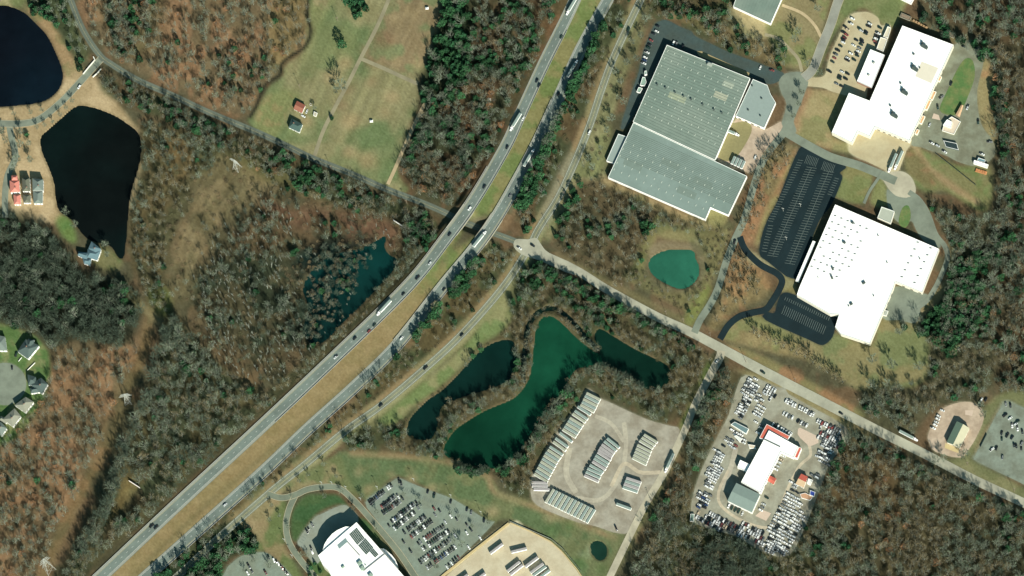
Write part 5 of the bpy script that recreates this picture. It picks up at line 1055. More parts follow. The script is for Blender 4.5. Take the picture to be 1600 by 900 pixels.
for x, y, c in [(623.5, 751.5, 'D'), (627, 755.5, 'D')]: car(x, y, c, (.2, .95), '{c} {k} at the top corner of the office car park, %s of two' % ('left' if x < 625 else 'right'), OG)
P6 = [('first', (596.5, 792), (617, 776.5), 'RDDDDDGDG', (599, 802), (625, 783.5), 'DDKDDMGDDG'),
      ('second', (612.5, 815), (645, 790), 'DWBDGWDKDGDSD', (616.5, 826), (647.5, 801), 'SKDDWDGWKDWD'),
      ('third', (632, 832), (664, 808), 'D.DDGDKSWDGD', (643, 839), (674, 814.5), 'RGDWGKDWDDDD'),
      ('fourth', (654, 849.5), (693, 822.5), 'DG.WMMMDDGGDD', (661, 858), (701, 830), 'WD.WDKDDGSDDWD'),
      ('fifth', (657, 878.5), (703, 844), 'DGWSMGDWDMDGDDG', (668, 887.5), (711, 855), 'SDD.MMDBDBWDDDW')]
for nm, a, b_, c1, a2, b2, c2_ in P6:
    row(a, b_, len(c1), c1, od, 'in the %s double row, upper line, office car park' % nm, OG)
    row(a2, b2, len(c2_), c2_, od, 'in the %s double row, lower line, office car park' % nm, OG)
row((698.5, 886.5), (716.5, 871), 6, 'WDWDDM', od, 'in the short row by the tan wall', OG)
for x, y, c, l in [(608, 821.5, 'D', 'alone at the left end of the second double row'), (631, 847, 'D', 'alone by the drive beside the empty striped bays'), (642, 861.5, 'D', 'alone at the left end of the fourth double row'), (622, 776, 'W', 'alone at the right end of the first double row'), (629, 779, 'D', 'long and dark on the tan island by the first double row'), (647, 788.5, 'G', 'left of the three at the upper right end of the second row'), (651.5, 786.5, 'D', 'middle of the three at the upper right end of the second row'), (657, 788, 'K', 'right of the three at the upper right end of the second row'), (653.5, 794, 'G', 'just below the three at the upper right end of the second row'), (678.5, 795, 'M', 'brownish beside the small tan island, upper left one'), (687, 798, 'D', 'beside the small tan island, right one'), (680, 804.5, 'G', 'alone right of the third double row'), (704.5, 807, 'W', 'alone in the open upper part of the car park'), (713.5, 811.5, 'D', 'dark beside the white one in the open upper part'), (696, 816, 'S', 'alone above the fourth double row'), (729.5, 820, 'D', 'upper one on the tan island at the right side'), (736, 828, 'D', 'lower one on the tan island at the right side'), (729.5, 833, 'W', 'left of the tan island at the right side'), (711.5, 837.5, 'S', 'alone above the right end of the fifth double row'), (750.5, 841, 'W', 'nearest the tan wall on the right side'), (732.5, 855.5, 'W', 'near the tan wall below the right side')]:
    car(x, y, c, od, '{c} {k} '+l, OG)
for i, (x, y, c) in enumerate([(668.5, 768.5, 'D'), (678.5, 774.5, 'K'), (704.5, 784, 'D'), (729.8, 796, 'D'), (736.5, 801, 'G'), (756.5, 813.5, 'D')]): car(x, y, c, (-.25, .95), "{c} {k}, %s from left in the full car park's right edge bays" % nth(i), OG)
BG = 'cars in the bottom left car park'
for i, (x, y, c) in enumerate([(420, 870.5, 'K'), (428, 875.5, 'W'), (432.5, 878, 'D'), (435.5, 881.5, 'W'), (438.5, 884.5, 'D'), (441.5, 888, 'R'), (445.5, 892.5, 'D'), (449, 896.5, 'D')]): car(x, y, c, (.35, .9) if i == 0 else (.6, .75) if 0 else (.35, .9), "{c} {k}, %s from top on the bottom left car park's right side" % nth(i), BG)
for x, y, c, l in [(388.7, 884, 'D', 'upper left one of the cluster inside'), (391.5, 889, 'W', 'second one of the cluster inside'), (393.5, 892.5, 'D', 'third one of the cluster inside'), (387, 895.5, 'W', 'lowest one of the cluster inside'), (415, 894.5, 'M', 'alone in the middle of')]: car(x, y, c, (.5, .85), '{c} {k}, '+l+' the bottom left car park', BG)
for x, y, c, l in [(488.3, 820.5, 'G', 'upper'), (482.5, 827, 'D', 'second'), (480, 830.5, 'D', 'third'), (486.5, 857, 'D', 'fourth'), (488, 863, 'W', 'lowest')]: car(x, y, c, (.45, .85), '{c} {k}, '+l+' one on the forecourt by the round office shadow', 'cars on the office forecourt')
# factory lot
FG = 'cars in the tan factory parking lot'; fd = (.9, .45)
for i, (x, y, c) in enumerate([(1332, 29.5, 'W'), (1329.5, 37, 'W'), (1320.5, 42, 'D'), (1324.2, 46.5, 'T'), (1318.3, 51, 'D'), (1322.5, 54.5, 'R'), (1320, 59.5, 'M'), (1317.8, 62.5, 'D'), (1317.5, 66.5, 'W'), (1313.5, 72.3, 'K'), (1309, 79, 'D'), (1306, 85.3, 'G'), (1304, 91, 'R'), (1301, 97, 'K'), (1296, 112, 'D')]): car(x, y, c, fd, "{c} {k}, %s from top in the factory lot's left edge line" % nth(i), FG)
for i, (x, y, c) in enumerate([(1359.3, 37.5, 'W'), (1357.5, 41.5, 'D'), (1343.5, 45.5, 'K'), (1345.7, 48.3, 'S'), (1353.5, 50, 'D'), (1352.5, 53, 'K'), (1338, 63, 'D'), (1346.8, 62.5, 'D'), (1347, 66, 'D'), (1345.5, 70, 'K'), (1333.7, 71, 'W'), (1343, 75.5, 'G'), (1341.5, 80.5, 'W'), (1338.5, 83.5, 'D'), (1339.5, 87.5, 'K'), (1329.3, 83.8, 'W'), (1324.7, 91, 'W'), (1324, 94.5, 'D'), (1334.7, 94, 'K'), (1316, 112.6, 'W'), (1324.5, 115.8, 'D'), (1312.5, 119.5, 'D'), (1311.7, 123.5, 'K'), (1321.5, 123.7, 'D'), (1307, 131, 'G'), (1315, 135, 'D')]): car(x, y, c, fd, "{c} {k}, %s downwards in the factory lot's middle bays" % nth(i), FG)
for i, (x, y, c) in enumerate([(1375, 44, 'K'), (1372, 52.3, 'W'), (1370, 56.5, 'D'), (1368.7, 60.7, 'W'), (1367, 65.3, 'R'), (1369, 69, 'D')]): car(x, y, c, fd, "{c} {k}, %s from top beside the factory lot's cream sheds" % nth(i), FG)
WG = 'cars around the skylit warehouse'
for i, (x, y, c) in enumerate([(1027.5, 40.8, 'D'), (1026.3, 49.3, 'W'), (1021, 52.8, 'D'), (1017.5, 63.3, 'R'), (1015, 70, 'D'), (1013.3, 75, 'K'), (1011, 82, 'W'), (1008.3, 90, 'W'), (1007.3, 94.3, 'B'), (1005.8, 99, 'W')]): car(x, y, c, (.9, .4), "{c} {k}, %s from top on the warehouse driveway's left edge" % nth(i), WG)
for x, y, c, l in [(1052.5, 67.3, 'W', 'left of three at the warehouse top wall'), (1057.3, 68.8, 'G', 'middle of three at the warehouse top wall'), (1067, 73, 'D', 'right of three at the warehouse top wall'), (1188, 106, 'W', 'alone at the right end of the dark warehouse driveway'), (1180, 246, 'W', 'alone under the trees right of the dock yard')]: car(x, y, c, (-.4, .9), '{c} {k}, '+l, WG)
YG = 'vehicles around the loop yard'
for x, y, c, d, l in [(1471, 152, 'G', (.8, -.5), 'beside the white factory near the grass island'), (1465.3, 167.5, 'K', (.15, 1), 'standing upright in the picture left of the grass island'), (1452.5, 195.5, 'S', (-.4, .9), 'left of the yard office by the factory wall'), (1528.5, 190.5, 'K', (.02, 1), 'on the right edge of the loop yard'), (1456, 223.8, 'W', (.85, .5), 'first of three along the lower yard edge'), (1465, 228, 'S', (.85, .5), 'second of three along the lower yard edge'), (1476, 237.5, 'W', (.8, .6), 'third of three along the lower yard edge'), (1546.5, 222, 'G', (1, .05), 'at the wood edge on the far right of the yard'), (1512, 168, 'S', (-.4, .9), 'beside the tan hut'), (1534.5, 241, 'W', (.9, .4), 'behind the long white shed'), (1523, 74, 'D', (.8, .6), 'at the top bend of the loop yard'), (1506, 73, 'D', (.9, .3), 'at the top left of the loop yard'), (1486, 131, 'D', (-.4, .9), 'at the left rim of the grass island')]: car(x, y, c, d, '{c} {k} '+l, YG, kind='pickup' if y > 150 and c != 'S' else None)
GG = 'cars on the right edge gravel lot'
for i, (x, y, c, d) in enumerate([(1571.7, 631.8, 'G', (.2, 1)), (1579, 634, 'D', (.1, 1)), (1570.5, 649, 'D', (.8, -.6)), (1578.5, 653.7, 'W', (.8, -.6)), (1590.5, 658.7, 'K', (.8, -.6)), (1581.5, 665, 'W', (.1, 1)), (1590, 669.7, 'W', (.1, 1)), (1597.5, 675, 'D', (.1, 1)), (1565.3, 676.8, 'D', (-.3, 1)), (1565.5, 686, 'K', (.05, 1)), (1574, 680.5, 'D', (-.5, .8)), (1581.5, 684, 'D', (-.6, .8)), (1584.5, 696, 'D', (.1, 1)), (1588.3, 697.5, 'D', (.1, 1)), (1596.5, 693.3, 'G', (-.5, .8)), (1596, 701, 'D', (.05, 1)), (1550, 702.5, 'W', (.8, -.6)), (1557, 700.5, 'D', (.3, -.9)), (1566.5, 715, 'G', (-.3, 1)), (1587, 663, 'S', (.7, -.6))]): car(x, y, c, d, '{c} {k}, %s from the top on the right edge gravel lot' % nth(i), GG)
SG = 'cars on the shop yard'
for i, (x, y, c) in enumerate([(1472.5, 641.7, 'W'), (1466.7, 650.3, 'W'), (1465, 654.8, 'W'), (1463.3, 659.8, 'W'), (1461.3, 664.2, 'W'), (1458, 669, 'W')]): car(x, y, c, (.9, .4), '{c} {k}, %s from top in the line left of the shop' % nth(i), SG)
for x, y, c, l in [(1533.5, 625, 'W', 'middle of three'), (1540.5, 624.5, 'D', 'right of three'), (1531, 630, 'G', 'left of three')]: car(x, y, c, (.5, -.8), '{c} {k}, '+l+' at the wood edge above the shop', SG)
for x, y, c, l in [(479.5, 174.5, 'W', 'upright right of the red-roofed barn'), (474, 182, 'W', 'slanted between the two farm roofs')]: car(x, y, c, (-.3, .9) if x > 476 else (.8, .5), '{c} {k} '+l, 'cars at the farm')
car(19, 575, 'D', (.1, 1), '{c} {k} parked in the middle of the cul-de-sac'); car(25.5, 554, 'K', (.3, -.9), '{c} {k} on the drive left of the dark hip-roofed house')
car(2, 530, 'S', (.8, .4), '{c} {k} at the left edge above the cul-de-sac'); car(66, 315, 'K', (.1, 1), '{c} {k} beside the wide grey house by the lake')
# traffic
HG = 'vehicles driving on the highway'
hs = (-.55, .83)
for x, y, c, d, l in [(877, 58, 'K', (-.5, .86), 'driving down the southbound lanes at the top'), (839, 126.5, 'D', (-.5, .86), 'left one of a pair side by side on the southbound lanes'), (842.5, 134, 'D', (-.5, .86), 'right one of a pair side by side on the southbound lanes'), (817.5, 185.5, 'W', (-.5, .86), 'overtaking the semi truck on the southbound lanes'), (792.5, 230.5, 'D', (-.5, .86), 'below the semi truck on the southbound lanes'), (756.8, 292, 'D', (-.6, .8), 'above the overpass on the southbound lanes'), (734, 326, 'W', (-.65, .76), 'on the southbound overpass'), (702.5, 366.5, 'D', (-.65, .76), 'just below the southbound overpass'), (672, 411.5, 'S', (-.65, .76), 'beside the green median below the overpass'), (652.5, 434, 'D', (-.68, .73), 'beside the green marsh pond on the southbound lanes'), (630, 459.5, 'D', (-.68, .73), 'just ahead behind the blue-trailed truck, southbound'), (585, 508, 'K', (-.7, .7), 'following below the semi truck southbound'), (576.5, 517.5, 'R', (-.7, .7), 'the only red one on the southbound lanes'), (554.5, 529, 'D', (-.7, .7), 'ahead of the red car in the outer lane'), (525, 558, 'S', (-.7, .7), 'alone on the lower southbound lanes'), (237, 822, 'D', (-.73, .68), 'left of the pair at the lower left, southbound'), (244, 824, 'D', (-.73, .68), 'right of the pair at the lower left, southbound'),
    (872.5, 147, 'D', (.5, -.86), 'in the upper northbound lanes beside the evergreens'), (797, 306, 'G', (.5, -.86), 'above the northbound overpass'), (694, 452, 'D', (.62, -.78), 'on the northbound lanes below the overpass'), (627.5, 529, 'W', (.65, -.76), 'bright on the northbound lanes halfway down'), (352, 789, 'S', (.73, -.68), 'small in the lower northbound lanes')]: car(x, y, c, d, '{c} {k} '+l, HG, name='moving_car', up='hw', jit=1)
RG = 'vehicles driving on the smaller roads'
for x, y, c, d, l, k in [(982, 47.5, 'K', (-.42, .9), 'large on the upper frontage road', 'van'), (921, 207.5, 'W', (-.45, .9), 'on the frontage road left of the warehouse', 'van'), (832.5, 384, 'D', (.75, .5), 'turning at the crossing of frontage and cross road', 'suv'), (811.5, 388, 'W', (.8, .5), 'waiting left of the frontage road crossing', 'pickup'), (721.5, 523.5, 'D', (-.7, .7), 'upper of three on the frontage road below the crossing', None), (665, 575, 'D', (-.7, .7), 'middle of three on the frontage road below the crossing', None), (595, 633.5, 'D', (-.75, .65), 'lowest of three on the frontage road below the crossing', None), (1120, 565, 'W', (.6, -.8), 'entering the access road at the fork', None), (1148, 378, 'D', (.3, -.95), 'on the pale factory road near the green pond', None), (1314, 646, 'D', (.88, .45), 'alone on the pale road above the salvage yard', 'sedan'), (124, 136, 'W', (-.6, .75), 'on the lane between the two lakes', None), (1206, 110, 'R', (.9, .4), 'red at the end of the dark warehouse driveway', None), (1192, 582, 'K', (.88, .5), 'dark on the road verge above the salvage yard', 'pickup'), (963, 826, 'D', (.4, .9), 'alone at the lower corner of the trailer yard', 'van')]: car(x, y, c, d, '{c} {k} '+l, RG, name='moving_car', kind=k)
# ---------------------------------------------------------------- salvage yard cars
used = []
def salv(poly, ang, pl, pw, cols, where, gap=0.1, group='scrap cars in the salvage yard', jx=.5):
    p = np.array(poly, float); c0 = p.mean(0); u = np.array((math.cos(ang), math.sin(ang))); v = np.array((-u[1], u[0])); R = 90; out = []
    for i in range(-40, 41):
        for j in range(-40, 41):
            q = c0+u*i*pl+v*j*pw
            if abs(i*pl) > R or abs(j*pw) > R: continue
            n = len(p); ins = False
            for k in range(n):
                a, b_ = p[k], p[(k+1) % n]
                if (a[1] > q[1]) != (b_[1] > q[1]) and q[0] < (b_[0]-a[0])*(q[1]-a[1])/(b_[1]-a[1])+a[0]: ins = not ins
            if ins and vr.random() > gap: out.append((q[0]+vr.uniform(-jx, jx), q[1]+vr.uniform(-jx, jx), ang))
    for x, y, a in out: used.append((x, y, a+vr.choice((0, math.pi)), vr.choice(cols), where))
a1 = math.radians(118); a0 = math.radians(28)
WS = 'WWWSSSGDWSGW'
salv([(1228, 621), (1236, 621), (1273, 646), (1269, 656), (1226, 634)], a1, 8.4, 4.0, 'WWWWSWWG', 'in the dense white rows by the road', .02)
salv([(1277, 652), (1304, 665), (1300, 676), (1273, 660)], a1, 8, 4, 'WRRWWS', 'in the red and white rows by the road', .05)
salv([(1218, 638), (1225, 641), (1268, 668), (1263, 673), (1216, 646)], a1, 8, 5.2, 'DDSWWWRW', 'in the second row from the road', .25)
salv([(1284, 662), (1316, 672), (1312, 700), (1300, 704), (1276, 682)], a1, 7.6, 4.2, 'RGSSWGGS', "in the grey tangle, upper right of yard", .1)
salv([(1288, 690), (1302, 704), (1296, 728), (1275, 722), (1280, 700)], a0, 7.6, 4.4, 'SWSGWD', 'at the right side beside the wood', .15)
salv([(1170, 589), (1182, 592), (1187, 605), (1172, 640), (1150, 660), (1152, 640), (1160, 615), (1164, 600)], a0, 7.6, 4.1, WS, 'in the upper left corner block of the yard', .08)
salv([(1183, 612), (1196, 615), (1196, 640), (1184, 660), (1168, 664), (1176, 640)], a0, 8, 5, 'WWTSGW', 'in the second line from the left', .3)
salv([(1194, 602), (1214, 610), (1212, 626), (1204, 626), (1192, 612)], a1, 7.6, 4.6, 'DWSSGW', 'in the small block left of the yard entrance', .1)
salv([(1140, 668), (1165, 676), (1164, 690), (1140, 706), (1130, 700), (1128, 690)], a0, 8, 4.6, 'WSWGRD', 'below the blue-grey shelter on the left', .25)
salv([(1118, 700), (1132, 706), (1128, 735), (1118, 765), (1102, 765), (1104, 740)], a0, 7.4, 4.0, 'WWSSGW', 'in the long left flank of scrap cars', .03)
salv([(1094, 768), (1112, 770), (1104, 795), (1088, 795), (1089, 780)], a0, 7.4, 4.3, 'WSGDWB', 'at the lower left end of the flank', .12)
salv([(1088, 800), (1115, 802), (1165, 824), (1160, 838), (1108, 824), (1086, 812)], a1, 7.6, 4.0, 'GSDWDGTSM', 'in the jumbled bottom left row', .12)
salv([(1156, 816), (1178, 820), (1198, 838), (1194, 858), (1160, 842)], a1, 7.4, 4.4, 'WGDSMSW', 'in the bottom middle block', .15)
salv([(1226, 770), (1242, 774), (1256, 790), (1258, 808), (1245, 830), (1228, 862), (1198, 856), (1196, 842), (1206, 820), (1216, 795)], a0, 7.6, 5.0, 'WWSWWGWSWDW', 'in the big lower right block of the yard', .06)
salv([(1198, 846), (1222, 852), (1232, 866), (1210, 866), (1198, 860)], a1, 7, 4.0, 'SGWS', "in the tight rows of the yard's bottom tip", .03)
salv([(1234, 752), (1242, 754), (1250, 770), (1238, 772)], a0, 8, 5, 'WDS', 'left of the red workshop', .2)
salv([(1267, 740), (1282, 742), (1284, 752), (1272, 752)], a0, 8, 5, 'WSG', 'right of the red workshop', .2)
salv([(1206, 659), (1234, 675), (1240, 682), (1236, 684), (1204, 662)], a1, 12, 4.6, 'WWSWD', 'in the line along the red roof of the hall', .1)
salv([(1184, 668), (1192, 660), (1195, 664), (1184, 684)], a0, 12, 4.6, 'WGDW', 'left of the red roof of the hall', .15)
salv([(1137, 787), (1150, 792), (1166, 802), (1160, 806), (1134, 796)], a1, 12, 6.2, 'WKKW', 'below the grey gabled barn', .1)
salv([(1190, 776), (1202, 778), (1196, 800), (1186, 798)], a0, 8, 5.4, 'SWKG', 'right of the grey gabled barn', .15)
salv([(1214, 712), (1226, 712), (1222, 724), (1218, 735), (1210, 735)], a0, 8, 6, 'WTYS', 'in the inner corner of the white hall', .2)
vr.shuffle(used)
used = [u+(vr.choice(('sedan', 'sedan', 'suv', 'suv', 'pickup', 'van')),) for u in used]
ordn = {}
for u in sorted(used[:300], key=lambda q: q[1]): k_ = (u[3], u[4], u[5]); ordn.setdefault(k_, []).append(u)
# the first 300 stand as objects of their own, the rest joined
tb = MB()
cnt = {}
for i, u_ in enumerate(used):
    x, y, a, c, where, kd = u_
    d = (math.cos(a), math.sin(a))
    if i < 300:
        L_ = ordn[(c, where, kd)]; lab = ('{c} {k} ' if len(L_) == 1 else nth(L_.index(u_))+' {c} {k} from the top ')+where
        o = car(x, y, c, d, lab, 'scrap cars '+where, kind=kd, name='scrap_car', cat='scrap car', jit=7)
        if vr.random() < .3: o.scale.z *= .7
if len(used) > 300:
    Vs, Fs, Ms = [], [], []; off = 0; data = {}
    for k, m_ in CM.items(): data[k] = ([v.co.copy() for v in m_.vertices], [tuple(p.vertices) for p in m_.polygons], [p.material_index for p in m_.polygons])
    cols = []
    for (x, y, a, c, where, kd) in used[300:]:
        k = vr.choice(('sedan', 'suv')); V, F_, M_ = data[k]; p = PG(float(x), float(y)); R = Matrix.Translation((p[0], p[1], .2)) @ Matrix.Rotation(pdir(math.cos(a), math.sin(a)), 4, 'Z')
        Vs += [R @ v for v in V]; Fs += [tuple(q+off for q in f) for f in F_]; Ms += [4 if (m_ == 0 and c in 'GDBK') else m_ for m_ in M_]; off += len(V)
    o = ob('scrap_cars', me('scrap_cars', Vs, Fs, [mat('white_scrap_paint', (.7, .7, .68), .35, .05, 1), M_cglass, M_tyre, M_chr, mat('grey_scrap_paint', (.14, .15, .15), .35, .05, 1)], Ms), kind='stuff')
    o['label'] = 'remaining scrap cars packed between the rows of the salvage yard'; o['category'] = 'scrap cars'
print('cars', NCAR[0], 'salvage', len(used))
# ---------------------------------------------------------------- trailers and trucks
M_troof = mcol('trailer_roof', (150, 166, 158), rough=.5); M_troof2 = mcol('trailer_roof_tan', (176, 178, 158), rough=.5); M_troof3 = mcol('trailer_roof_mauve', (176, 170, 168), rough=.5); M_tbody = mat('trailer_white', (.82, .82, .8), .5, .03, 1)
M_chas = mat('chassis_black', (.03, .03, .03), .8, .1, 2); M_cab = mat('cab_white', (.78, .78, .76), .35, .03, 1)
def trailer_parts(L, W_=2.6, H_=4.0, roofm=None):
    h = L/2; w_ = W_/2; b = MB()
    b.add([(-h, -w_, 1.15), (h, -w_, 1.15), (h, w_, 1.15), (-h, w_, 1.15), (-h, -w_, H_-.06), (h-.12, -w_, H_-.06), (h-.12, w_, H_-.06), (-h, w_, H_-.06)], [(0, 1, 5, 4), (1, 2, 6, 5), (2, 3, 7, 6), (3, 0, 4, 7), (3, 2, 1, 0)])
    body = b.mesh('body', M_tbody)
    r = MB(); r.add([(-h, -w_, H_-.06), (h-.12, -w_, H_-.06), (h-.12, w_, H_-.06), (-h, w_, H_-.06), (-h+.1, -w_+.12, H_), (h-.25, -w_+.12, H_), (h-.25, w_-.12, H_), (-h+.1, w_-.12, H_)], [(4, 5, 6, 7), (0, 1, 5, 4), (1, 2, 6, 5), (2, 3, 7, 6), (3, 0, 4, 7)])
    for i in range(1, int(L/2.4)): x = -h+L*i/int(L/2.4); r.box(x-.06, x+.06, -w_+.12, w_-.12, H_, H_+.05)
    d = MB().box(-h-.06, -h, -w_+.08, -.03, 1.25, H_-.15).box(-h-.06, -h, .03, w_-.08, 1.25, H_-.15)
    u = MB(); u.box(-h+.5, -h+3.2, -.5, .5, .7, 1.14)
    for x in (-h+1.1, -h+2.4): u.tube((x, -w_+.05, .5), (x, -w_+.6, .5), .5, n=8); u.tube((x, w_-.6, .5), (x, w_-.05, .5), .5, n=8)
    g = MB().box(h-3, h-2.8, -.9, -.75, 0, 1.14).box(h-3, h-2.8, .75, .9, 0, 1.14).box(h-3.1, h-2.7, -1, -.65, 0, .08).box(h-3.1, h-2.7, .65, 1, 0, .08)
    return [('body', body), ('roof', r.mesh('roof', roofm or M_troof)), ('rear_door', d.mesh('rear_door', M_cab)), ('wheels', u.mesh('wheels', M_chas)), ('landing_gear', g.mesh('landing_gear', M_chas))]
TP = {'g': trailer_parts(16), 't': trailer_parts(16, roofm=M_troof2), 'm': trailer_parts(16, roofm=M_troof3), 's': trailer_parts(8.6)}
tr = random.Random(3)
def trailer(x, y, d, label, group, k='g', z=.2, name='semi_trailer', L=None, corner=True):
    # x, y: middle of the roof in the picture
    v = P(float(x), float(y), 4.0); t = thing(name, label, 'trailer', (v[0], v[1], z), pdir(*d), group)
    for n_, m_ in TP[k]:
        o = ob(n_, m_, t)
        if n_ == 'wheels': o['kind'] = 'stuff'
    if L: t.scale.x = L/16
    return t
def trow(starts, vec, where, group, ks='g', off=(-1.3, 2.2)):
    for i, s in enumerate(starts):
        trailer(s[0]+vec[0]/2+off[0], s[1]+vec[1]/2+off[1], vec, 'white trailer, %s from the top %s' % (nth(i), where), group, ks[i % len(ks)])
A = [((918, 612), (915.5, 616.5), (913, 621.5), (911, 626), (908.5, 630.5)), ((904, 633),), ((900, 640), (896.5, 644.5)), ((892, 651), (889.3, 655.3), (886.5, 659.7), (883.7, 664), (880.7, 668.5)), ((876, 674),), ((869.5, 682.5), (866, 688)), ((860.5, 695.5), (857.3, 700.7)), ((854, 705), (851.5, 709.5), (849, 714.3)), ((846.5, 719), (844, 723.5), (841.5, 728.3), (839, 733), (836.5, 738))]
AV = [(21, 10.5), (20, 12.5), (19, 12.5), (20, 12), (19, 14), (19, 13.5), (20, 13), (20, 12.5), (20, 12.5)]
AN = ['at the very top of the long diagonal rank', 'alone below the top group of the long diagonal rank', 'in the second pair of the long diagonal rank', "in the long diagonal rank's wide group of five", 'alone midway down the long diagonal rank', 'in the pinkish pair of the long diagonal rank', 'in the slim pair of the long diagonal rank', 'in the group of three of the long diagonal rank', "in the long diagonal rank's lowest group of five"]
for s, v_, n_ in zip(A, AV, AN): trow(s, v_, n_, 'trailers in the long diagonal rank', 'tgtgt' if len(s) == 5 else 'gt')
trow(((950, 682.5), (945.5, 687)), (19, 15), 'in the top pair of the middle rank', 'trailers in the middle rank')
trow(((941.5, 692), (938.7, 696.2), (936.5, 700)), (20, 14), 'in the second group of the middle rank', 'trailers in the middle rank', 'm')
trow(((935, 703.8), (931.8, 709), (929.3, 713.7), (926.8, 718.5)), (21, 13), 'in the third group of the middle rank', 'trailers in the middle rank', 'mggm')
trow(((923, 724.3),), (21, 11.5), 'alone in the lower middle rank', 'trailers in the middle rank')
trow(((919.3, 729.7), (917, 735), (914.5, 740.5)), (22, 9.5), 'in the lowest group of the middle rank', 'trailers in the middle rank', 'ggm')
trow(((1008, 677), (1004.5, 681.5), (1001, 686)), (20, 12), 'in the upper white group of the right rank', 'trailers in the right rank', 't')
trow(((998, 693.5), (996, 698.7), (994.2, 703.6), (992.3, 708.4), (990.5, 713)), (20, 10), 'in the lower cream group of the right rank', 'trailers in the right rank', 't')
trow(((981.5, 745), (979.5, 749.8), (977.8, 754.6), (976, 759.4)), (20, 6.5), 'in the small rank near the yard gate', 'trailers near the gate', 'mg')
trow(((965, 785),), (22, 8), 'standing all alone in the lower yard', 'trailers near the gate')
for i in range(14):
    x = 865+64*i/13.; y = 765+31.5*i/13.; trailer(x-6-.6+.5, y+9.7, (-12, 19.5), 'white trailer, %s from the left in the bottom rank of fourteen' % nth(i), 'trailers in the bottom rank of fourteen', 'tg'[i % 2])
for i, (x, y) in enumerate([(831, 753), (831.5, 758), (834, 763.3)]): trailer(x+12, y+1.2, (24, .6), 'level white trailer, %s of three stacked left of the bottom rank' % ['top', 'middle', 'bottom'][i], 'three level trailers', 'mmm'[i])
TG = 'trailers on the tan truck yard'
for x, y, v_, k, l in [(775.5, 857, (18, -13.5), 'm', 'nearest the tan wall on the truck yard'), (811, 859.5, (21, -5), 'm', 'nearly level on the truck yard'), (830.5, 878, (18, -13.5), 'm', 'right of centre on the truck yard'), (802.5, 885, (18, -14), 'm', 'upper one of the close pair on the truck yard'), (807, 890, (18, -14), 'm', 'lower one of the close pair on the truck yard'), (839, 887.5, (18, -13), 'm', 'upper one of the right group on the truck yard'), (843, 892, (18, -13), 'g', 'middle one of the right group on the truck yard'), (849, 898, (18, -13), 'g', 'lower one of the right group on the truck yard'), (748, 903, (18, -13), 'm', 'cut by the bottom edge in the middle of the truck yard'), (721, 905, (18, -13), 'm', 'cut by the bottom edge at the left of the truck yard')]: trailer(x, y, v_, 'white trailer '+l, TG, k)
for i, (x, y) in enumerate([(1145.8, 250), (1150.7, 252.3), (1155.6, 254.6), (1160.5, 257)]): trailer(x, y, (-4.5, 10), 'short grey-roofed trailer, %s from the left docked behind the warehouse wall' % nth(i), 'short trailers at the warehouse dock', 's')
# tractors
cb_ = MB(); cb_.add([(0, -1.2, .9), (2.2, -1.2, .9), (2.2, 1.2, .9), (0, 1.2, .9), (0, -1.2, 3.4), (1.7, -1.15, 3.0), (1.7, 1.15, 3.0), (0, 1.2, 3.4)], [(4, 5, 6, 7), (0, 1, 5, 4), (1, 2, 6, 5), (2, 3, 7, 6), (3, 0, 4, 7)])
cb_.add([(1.72, -1.0, 2.0), (2.23, -1.0, 2.0), (2.23, 1.0, 2.0), (1.78, -.98, 2.9), (1.78, .98, 2.9)], [(1, 2, 4, 3)], 1)
cb_.add([(2.2, -1.0, .8), (4.0, -.85, .8), (4.0, .85, .8), (2.2, 1.0, .8), (2.2, -1.0, 2.0), (3.9, -.8, 1.7), (3.9, .8, 1.7), (2.2, 1.0, 2.0)], [(4, 5, 6, 7), (0, 1, 5, 4), (1, 2, 6, 5), (2, 3, 7, 6)])
cabm = cb_.mesh('cab', [M_cab, M_cglass]); ch = MB().box(-2.8, 3.6, -.5, .5, .6, .95)
for x in (-2.2, -.9, 3.1):
    for s in (-1, 1): ch.tube((x, s*.7, .5), (x, s*1.2, .5), .5, n=8)
chm = ch.mesh('chassis', M_chas)
def semi(x, y, d, label, group, up='hw', k='g', L=16, name='semi_truck'):
    if up == 'hw': v = roadz(np.array([[x, y]], float), 'hw', .05)[0]
    else: v = P(float(x), float(y)); v[2] = up
    t = thing(name, label, 'truck', tuple(v), pdir(*d), group)
    for n_, m_ in TP[k]:
        if n_ == 'landing_gear': continue
        o = ob({'body': 'cargo_box', 'roof': 'box_roof'}.get(n_, n_), m_, t, (-2.6, 0, 0))
        if n_ == 'wheels': o['kind'] = 'stuff'
        if k != 's' and L != 16: o.scale.x = L/16
    fx = (-2.6+L/2-.2) if k != 's' else (-2.6+4.3-.2)
    ob('cab', cabm, t, (fx+1.1, 0, .05)); ob('chassis', chm, t, (fx+.9, 0, 0)); return t
semi(893, 11, (-.5, .86), 'white semi truck at the very top of the southbound lanes', HG)
semi(805.5, 192, (-.52, .85), 'white semi truck overtaken by a pickup on the southbound lanes', HG)
semi(600, 482, (-.68, .73), 'semi truck with bright white cab beside the dark marsh, southbound', HG)
semi(895, 108, (.5, -.86), 'white semi truck on the upper northbound lanes', HG)
semi(827, 247, (.5, -.86), 'white semi truck on the northbound lanes beside the evergreens', HG)
semi(750, 374, (.63, -.78), 'white semi truck crossing the northbound overpass', HG)
semi(1046, 725, (-.42, .9), 'white semi truck on the access road by the trailer yard gate', RG, .3)
semi(1420, 682, (.88, .46), 'white semi truck stopped on the verge opposite the shop', RG, .3)
semi(1146, 209, (.92, .38), 'short white box truck parked in the warehouse inner corner', RG, .3, 's', 8.6, 'box_truck')
semi(1404, 252, (-.4, .9), 'long truck, right of two at the lower end of the factory apron', RG, .3)
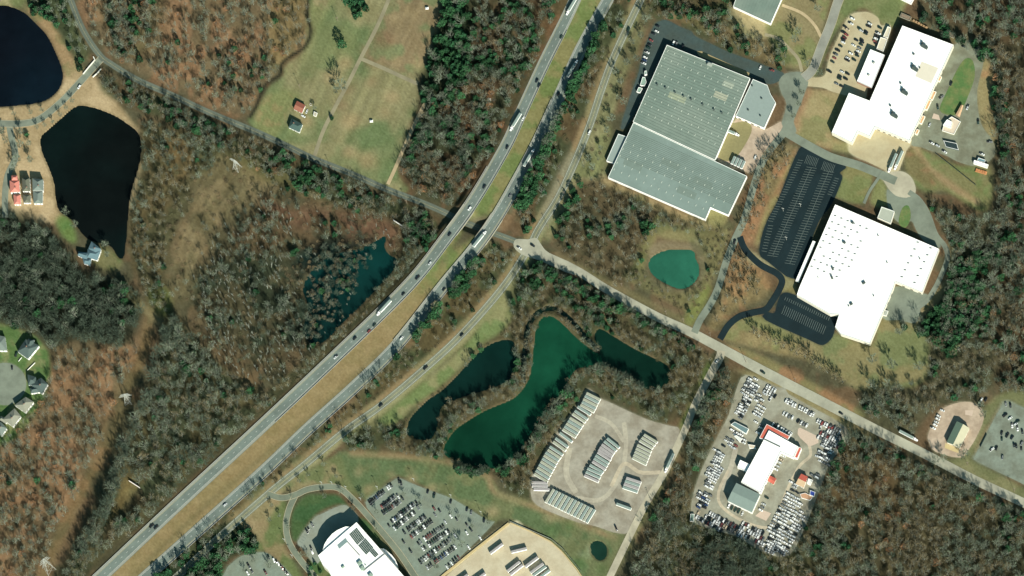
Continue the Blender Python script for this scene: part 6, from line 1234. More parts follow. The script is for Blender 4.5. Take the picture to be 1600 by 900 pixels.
semi(1394.5, 256, (-.4, .9), 'long truck, left of two at the lower end of the factory apron', RG, .3)
# ================================================================ trees
def barkmat(name, c, rnd=.3): return mat(name, c, .9, .12, 2, spec=.1, rnd=rnd, objcol=False)
M_bk = {'g': barkmat('twigs_grey', (.17, .205, .145)), 'b': barkmat('twigs_brown', (.19, .16, .095)), 'w': barkmat('dead_wood_pale', (.23, .25, .21)), 't': barkmat('twigs_dark', (.08, .108, .078)), 'l': barkmat('bark_light', (.21, .225, .185))}  # the dark twigs carry hill-slope shade in their colour
M_rust = barkmat('dry_leaves_rust', (.26, .14, .07), .35); M_ever = barkmat('evergreen_needles', (.024, .078, .034), .5); M_ever2 = barkmat('evergreen_needles_light', (.038, .11, .045), .4); M_brush = barkmat('brush_olive', (.12, .115, .06), .4); M_reed = barkmat('reeds_tan', (.25, .19, .11), .3); M_lawnshrub = barkmat('shrub_green', (.05, .10, .035), .4)
class TB:
    def __init__(s): s.V = []; s.F = []; s.n = 0
    def tube(s, a, b, r0, r1, n=3):
        a = np.asarray(a, float); b = np.asarray(b, float); d = b-a; L = np.linalg.norm(d)+1e-9; d /= L
        u = np.cross(d, (0, 0, 1) if abs(d[2]) < .9 else (1, 0, 0)); u /= np.linalg.norm(u); v = np.cross(d, u)
        t = np.arange(n)*2*np.pi/n; ring = np.outer(np.cos(t), u)+np.outer(np.sin(t), v)
        s.V.append(a+ring*r0); s.V.append(b+ring*r1)
        for i in range(n):
            j = (i+1) % n; s.F += [(s.n+i, s.n+j, s.n+n+j), (s.n+i, s.n+n+j, s.n+n+i)]
        s.n += 2*n
    def slivers(s, o, d, L, w_, r):
        n = len(o); d = d/np.linalg.norm(d, axis=1)[:, None]; q = r.normal(size=(n, 3)); u = np.cross(d, q); u /= np.linalg.norm(u, axis=1)[:, None]
        V = np.stack([o-u*w_[:, None]/2, o+u*w_[:, None]/2, o+d*L[:, None]], 1).reshape(-1, 3); s.V.append(V)
        s.F += [(s.n+3*i, s.n+3*i+1, s.n+3*i+2) for i in range(n)]; s.n += 3*n
    def mesh(s, name, m): return fastmesh(name, np.vstack(s.V), np.array(s.F), m)
def bare(seed, h, R, ntw, tw=.10, lean=0):
    r = np.random.default_rng(seed); T, C = TB(), TB(); ends = []
    top = np.array((r.normal()*.6+lean, r.normal()*.6, h*.68)); T.tube((0, 0, -.4), top*.5, .26, .19, 5); T.tube(top*.5, top, .19, .1, 4)
    T.tube(top, top+np.array((r.normal()*.5, r.normal()*.5, h*.34)), .1, .03); ends.append((top, top+np.array((0, 0, h*.34))))
    nl = 10
    for i in range(nl):
        f = .35+.6*i/nl; b0 = top*f; a = i*2.4+r.random(); rr = R*(1.0-.35*f)*r.uniform(.75, 1.05); e = b0+np.array((math.cos(a)*rr, math.sin(a)*rr, (h-b0[2])*r.uniform(.45, .8)))
        m = b0*.5+e*.5+np.array((0, 0, -.3)); T.tube(b0, m, .11, .08); T.tube(m, e, .08, .03); ends += [(m, e)]
        for k in range(3):
            s0 = b0+(e-b0)*r.uniform(.35, .85); e2 = s0+np.array((math.cos(a+r.normal()*.9), math.sin(a+r.normal()*.9), r.uniform(.3, 1.2)))*rr*.45; T.tube(s0, e2, .05, .02); ends.append((s0, e2))
    E = np.array([r_[0] for r_ in ends]); E2 = np.array([r_[1] for r_ in ends]); k = r.integers(0, len(ends), ntw); f = r.random(ntw)[:, None]**.6
    o = E[k]+(E2[k]-E[k])*f; d = (E2[k]-E[k]); d /= np.linalg.norm(d, axis=1)[:, None]+1e-6; d = d*.8+r.normal(size=(ntw, 3))*.5+np.array((0, 0, .9))
    C.slivers(o, d, r.uniform(1.3, 3.0, ntw), np.full(ntw, tw*.86)*r.uniform(.7, 1.5, ntw), r)
    return T, C
def leaves(C, r, n, R, z0, z1, size, shape='cone', lump=6):
    if shape == 'cone': z = z0+(z1-z0)*(1-np.sqrt(r.random(n))); rad = R*(1-(z-z0)/(z1-z0))**.8+.15
    else: z = r.uniform(z0, z1, n); q = (z-(z0+z1)/2)/((z1-z0)/2); rad = R*np.sqrt(np.clip(1-q*q, 0.02, 1))
    a = r.random(n)*6.283; lob = 1+.22*np.sin(a*3+r.random()*6)+.15*np.sin(a*5+z*1.3); rr = rad*lob*(.55+.45*r.random(n)**.5)
    o = np.stack([rr*np.cos(a), rr*np.sin(a), z], 1); out = np.stack([np.cos(a), np.sin(a), np.full(n, .5)], 1)+r.normal(size=(n, 3))*.5
    s_ = size*r.uniform(.6, 1.4, n); C.slivers(o-out*s_[:, None]*.4, out, s_*1.5, s_*1.1, r)
def ever(seed, h, R, shape='cone', n=320):
    r = np.random.default_rng(seed); T, C = TB(), TB(); T.tube((0, 0, -.4), (0, 0, h*.9), .24, .04, 5)
    for i in range(9): z = h*(.15+.08*i); a = i*2.4; L = R*(1-z/h)*.9; T.tube((0, 0, z), (math.cos(a)*L, math.sin(a)*L, z+.3), .06, .02)
    leaves(C, r, n, R, h*.08 if shape == 'cone' else h*.25, h, .85, shape); return T, C
def brush(seed, h, R, n, w_=.1):
    r = np.random.default_rng(seed); C = TB(); a = r.random(n)*6.283; q = R*np.sqrt(r.random(n)); o = np.stack([q*np.cos(a), q*np.sin(a), np.full(n, -.1)], 1)
    d = np.stack([np.cos(a)*.35, np.sin(a)*.35, np.ones(n)], 1)+r.normal(size=(n, 3))*.25; C.slivers(o, d, h*r.uniform(.5, 1, n), np.full(n, w_), r)
    n2 = n; a = r.random(n2)*6.283; q = R*np.sqrt(r.random(n2)); o = np.stack([q*np.cos(a), q*np.sin(a), r.uniform(.3, h*.7, n2)], 1); C.slivers(o, r.normal(size=(n2, 3))+np.array((0, 0, .5)), r.uniform(.5, 1.2, n2), np.full(n2, w_*1.3), r); return C
BARE = [bare(10+i, h, R, n) for i, (h, R, n) in enumerate([(14, 3.9, 320), (15.5, 4.5, 370), (12.5, 3.4, 270), (16.5, 4.8, 390), (13.5, 4.3, 320)])]
BAREX = [bare(30+i, h_, R_, n_, .15) for i, (h_, R_, n_) in enumerate([(13, 4.2, 620), (14.5, 4.8, 700), (12, 3.8, 560), (15.5, 5.0, 760), (13, 4.5, 620)])]
BM = {}
for k in 'gbt':
    BM[k] = [(T.mesh('bare_trunk', M_bk['l' if k != 't' else 't']), C.mesh('bare_crown', M_bk[k])) for T, C in BARE]
XM = {k: [(T.mesh('bare_trunk', M_bk['l']), C.mesh('bare_crown', M_bk[k])) for T, C in BAREX] for k in 'gb'}
EVR = [ever(50+i, h, R, s) for i, (h, R, s) in enumerate([(11, 3.2, 'cone'), (9, 2.8, 'cone'), (12, 3.8, 'round'), (8.5, 3.2, 'round'), (13, 3.5, 'cone')])]
EM = [(T.mesh('evergreen_trunk', M_bk['l']), C.mesh('evergreen_crown', M_ever2 if i in (2, 3) else M_ever)) for i, (T, C) in enumerate(EVR)]
def rustc(seed):
    T, C = bare(seed, 9.5, 3.6, 160); C2 = TB(); leaves(C2, np.random.default_rng(seed), 230, 3.7, 3, 9.8, .55, 'round'); return T, C2
RU = [rustc(70), rustc(71)]; RM = [(T.mesh('oak_trunk', M_bk['l']), C.mesh('oak_crown', M_rust)) for T, C in RU]
def joined(name, parts):        # several (TB, material) in one mesh
    V = []; F = []; M = []; n = 0; ms = []
    for i, (tb_, m_) in enumerate(parts):
        v = np.vstack(tb_.V); f = np.array(tb_.F)+n; V.append(v); F.append(f); M += [i]*len(f); n += len(v); ms.append(m_)
    return fastmesh(name, np.vstack(V), np.vstack(F), ms, M)
VAR = []; VI = {}
def addv(key, mesh): VI.setdefault(key, []).append(len(VAR)); VAR.append(mesh)
for k in 'gbt':
    for T, C in BARE: addv(k, joined('bare_tree_'+k, [(T, M_bk['l' if k != 't' else 't']), (C, M_bk[k])]))
for i, (T, C) in enumerate(EVR): addv('e', joined('evergreen', [(T, M_bk['l']), (C, M_ever2 if i in (2, 3) else M_ever)]))
for T, C in RU: addv('r', joined('oak', [(T, M_bk['l']), (C, M_rust)]))
for i in range(3):
    T, C = bare(90+i, 15, 1.3, 16, .1, .3); addv('w', joined('snag', [(T, M_bk['w']), (C, M_bk['w'])]))
addv('s', joined('brush', [(brush(1, 2.6, 2.6, 150, .12), M_brush)])); addv('s', joined('brush', [(brush(2, 3.2, 2.2, 130, .12), M_bk['b'])]))
addv('q', joined('reeds', [(brush(3, 1.8, 2.4, 150, .1), M_reed)])); addv('q', joined('reeds', [(brush(4, 1.5, 2.0, 120, .1), M_bk['b'])]))
addv('m', joined('green_brush', [(brush(5, 2.2, 2.2, 140, .14), M_lawnshrub)]))
vc = bpy.data.collections.new('tree_kinds')
for i, m_ in enumerate(VAR): o = bpy.data.objects.new('kind_%03d' % i, m_); vc.objects.link(o)
# geometry nodes: one tree of a kind on each point
def gn():
    g = bpy.data.node_groups.new('place_trees', 'GeometryNodeTree'); g.interface.new_socket('Geometry', in_out='INPUT', socket_type='NodeSocketGeometry'); g.interface.new_socket('Geometry', in_out='OUTPUT', socket_type='NodeSocketGeometry')
    N = g.nodes; L = g.links; i = N.new('NodeGroupInput'); o = N.new('NodeGroupOutput'); m = N.new('GeometryNodeMeshToPoints'); p = N.new('GeometryNodeInstanceOnPoints'); c = N.new('GeometryNodeCollectionInfo')
    c.inputs['Collection'].default_value = vc; c.inputs['Separate Children'].default_value = True; c.inputs['Reset Children'].default_value = True; p.inputs['Pick Instance'].default_value = True
    def att(nm, ty): a = N.new('GeometryNodeInputNamedAttribute'); a.data_type = ty; a.inputs['Name'].default_value = nm; return [s for s in a.outputs if s.enabled and s.name == 'Attribute'][0]
    L.new(i.outputs[0], m.inputs[0]); L.new(m.outputs[0], p.inputs['Points']); L.new(c.outputs[0], p.inputs['Instance'])
    L.new(att('kind_index', 'INT'), p.inputs['Instance Index']); L.new(att('turn', 'FLOAT_VECTOR'), p.inputs['Rotation']); L.new(att('size', 'FLOAT_VECTOR'), p.inputs['Scale']); L.new(p.outputs[0], o.inputs[0]); return g
GNG = gn()
fr = np.random.default_rng(21)
def woods(name, label, cat, P3, kinds, size):
    n = len(P3); m = bpy.data.meshes.new(name); m.vertices.add(n); m.vertices.foreach_set('co', np.asarray(P3, np.float32).ravel())
    a = m.attributes.new('kind_index', 'INT', 'POINT'); a.data.foreach_set('value', np.asarray(kinds, np.int32))
    a = m.attributes.new('turn', 'FLOAT_VECTOR', 'POINT'); t = np.zeros((n, 3), np.float32); t[:, 2] = fr.random(n)*6.283; t[:, 0] = fr.normal(size=n)*.06; t[:, 1] = fr.normal(size=n)*.06; a.data.foreach_set('vector', t.ravel())
    a = m.attributes.new('size', 'FLOAT_VECTOR', 'POINT'); s = np.repeat(np.asarray(size, np.float32)[:, None], 3, 1)*fr.uniform(.9, 1.1, (n, 3)); a.data.foreach_set('vector', s.astype(np.float32).ravel())
    o = ob(name, m, None, kind='stuff', label=label, category=cat); md = o.modifiers.new('place', 'NODES'); md.node_group = GNG; return o
# ---- individuals
NT = {'bare': 0, 'ever': 0}; ir = random.Random(9)
def base_of(px, py, zc_):      # crown seen at px,py with its middle zc_ above the ground
    p = P(float(px), float(py), zc_); g = float(hw(p[0], p[1])); return (p[0], p[1], g)
def tree(kind, px, py, label, group, sc=None, vi=None, name=None):
    ms = EM if kind == 'e' else RM if kind == 'r' else XM[kind]; vi = ir.randrange(len(ms)) if vi is None else vi; sc = sc or ir.uniform(.8, 1.15)
    hh = (11 if kind == 'e' else 14)*sc; v = base_of(px, py, hh*.5)
    t = thing(name or {'e': 'evergreen_tree', 'r': 'oak_tree'}.get(kind, 'bare_tree'), label, 'tree', v, ir.random()*6.28, group, sc)
    ob('trunk', ms[vi][0], t); ob('crown', ms[vi][1], t); NT['ever' if kind == 'e' else 'bare'] += 1
def listed(kind, pts, where, kn, group):
    for i, q in enumerate(pts):
        tree(kind, q[0], q[1], '%s %s' % ((nth(i)+' '+kn) if len(pts) > 1 else kn, where), group, q[2] if len(q) > 2 else None)
tree('g', 533, 136, 'broad bare tree beside the farm track, largest on the mown field', None, 1.55, 3); tree('g', 526, 142, 'smaller bare tree touching the broad one beside the farm track', None, 1.0)
tree('e', 534, 70, 'round dark conifer standing alone on the mown field', None, 1.25, 2); tree('e', 518, 184, 'slim dark conifer beside the farm track near the farmhouse', None, .7, 1)
tree('g', 492, 168, 'thin bare tree between the farmhouse sheds', None, .7); tree('r', 431, 266, 'orange-leaved oak in the wood below the cross road', None, 1.0, 0); tree('r', 402, 264, 'small orange oak left of the other orange oak below the cross road', None, .6, 1)
listed('e', [(541, 2), (548, 8), (553, 16), (560, 12), (556, 4), (565, 4), (549, 0), (571, 12), (562, 22), (555, 24)], 'from the left in the dark clump at the top of the field', 'evergreen', 'evergreens in the field top clump')
listed('g', [(1363, 562, 1.2), (1394, 570, 1.3), (1436, 574, 1.2), (1362, 602, 1.2), (1385, 600), (1402, 602), (1424, 600)], 'from the left on the lawn below the white plant', 'bare tree', 'bare trees on the plant lawn')
listed('b', [(1178, 518), (1186, 524), (1200, 531), (1212, 536), (1224, 540), (1236, 545), (1245, 552), (1258, 556), (1270, 566), (1282, 574), (1293, 580), (1305, 590), (1316, 596)], 'from the left in the line between lawn and pale road', 'brownish bare tree', 'bare trees in line along the pale road')
listed('g', [(1010, 30), (1002, 55), (995, 92), (980, 98), (970, 128), (966, 152), (976, 160), (956, 186), (948, 205), (962, 112), (990, 66), (938, 232), (920, 248), (925, 262)], 'from the top between frontage road and warehouse', 'bare tree', 'bare trees between frontage road and warehouse')
listed('g', [(1280, 114), (1252, 145), (1249, 162), (1240, 182), (1262, 100), (1248, 50), (1243, 62), (1215, 82), (1278, 14)], 'from the start near the road junction and garden paths', 'bare tree', 'bare trees round the junction')
tree('e', 1216, 92, 'dark evergreen beside the garden path above the junction', None, .9)
listed('b', [(1196, 246), (1206, 238), (1214, 244), (1222, 232), (1230, 242), (1206, 258), (1218, 262), (1229, 256), (1194, 268), (1209, 276), (1186, 284), (1200, 292), (1190, 306), (1180, 318), (1174, 334), (1166, 346), (1184, 336), (1192, 320), (1176, 356), (1161, 358)], 'counted down the factory road belt', 'brownish bare tree', 'bare trees beside the factory road')
listed('b', [(1150, 402), (1160, 410), (1170, 418), (1146, 420), (1158, 430), (1172, 436), (1140, 440), (1154, 448), (1168, 452), (1184, 440), (1182, 456), (1136, 462), (1150, 470), (1164, 472), (1130, 484), (1120, 500)], 'counted down the oval below the black driveway', 'rusty bare tree', 'bare trees in the driveway oval')
listed('g', [(32, 206), (30, 226), (46, 224), (27, 250), (46, 250), (9, 220), (2, 205), (22, 262)], 'from the top beside the lane by the lakes', 'small bare tree', 'small bare trees by the lakes')
tree('e', 42, 211, 'round green evergreen at the lane fork by the lakes', None, .7, 3); tree('e', 124, 106, 'tall evergreen beside the white bridge wall', None, 1.0, 0)
listed('g', [(x, y, .6) for x, y in [(58, 199), (70, 196), (82, 190), (94, 180), (104, 169), (113, 158), (22, 178), (48, 176), (66, 172)]], 'along the lakeside lane between the lakes', 'young bare tree', 'young trees along the lakeside lane')
listed('e', [(48, 8), (56, 14), (64, 20), (72, 26), (52, 20), (80, 30), (66, 10), (75, 14)], 'at the wood edge above the round lake', 'evergreen', 'evergreens above the round lake')
listed('g', [(117, 352, 1.0), (164, 382, .9), (168, 398), (150, 428), (102, 330)], 'from the left around the blue-grey lake house', 'bare tree', 'bare trees round the lake house')
OT = [(456, 776), (468, 752), (482, 742), (506, 726), (526, 745), (533, 768), (553, 795), (566, 775), (588, 800), (587, 826), (451, 824), (441, 748), (434, 760), (425, 790), (437, 806), (421, 812), (507, 776), (470, 868), (480, 868)]
listed('g', [(x, y, .62) for x, y in OT], 'in order along the curved office drive', 'slender bare tree', 'young trees along the office drive')
listed('g', [(721, 850, .95), (682, 884, .95), (709, 846, .6), (631, 772, .5), (650, 778, .5), (657, 783, .5), (704, 802, .5), (716, 806, .5), (737, 822, .6), (764, 816, .6), (396, 876, .6), (420, 884, .8), (382, 892, .6)], 'by count among the parked cars of the office', 'small bare tree', 'small trees inside the office car parks')
listed('g', [(1462, 720), (1475, 715), (1503, 712), (1510, 708), (1532, 632), (1537, 648)], 'from the left around the small shop yard', 'bare tree', 'bare trees round the shop yard')
listed('e', [(486, 888, .6), (492, 880, .6), (500, 892, .6), (484, 898, .6), (494, 902, .5)], 'in the green bed left of the office block', 'low evergreen', 'evergreens beside the office block')
cpts = [(337, 150), (355, 152), (364, 143)]
listed('g', cpts, 'standing dark low in the rusty top left wood', 'grey bare tree', 'grey trees in the top left wood')
# ---- bands and woods: candidate trees
CAND = []                       # (kind, px, py, scale, where)
def band(line, wd_, n, mix, where, sc=(.8, 1.1)):
    p = resample(smooth(line), 2); nn = normals(p); ks, ws = zip(*mix.items())
    for i in range(n):
        j = fr.integers(0, len(p)); q = p[j]+nn[j]*fr.uniform(-.5, .5)*wd_; CAND.append((fr.choice(ks, p=np.array(ws)/sum(ws)), q[0], q[1], fr.uniform(*sc), where, True))
def region(key, sp, mix, where, sc=(.75, 1.1), clear=None, gap=.36):
    p = np.array(W[key] if isinstance(key, str) else key, float); m = rast(p)
    if clear is not None: m &= ~clear
    ks, ws = zip(*mix.items()); ws = np.array(ws)/sum(ws)
    gx = np.arange(p[:, 0].min(), p[:, 0].max(), sp); gy = np.arange(p[:, 1].min(), p[:, 1].max(), sp*.9)
    X, Y = np.meshgrid(gx, gy); X = X+(np.arange(len(gy)) % 2)[:, None]*sp/2; X = X+fr.uniform(-.42, .42, X.shape)*sp; Y = Y+fr.uniform(-.42, .42, Y.shape)*sp
    X = X.ravel(); Y = Y.ravel(); ok = (X > RX0+5) & (X < RX0+RW-6) & (Y > RY0+5) & (Y < RY0+RH-6); X, Y = X[ok], Y[ok]
    ok = m[(Y-RY0).astype(int), (X-RX0).astype(int)]; X, Y = X[ok], Y[ok]; S = fr.uniform(*sc, len(X))
    iy, ix = (Y-RY0).astype(int), (X-RX0).astype(int); n1 = NZ[70][iy, ix]*.5+NZ[30][iy, ix]*.5; n2 = NZ[12][iy, ix]; t = np.clip((n1-.5)*7+.5, .08, .92)
    wt = np.stack([ws[q]*({'g': t, 't': t, 'e': t**1.5*1.3}.get(k, 1-t))*2 for q, k in enumerate(ks)], 1); wt /= wt.sum(1, keepdims=True); cu = np.cumsum(wt, 1); K = [ks[min(len(ks)-1, int((r_ > row_).sum()))] for r_, row_ in zip(fr.random(len(X)), cu)]
    keep = n2 > gap+.0; S = S*(.8+.4*n1); X, Y, S = X[keep], Y[keep], S[keep]; K = [k for k, q in zip(K, keep) if q]
    for k, x, y, s in zip(K, X, Y, S): CAND.append((k, x, y, s, where, False))
band([(938, 38), (922, 66), (908, 96)], 12, 16, {'e': 1}, 'beside the upper northbound lanes')
band([(934, 34), (926, 55), (910, 90), (896, 125), (882, 155), (868, 182), (856, 212), (843, 245), (833, 275), (822, 300), (812, 330)], 21, 190, {'e': 12, 'g': 1}, 'in the belt beside the northbound lanes', (.9, 1.25))
band([(752, 398), (738, 418), (722, 440), (706, 462)], 19, 56, {'e': 5, 'g': 1}, 'in the clump below the northbound overpass', (.8, 1.1))
band([(690, 480), (672, 496), (655, 512), (645, 528)], 15, 40, {'e': 4, 'b': 1}, 'in the dark row halfway down the northbound lanes', (.8, 1.1))
band([(630, 545), (560, 615), (500, 660), (430, 725), (340, 808), (290, 850)], 10, 60, {'g': 3, 'e': 1, 'b': 1}, 'in the thin line beside the lower northbound lanes', (.75, 1.05))
band([(638, 345), (655, 352), (672, 362), (680, 378), (668, 390)], 26, 26, {'e': 5, 'g': 1}, 'in the clump left of the overpass', (.8, 1.1))
band([(832, 412), (850, 425), (868, 432), (900, 445), (940, 470), (980, 490), (1010, 502)], 18, 80, {'e': 4, 'g': 1, 't': 1}, 'along the pale road above the long pond', (.75, 1.05))
band([(812, 430), (840, 450), (880, 462), (920, 490), (970, 515)], 22, 40, {'e': 2, 'g': 1, 't': 1}, 'around the long green pond', (.7, .95))
band([(1020, 508), (1050, 525), (1090, 545)], 14, 16, {'e': 1, 'g': 1}, 'along the pale road above the long pond', (.7, .95))
band([(1135, 580), (1120, 605), (1100, 640), (1085, 680)], 14, 40, {'t': 2, 'g': 1, 'e': 1}, 'between access road and salvage yard', (.9, 1.15))
band([(1322, 680), (1360, 695), (1420, 725), (1480, 752), (1540, 780), (1590, 805)], 14, 40, {'e': 1.3, 'g': 2, 't': 1}, 'at the wood edge along the pale road', (.8, 1.05))
band([(1320, 672), (1318, 700), (1300, 735), (1285, 775), (1262, 830)], 12, 26, {'e': 1.3, 't': 2}, 'at the wood edge by the salvage yard', (.8, 1.05))
band([(1440, 20), (1500, 60), (1545, 90), (1560, 150), (1562, 210)], 22, 50, {'e': 2, 't': 1, 'g': 1}, 'at the wood edge right of the loop yard', (.9, 1.2))
band([(908, 288), (898, 305), (890, 325), (880, 345), (872, 372)], 12, 20, {'e': 4, 'g': 1}, 'at the left edge of the scrub plot', (.7, 1.05))
band([(1030, 8), (1060, 22), (1090, 30), (1110, 42), (1130, 44), (1085, 14), (1045, 2)], 26, 36, {'e': 3, 'g': 1, 'b': 1}, 'in the belt above the warehouse driveway', (.75, 1.05))
band([(1190, 60), (1160, 78), (1130, 65), (1150, 85)], 10, 6, {'s': 1}, 'above the driveway')
band([(1400, 520), (1420, 500), (1440, 512), (1440, 530)], 14, 10, {'e': 1, 'g': 1}, 'at the corner of the rear apron', (.8, 1.1))
band([(1010, 355), (1005, 350), (1010, 365)], 8, 5, {'e': 1}, 'beside the green pond track')
band([(936, 580), (915, 584), (896, 602), (872, 634), (852, 662), (838, 690), (820, 712), (795, 730)], 9, 48, {'t': 2, 'g': 2, 'e': 1}, 'along the shady bank of the long pond', (1.0, 1.3))
band([(795, 736), (750, 738), (715, 730), (694, 720)], 9, 26, {'e': 2, 't': 2}, 'along the bottom bank of the long pond', (.9, 1.2))
band([(940, 574), (965, 588), (1000, 606), (1030, 612)], 14, 30, {'t': 3, 'g': 2}, 'in the swampy corner of the right pond arm', (.9, 1.2))
band([(688, 690), (700, 664), (740, 636), (790, 610), (815, 596), (822, 560), (825, 520)], 8, 34, {'g': 3, 'b': 1}, 'on the bank between the two ponds', (.7, .95))
region('east_grove', 8, {'e': 1}, 'in the dark grove at the right', (.85, 1.15)); region('grove_north', 9, {'e': 6, 'g': 2}, 'in the grove at the right edge of the field', (.9, 1.25))
region('office_north', 9, {'e': 5, 'g': 1}, 'in the dark grove at the bottom left of the office', (.95, 1.3))
region([(1540, 470), (1550, 480), (1545, 520), (1532, 540), (1530, 500)], 9, {'e': 1}, 'in the slim dark row at the right')
region('nw', 11.5, {'b': 5, 'g': 3.4, 'r': 1.0, 'e': .2, 's': 1}, 'in the rusty top left wood', (.65, 1.0)); region([(160, 0), (250, -20), (235, 50), (215, 100), (185, 90)], 10, {'g': 3, 'e': 1.2}, 'in the rusty top left wood')
region([(360, 75), (430, 60), (420, 130), (380, 170), (350, 130)], 13, {'e': 1, 'b': 2}, 'in the rusty top left wood', (.6, .8))
region('nw_strip', 9, {'g': 3, 'e': 1.4}, 'in the strip left of the cross road', (.6, .95))
region('south_of_road', 8, {'g': 4, 'e': 2.6, 'b': 1.4, 't': 1.5}, 'in the strip below the cross road', (.7, 1.0))
region('marsh_west', 8.5, {'g': 4, 'b': 2.5, 't': 2, 's': 2, 'e': .3}, 'in the wood right of the lake', (.6, 1.0))
region('marsh_tan', 13, {'q': 5, 's': 2, 'b': .3, 'g': .3}, 'in the tan marsh', (.6, 1.0)); region('snag_wood', 10, {'g': .8, 'b': .6, 'w': 1.6, 't': .6, 's': 3.5, 'q': 3.5, 'e': .12}, 'in the dead-tree marsh', (.6, .95))
region([(300, 460), (345, 380), (400, 330), (470, 345), (440, 420), (480, 520), (400, 600), (330, 560)], 12, {'g': 2, 't': 1.4, 'w': 1}, 'in the dead-tree marsh', (.65, .95))
region([(470, 400), (500, 385), (560, 378), (596, 392), (600, 430), (540, 500), (500, 530), (440, 540), (430, 480)], 9, {'w': 1.6, 's': 3, 'b': 3, 't': 2, 'q': 1}, 'in the dead-tree marsh', (.45, .75))
region([(480, 450), (500, 415), (560, 395), (585, 395), (560, 430), (530, 470), (505, 520), (486, 528)], 6, {'s': 3, 'b': 3}, 'in the dark reedy marsh', (.35, .6), gap=.3)
region([(300, 420), (350, 350), (430, 320), (480, 360), (440, 450), (500, 540), (420, 600), (330, 540)], 11, {'w': 1}, 'in the dead-tree marsh', (.6, .95), gap=.45)
cutm = ribrast(smooth([(268, 450), (258, 480), (235, 500), (222, 560), (203, 600), (190, 640), (170, 690), (150, 730), (118, 790), (85, 860), (60, 920)]), 15)
rast([(195, 745), (218, 760), (222, 790), (180, 815), (165, 845), (170, 800)], cutm)
region('south_mid', 8.2, {'g': 5, 'b': 2, 't': 2, 'e': .5, 's': 1}, 'in the wood left of the highway', (.75, 1.1), cutm); region('dark_west', 7.6, {'t': 8, 'g': 1.6, 'e': .5}, 'in the dark wood below the lake houses', (.85, 1.25))
region('highway_slope', 8, {'g': 3, 'b': 3, 's': 2, 't': 1}, 'on the slope left of the highway', (.6, .85))
region('rust_sw', 11, {'b': 6, 'g': 2.6, 'r': 1.0, 'e': .08, 's': 1}, 'in the rusty bottom left wood', (.7, 1.05), cutm)
region([(270, 490), (285, 520), (235, 620), (200, 700), (180, 780), (140, 860), (110, 900), (170, 760), (215, 640), (240, 560)], 9, {'t': 4, 'g': 2}, 'at the edge of the power line cut', (1.25, 1.55), cutm)
region('centre_north', 8.4, {'b': 3.5, 'g': 3.5, 'e': 1.7, 'r': .5, 't': .7}, 'in the central wood left of the highway', (.75, 1.05)); region([(640, 215), (700, 170), (740, 220), (730, 290), (650, 290)], 12, {'g': 1, 't': 2}, 'in the central wood left of the highway')
region('verge_north', 8.5, {'b': 2.4, 'g': 3, 's': 2, 'e': 1.4}, 'between the highway and frontage road', (.55, .85)); region('verge_south', 8, {'b': 2.4, 'g': 3, 's': 2, 'e': 1.6}, 'between the highway and frontage road', (.45, .75))
region('scrub', 8.4, {'b': 3, 'g': 3, 's': 2.5, 't': 1, 'e': .4}, 'on the scrub plot right of the crossing', (.55, .9)); region('pond_strip', 7.8, {'g': 4, 'b': 2.6, 's': 1.6, 'e': .9, 't': .8}, 'around the long green pond', (.6, .9))
region('pond_belt', 9, {'g': 3, 'b': 2, 's': 3, 'q': 2, 'e': .5}, 'around the small green pond', (.5, .8)); region('north_belt', 10, {'g': 2, 'b': 2, 'e': 1.6, 's': 1.5}, 'in the belt above the warehouse driveway', (.6, .95))
region('north_east', 8.8, {'g': 5, 'b': 3.4, 'e': 1.1, 'r': .3, 't': 1.4}, 'in the large right edge wood', (.8, 1.15)); region('east_mid', 8.8, {'b': 3.6, 'g': 4.4, 'e': .5, 's': 1}, 'in the wood right of the white plant', (.7, 1.0))
region('south_east', 8.8, {'g': 4.4, 'b': 4, 'e': .35, 'r': .22, 't': 1.3}, 'in the bottom right wood', (.8, 1.1)); region([(1090, 850), (1160, 850), (1200, 880), (1200, 920), (1080, 920)], 8, {'t': 1}, 'in the bottom right wood', (1.1, 1.3))
region('east_verge', 14, {'g': 2, 's': 3}, 'beside the frontage road', (.5, .8))
shore = ribrast(smooth([(800, 500), (820, 488), (845, 476), (872, 475), (896, 488), (918, 508), (950, 512), (1010, 545), (1050, 572)]), 9) | ribrast(smooth([(826, 590), (826, 545), (834, 515)]), 6)
ctr = 0
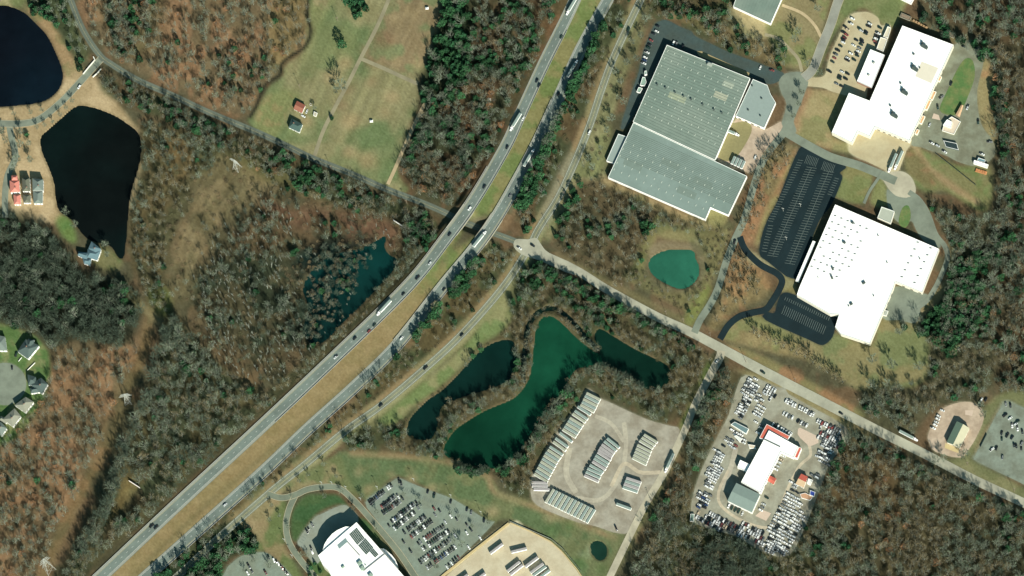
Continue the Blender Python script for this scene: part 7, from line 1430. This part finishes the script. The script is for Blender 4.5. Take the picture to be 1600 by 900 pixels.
# split: the largest trees of each kind stand alone, the others are the woods' mass
C2 = [c for c in CAND if not ex_at(c[1], c[2])]
bases = np.array([base_of(c[1], c[2], (11 if c[0] == 'e' else 2 if c[0] in 'sqm' else 14)*c[3]*.5) for c in C2]); gp = PXY(bases[:, 0], bases[:, 1])
okb = ~ex_at(gp[0], gp[1])
inview = (gp[0] > 2) & (gp[0] < 1598) & (gp[1] > 4) & (gp[1] < 897)
order = sorted([i for i in range(len(C2)) if okb[i] and inview[i]], key=lambda i: (not C2[i][5], -C2[i][3]))
solo = set(); cb, ce = NT['bare'], NT['ever']
for i in order:
    k = C2[i][0]
    if k == 'e' and ce < 300: ce += 1; solo.add(i)
    elif k in 'gbtr' and cb < 300 and (C2[i][5] or C2[i][3] > .8): cb += 1; solo.add(i)
LN = {'e': 'dark evergreen', 'g': 'grey bare tree', 'b': 'brownish bare tree', 't': 'dark grey bare tree', 'r': 'rusty-leaved oak'}
gsz = {}
for i in sorted(solo, key=lambda q: gp[1][q]): gsz.setdefault((C2[i][0], C2[i][4]), []).append(i)
for i in sorted(solo):
    k, x, y, s, where, bnd = C2[i]; ms = EM if k == 'e' else RM if k == 'r' else BM[k]
    vi = ir.randrange(len(ms)); t = thing('evergreen_tree' if k == 'e' else 'oak_tree' if k == 'r' else 'bare_tree', ((nth(gsz[(k, where)].index(i))+' '+LN[k]+' from top ') if 1 < len(gsz[(k, where)]) <= 99 else LN[k]+' ')+where, 'tree', tuple(bases[i]), ir.random()*6.28, LN[k]+'s '+where, s)
    ob('trunk', ms[vi][0], t); ob('crown', ms[vi][1], t)
rest = {}
for i, c in enumerate(C2):
    if i in solo or not okb[i]: continue
    cls = {'e': 'e', 's': 's', 'q': 's', 'm': 's', 'w': 'w'}.get(c[0], 'g'); rest.setdefault((cls, c[4]) if cls != 'e' else (cls, ''), []).append(i)
nm = {'e': 'evergreen_wood', 's': 'undergrowth', 'w': 'dead_trees', 'g': 'bare_wood'}
for (cls, where), ii in rest.items():
    kinds = [VI[C2[i][0]][fr.integers(0, len(VI[C2[i][0]]))] for i in ii]
    woods(nm[cls], {'e': 'smaller evergreens scattered through all the woods', 's': 'low brush and reeds '+where, 'w': 'pale dead trees '+where, 'g': 'mass of leafless trees '+where}[cls], {'e': 'trees', 's': 'brush', 'w': 'dead trees', 'g': 'trees'}[cls], bases[ii], kinds, [C2[i][3] for i in ii])
print('trees solo', len(solo), NT, 'mass', len(C2)-len(solo))
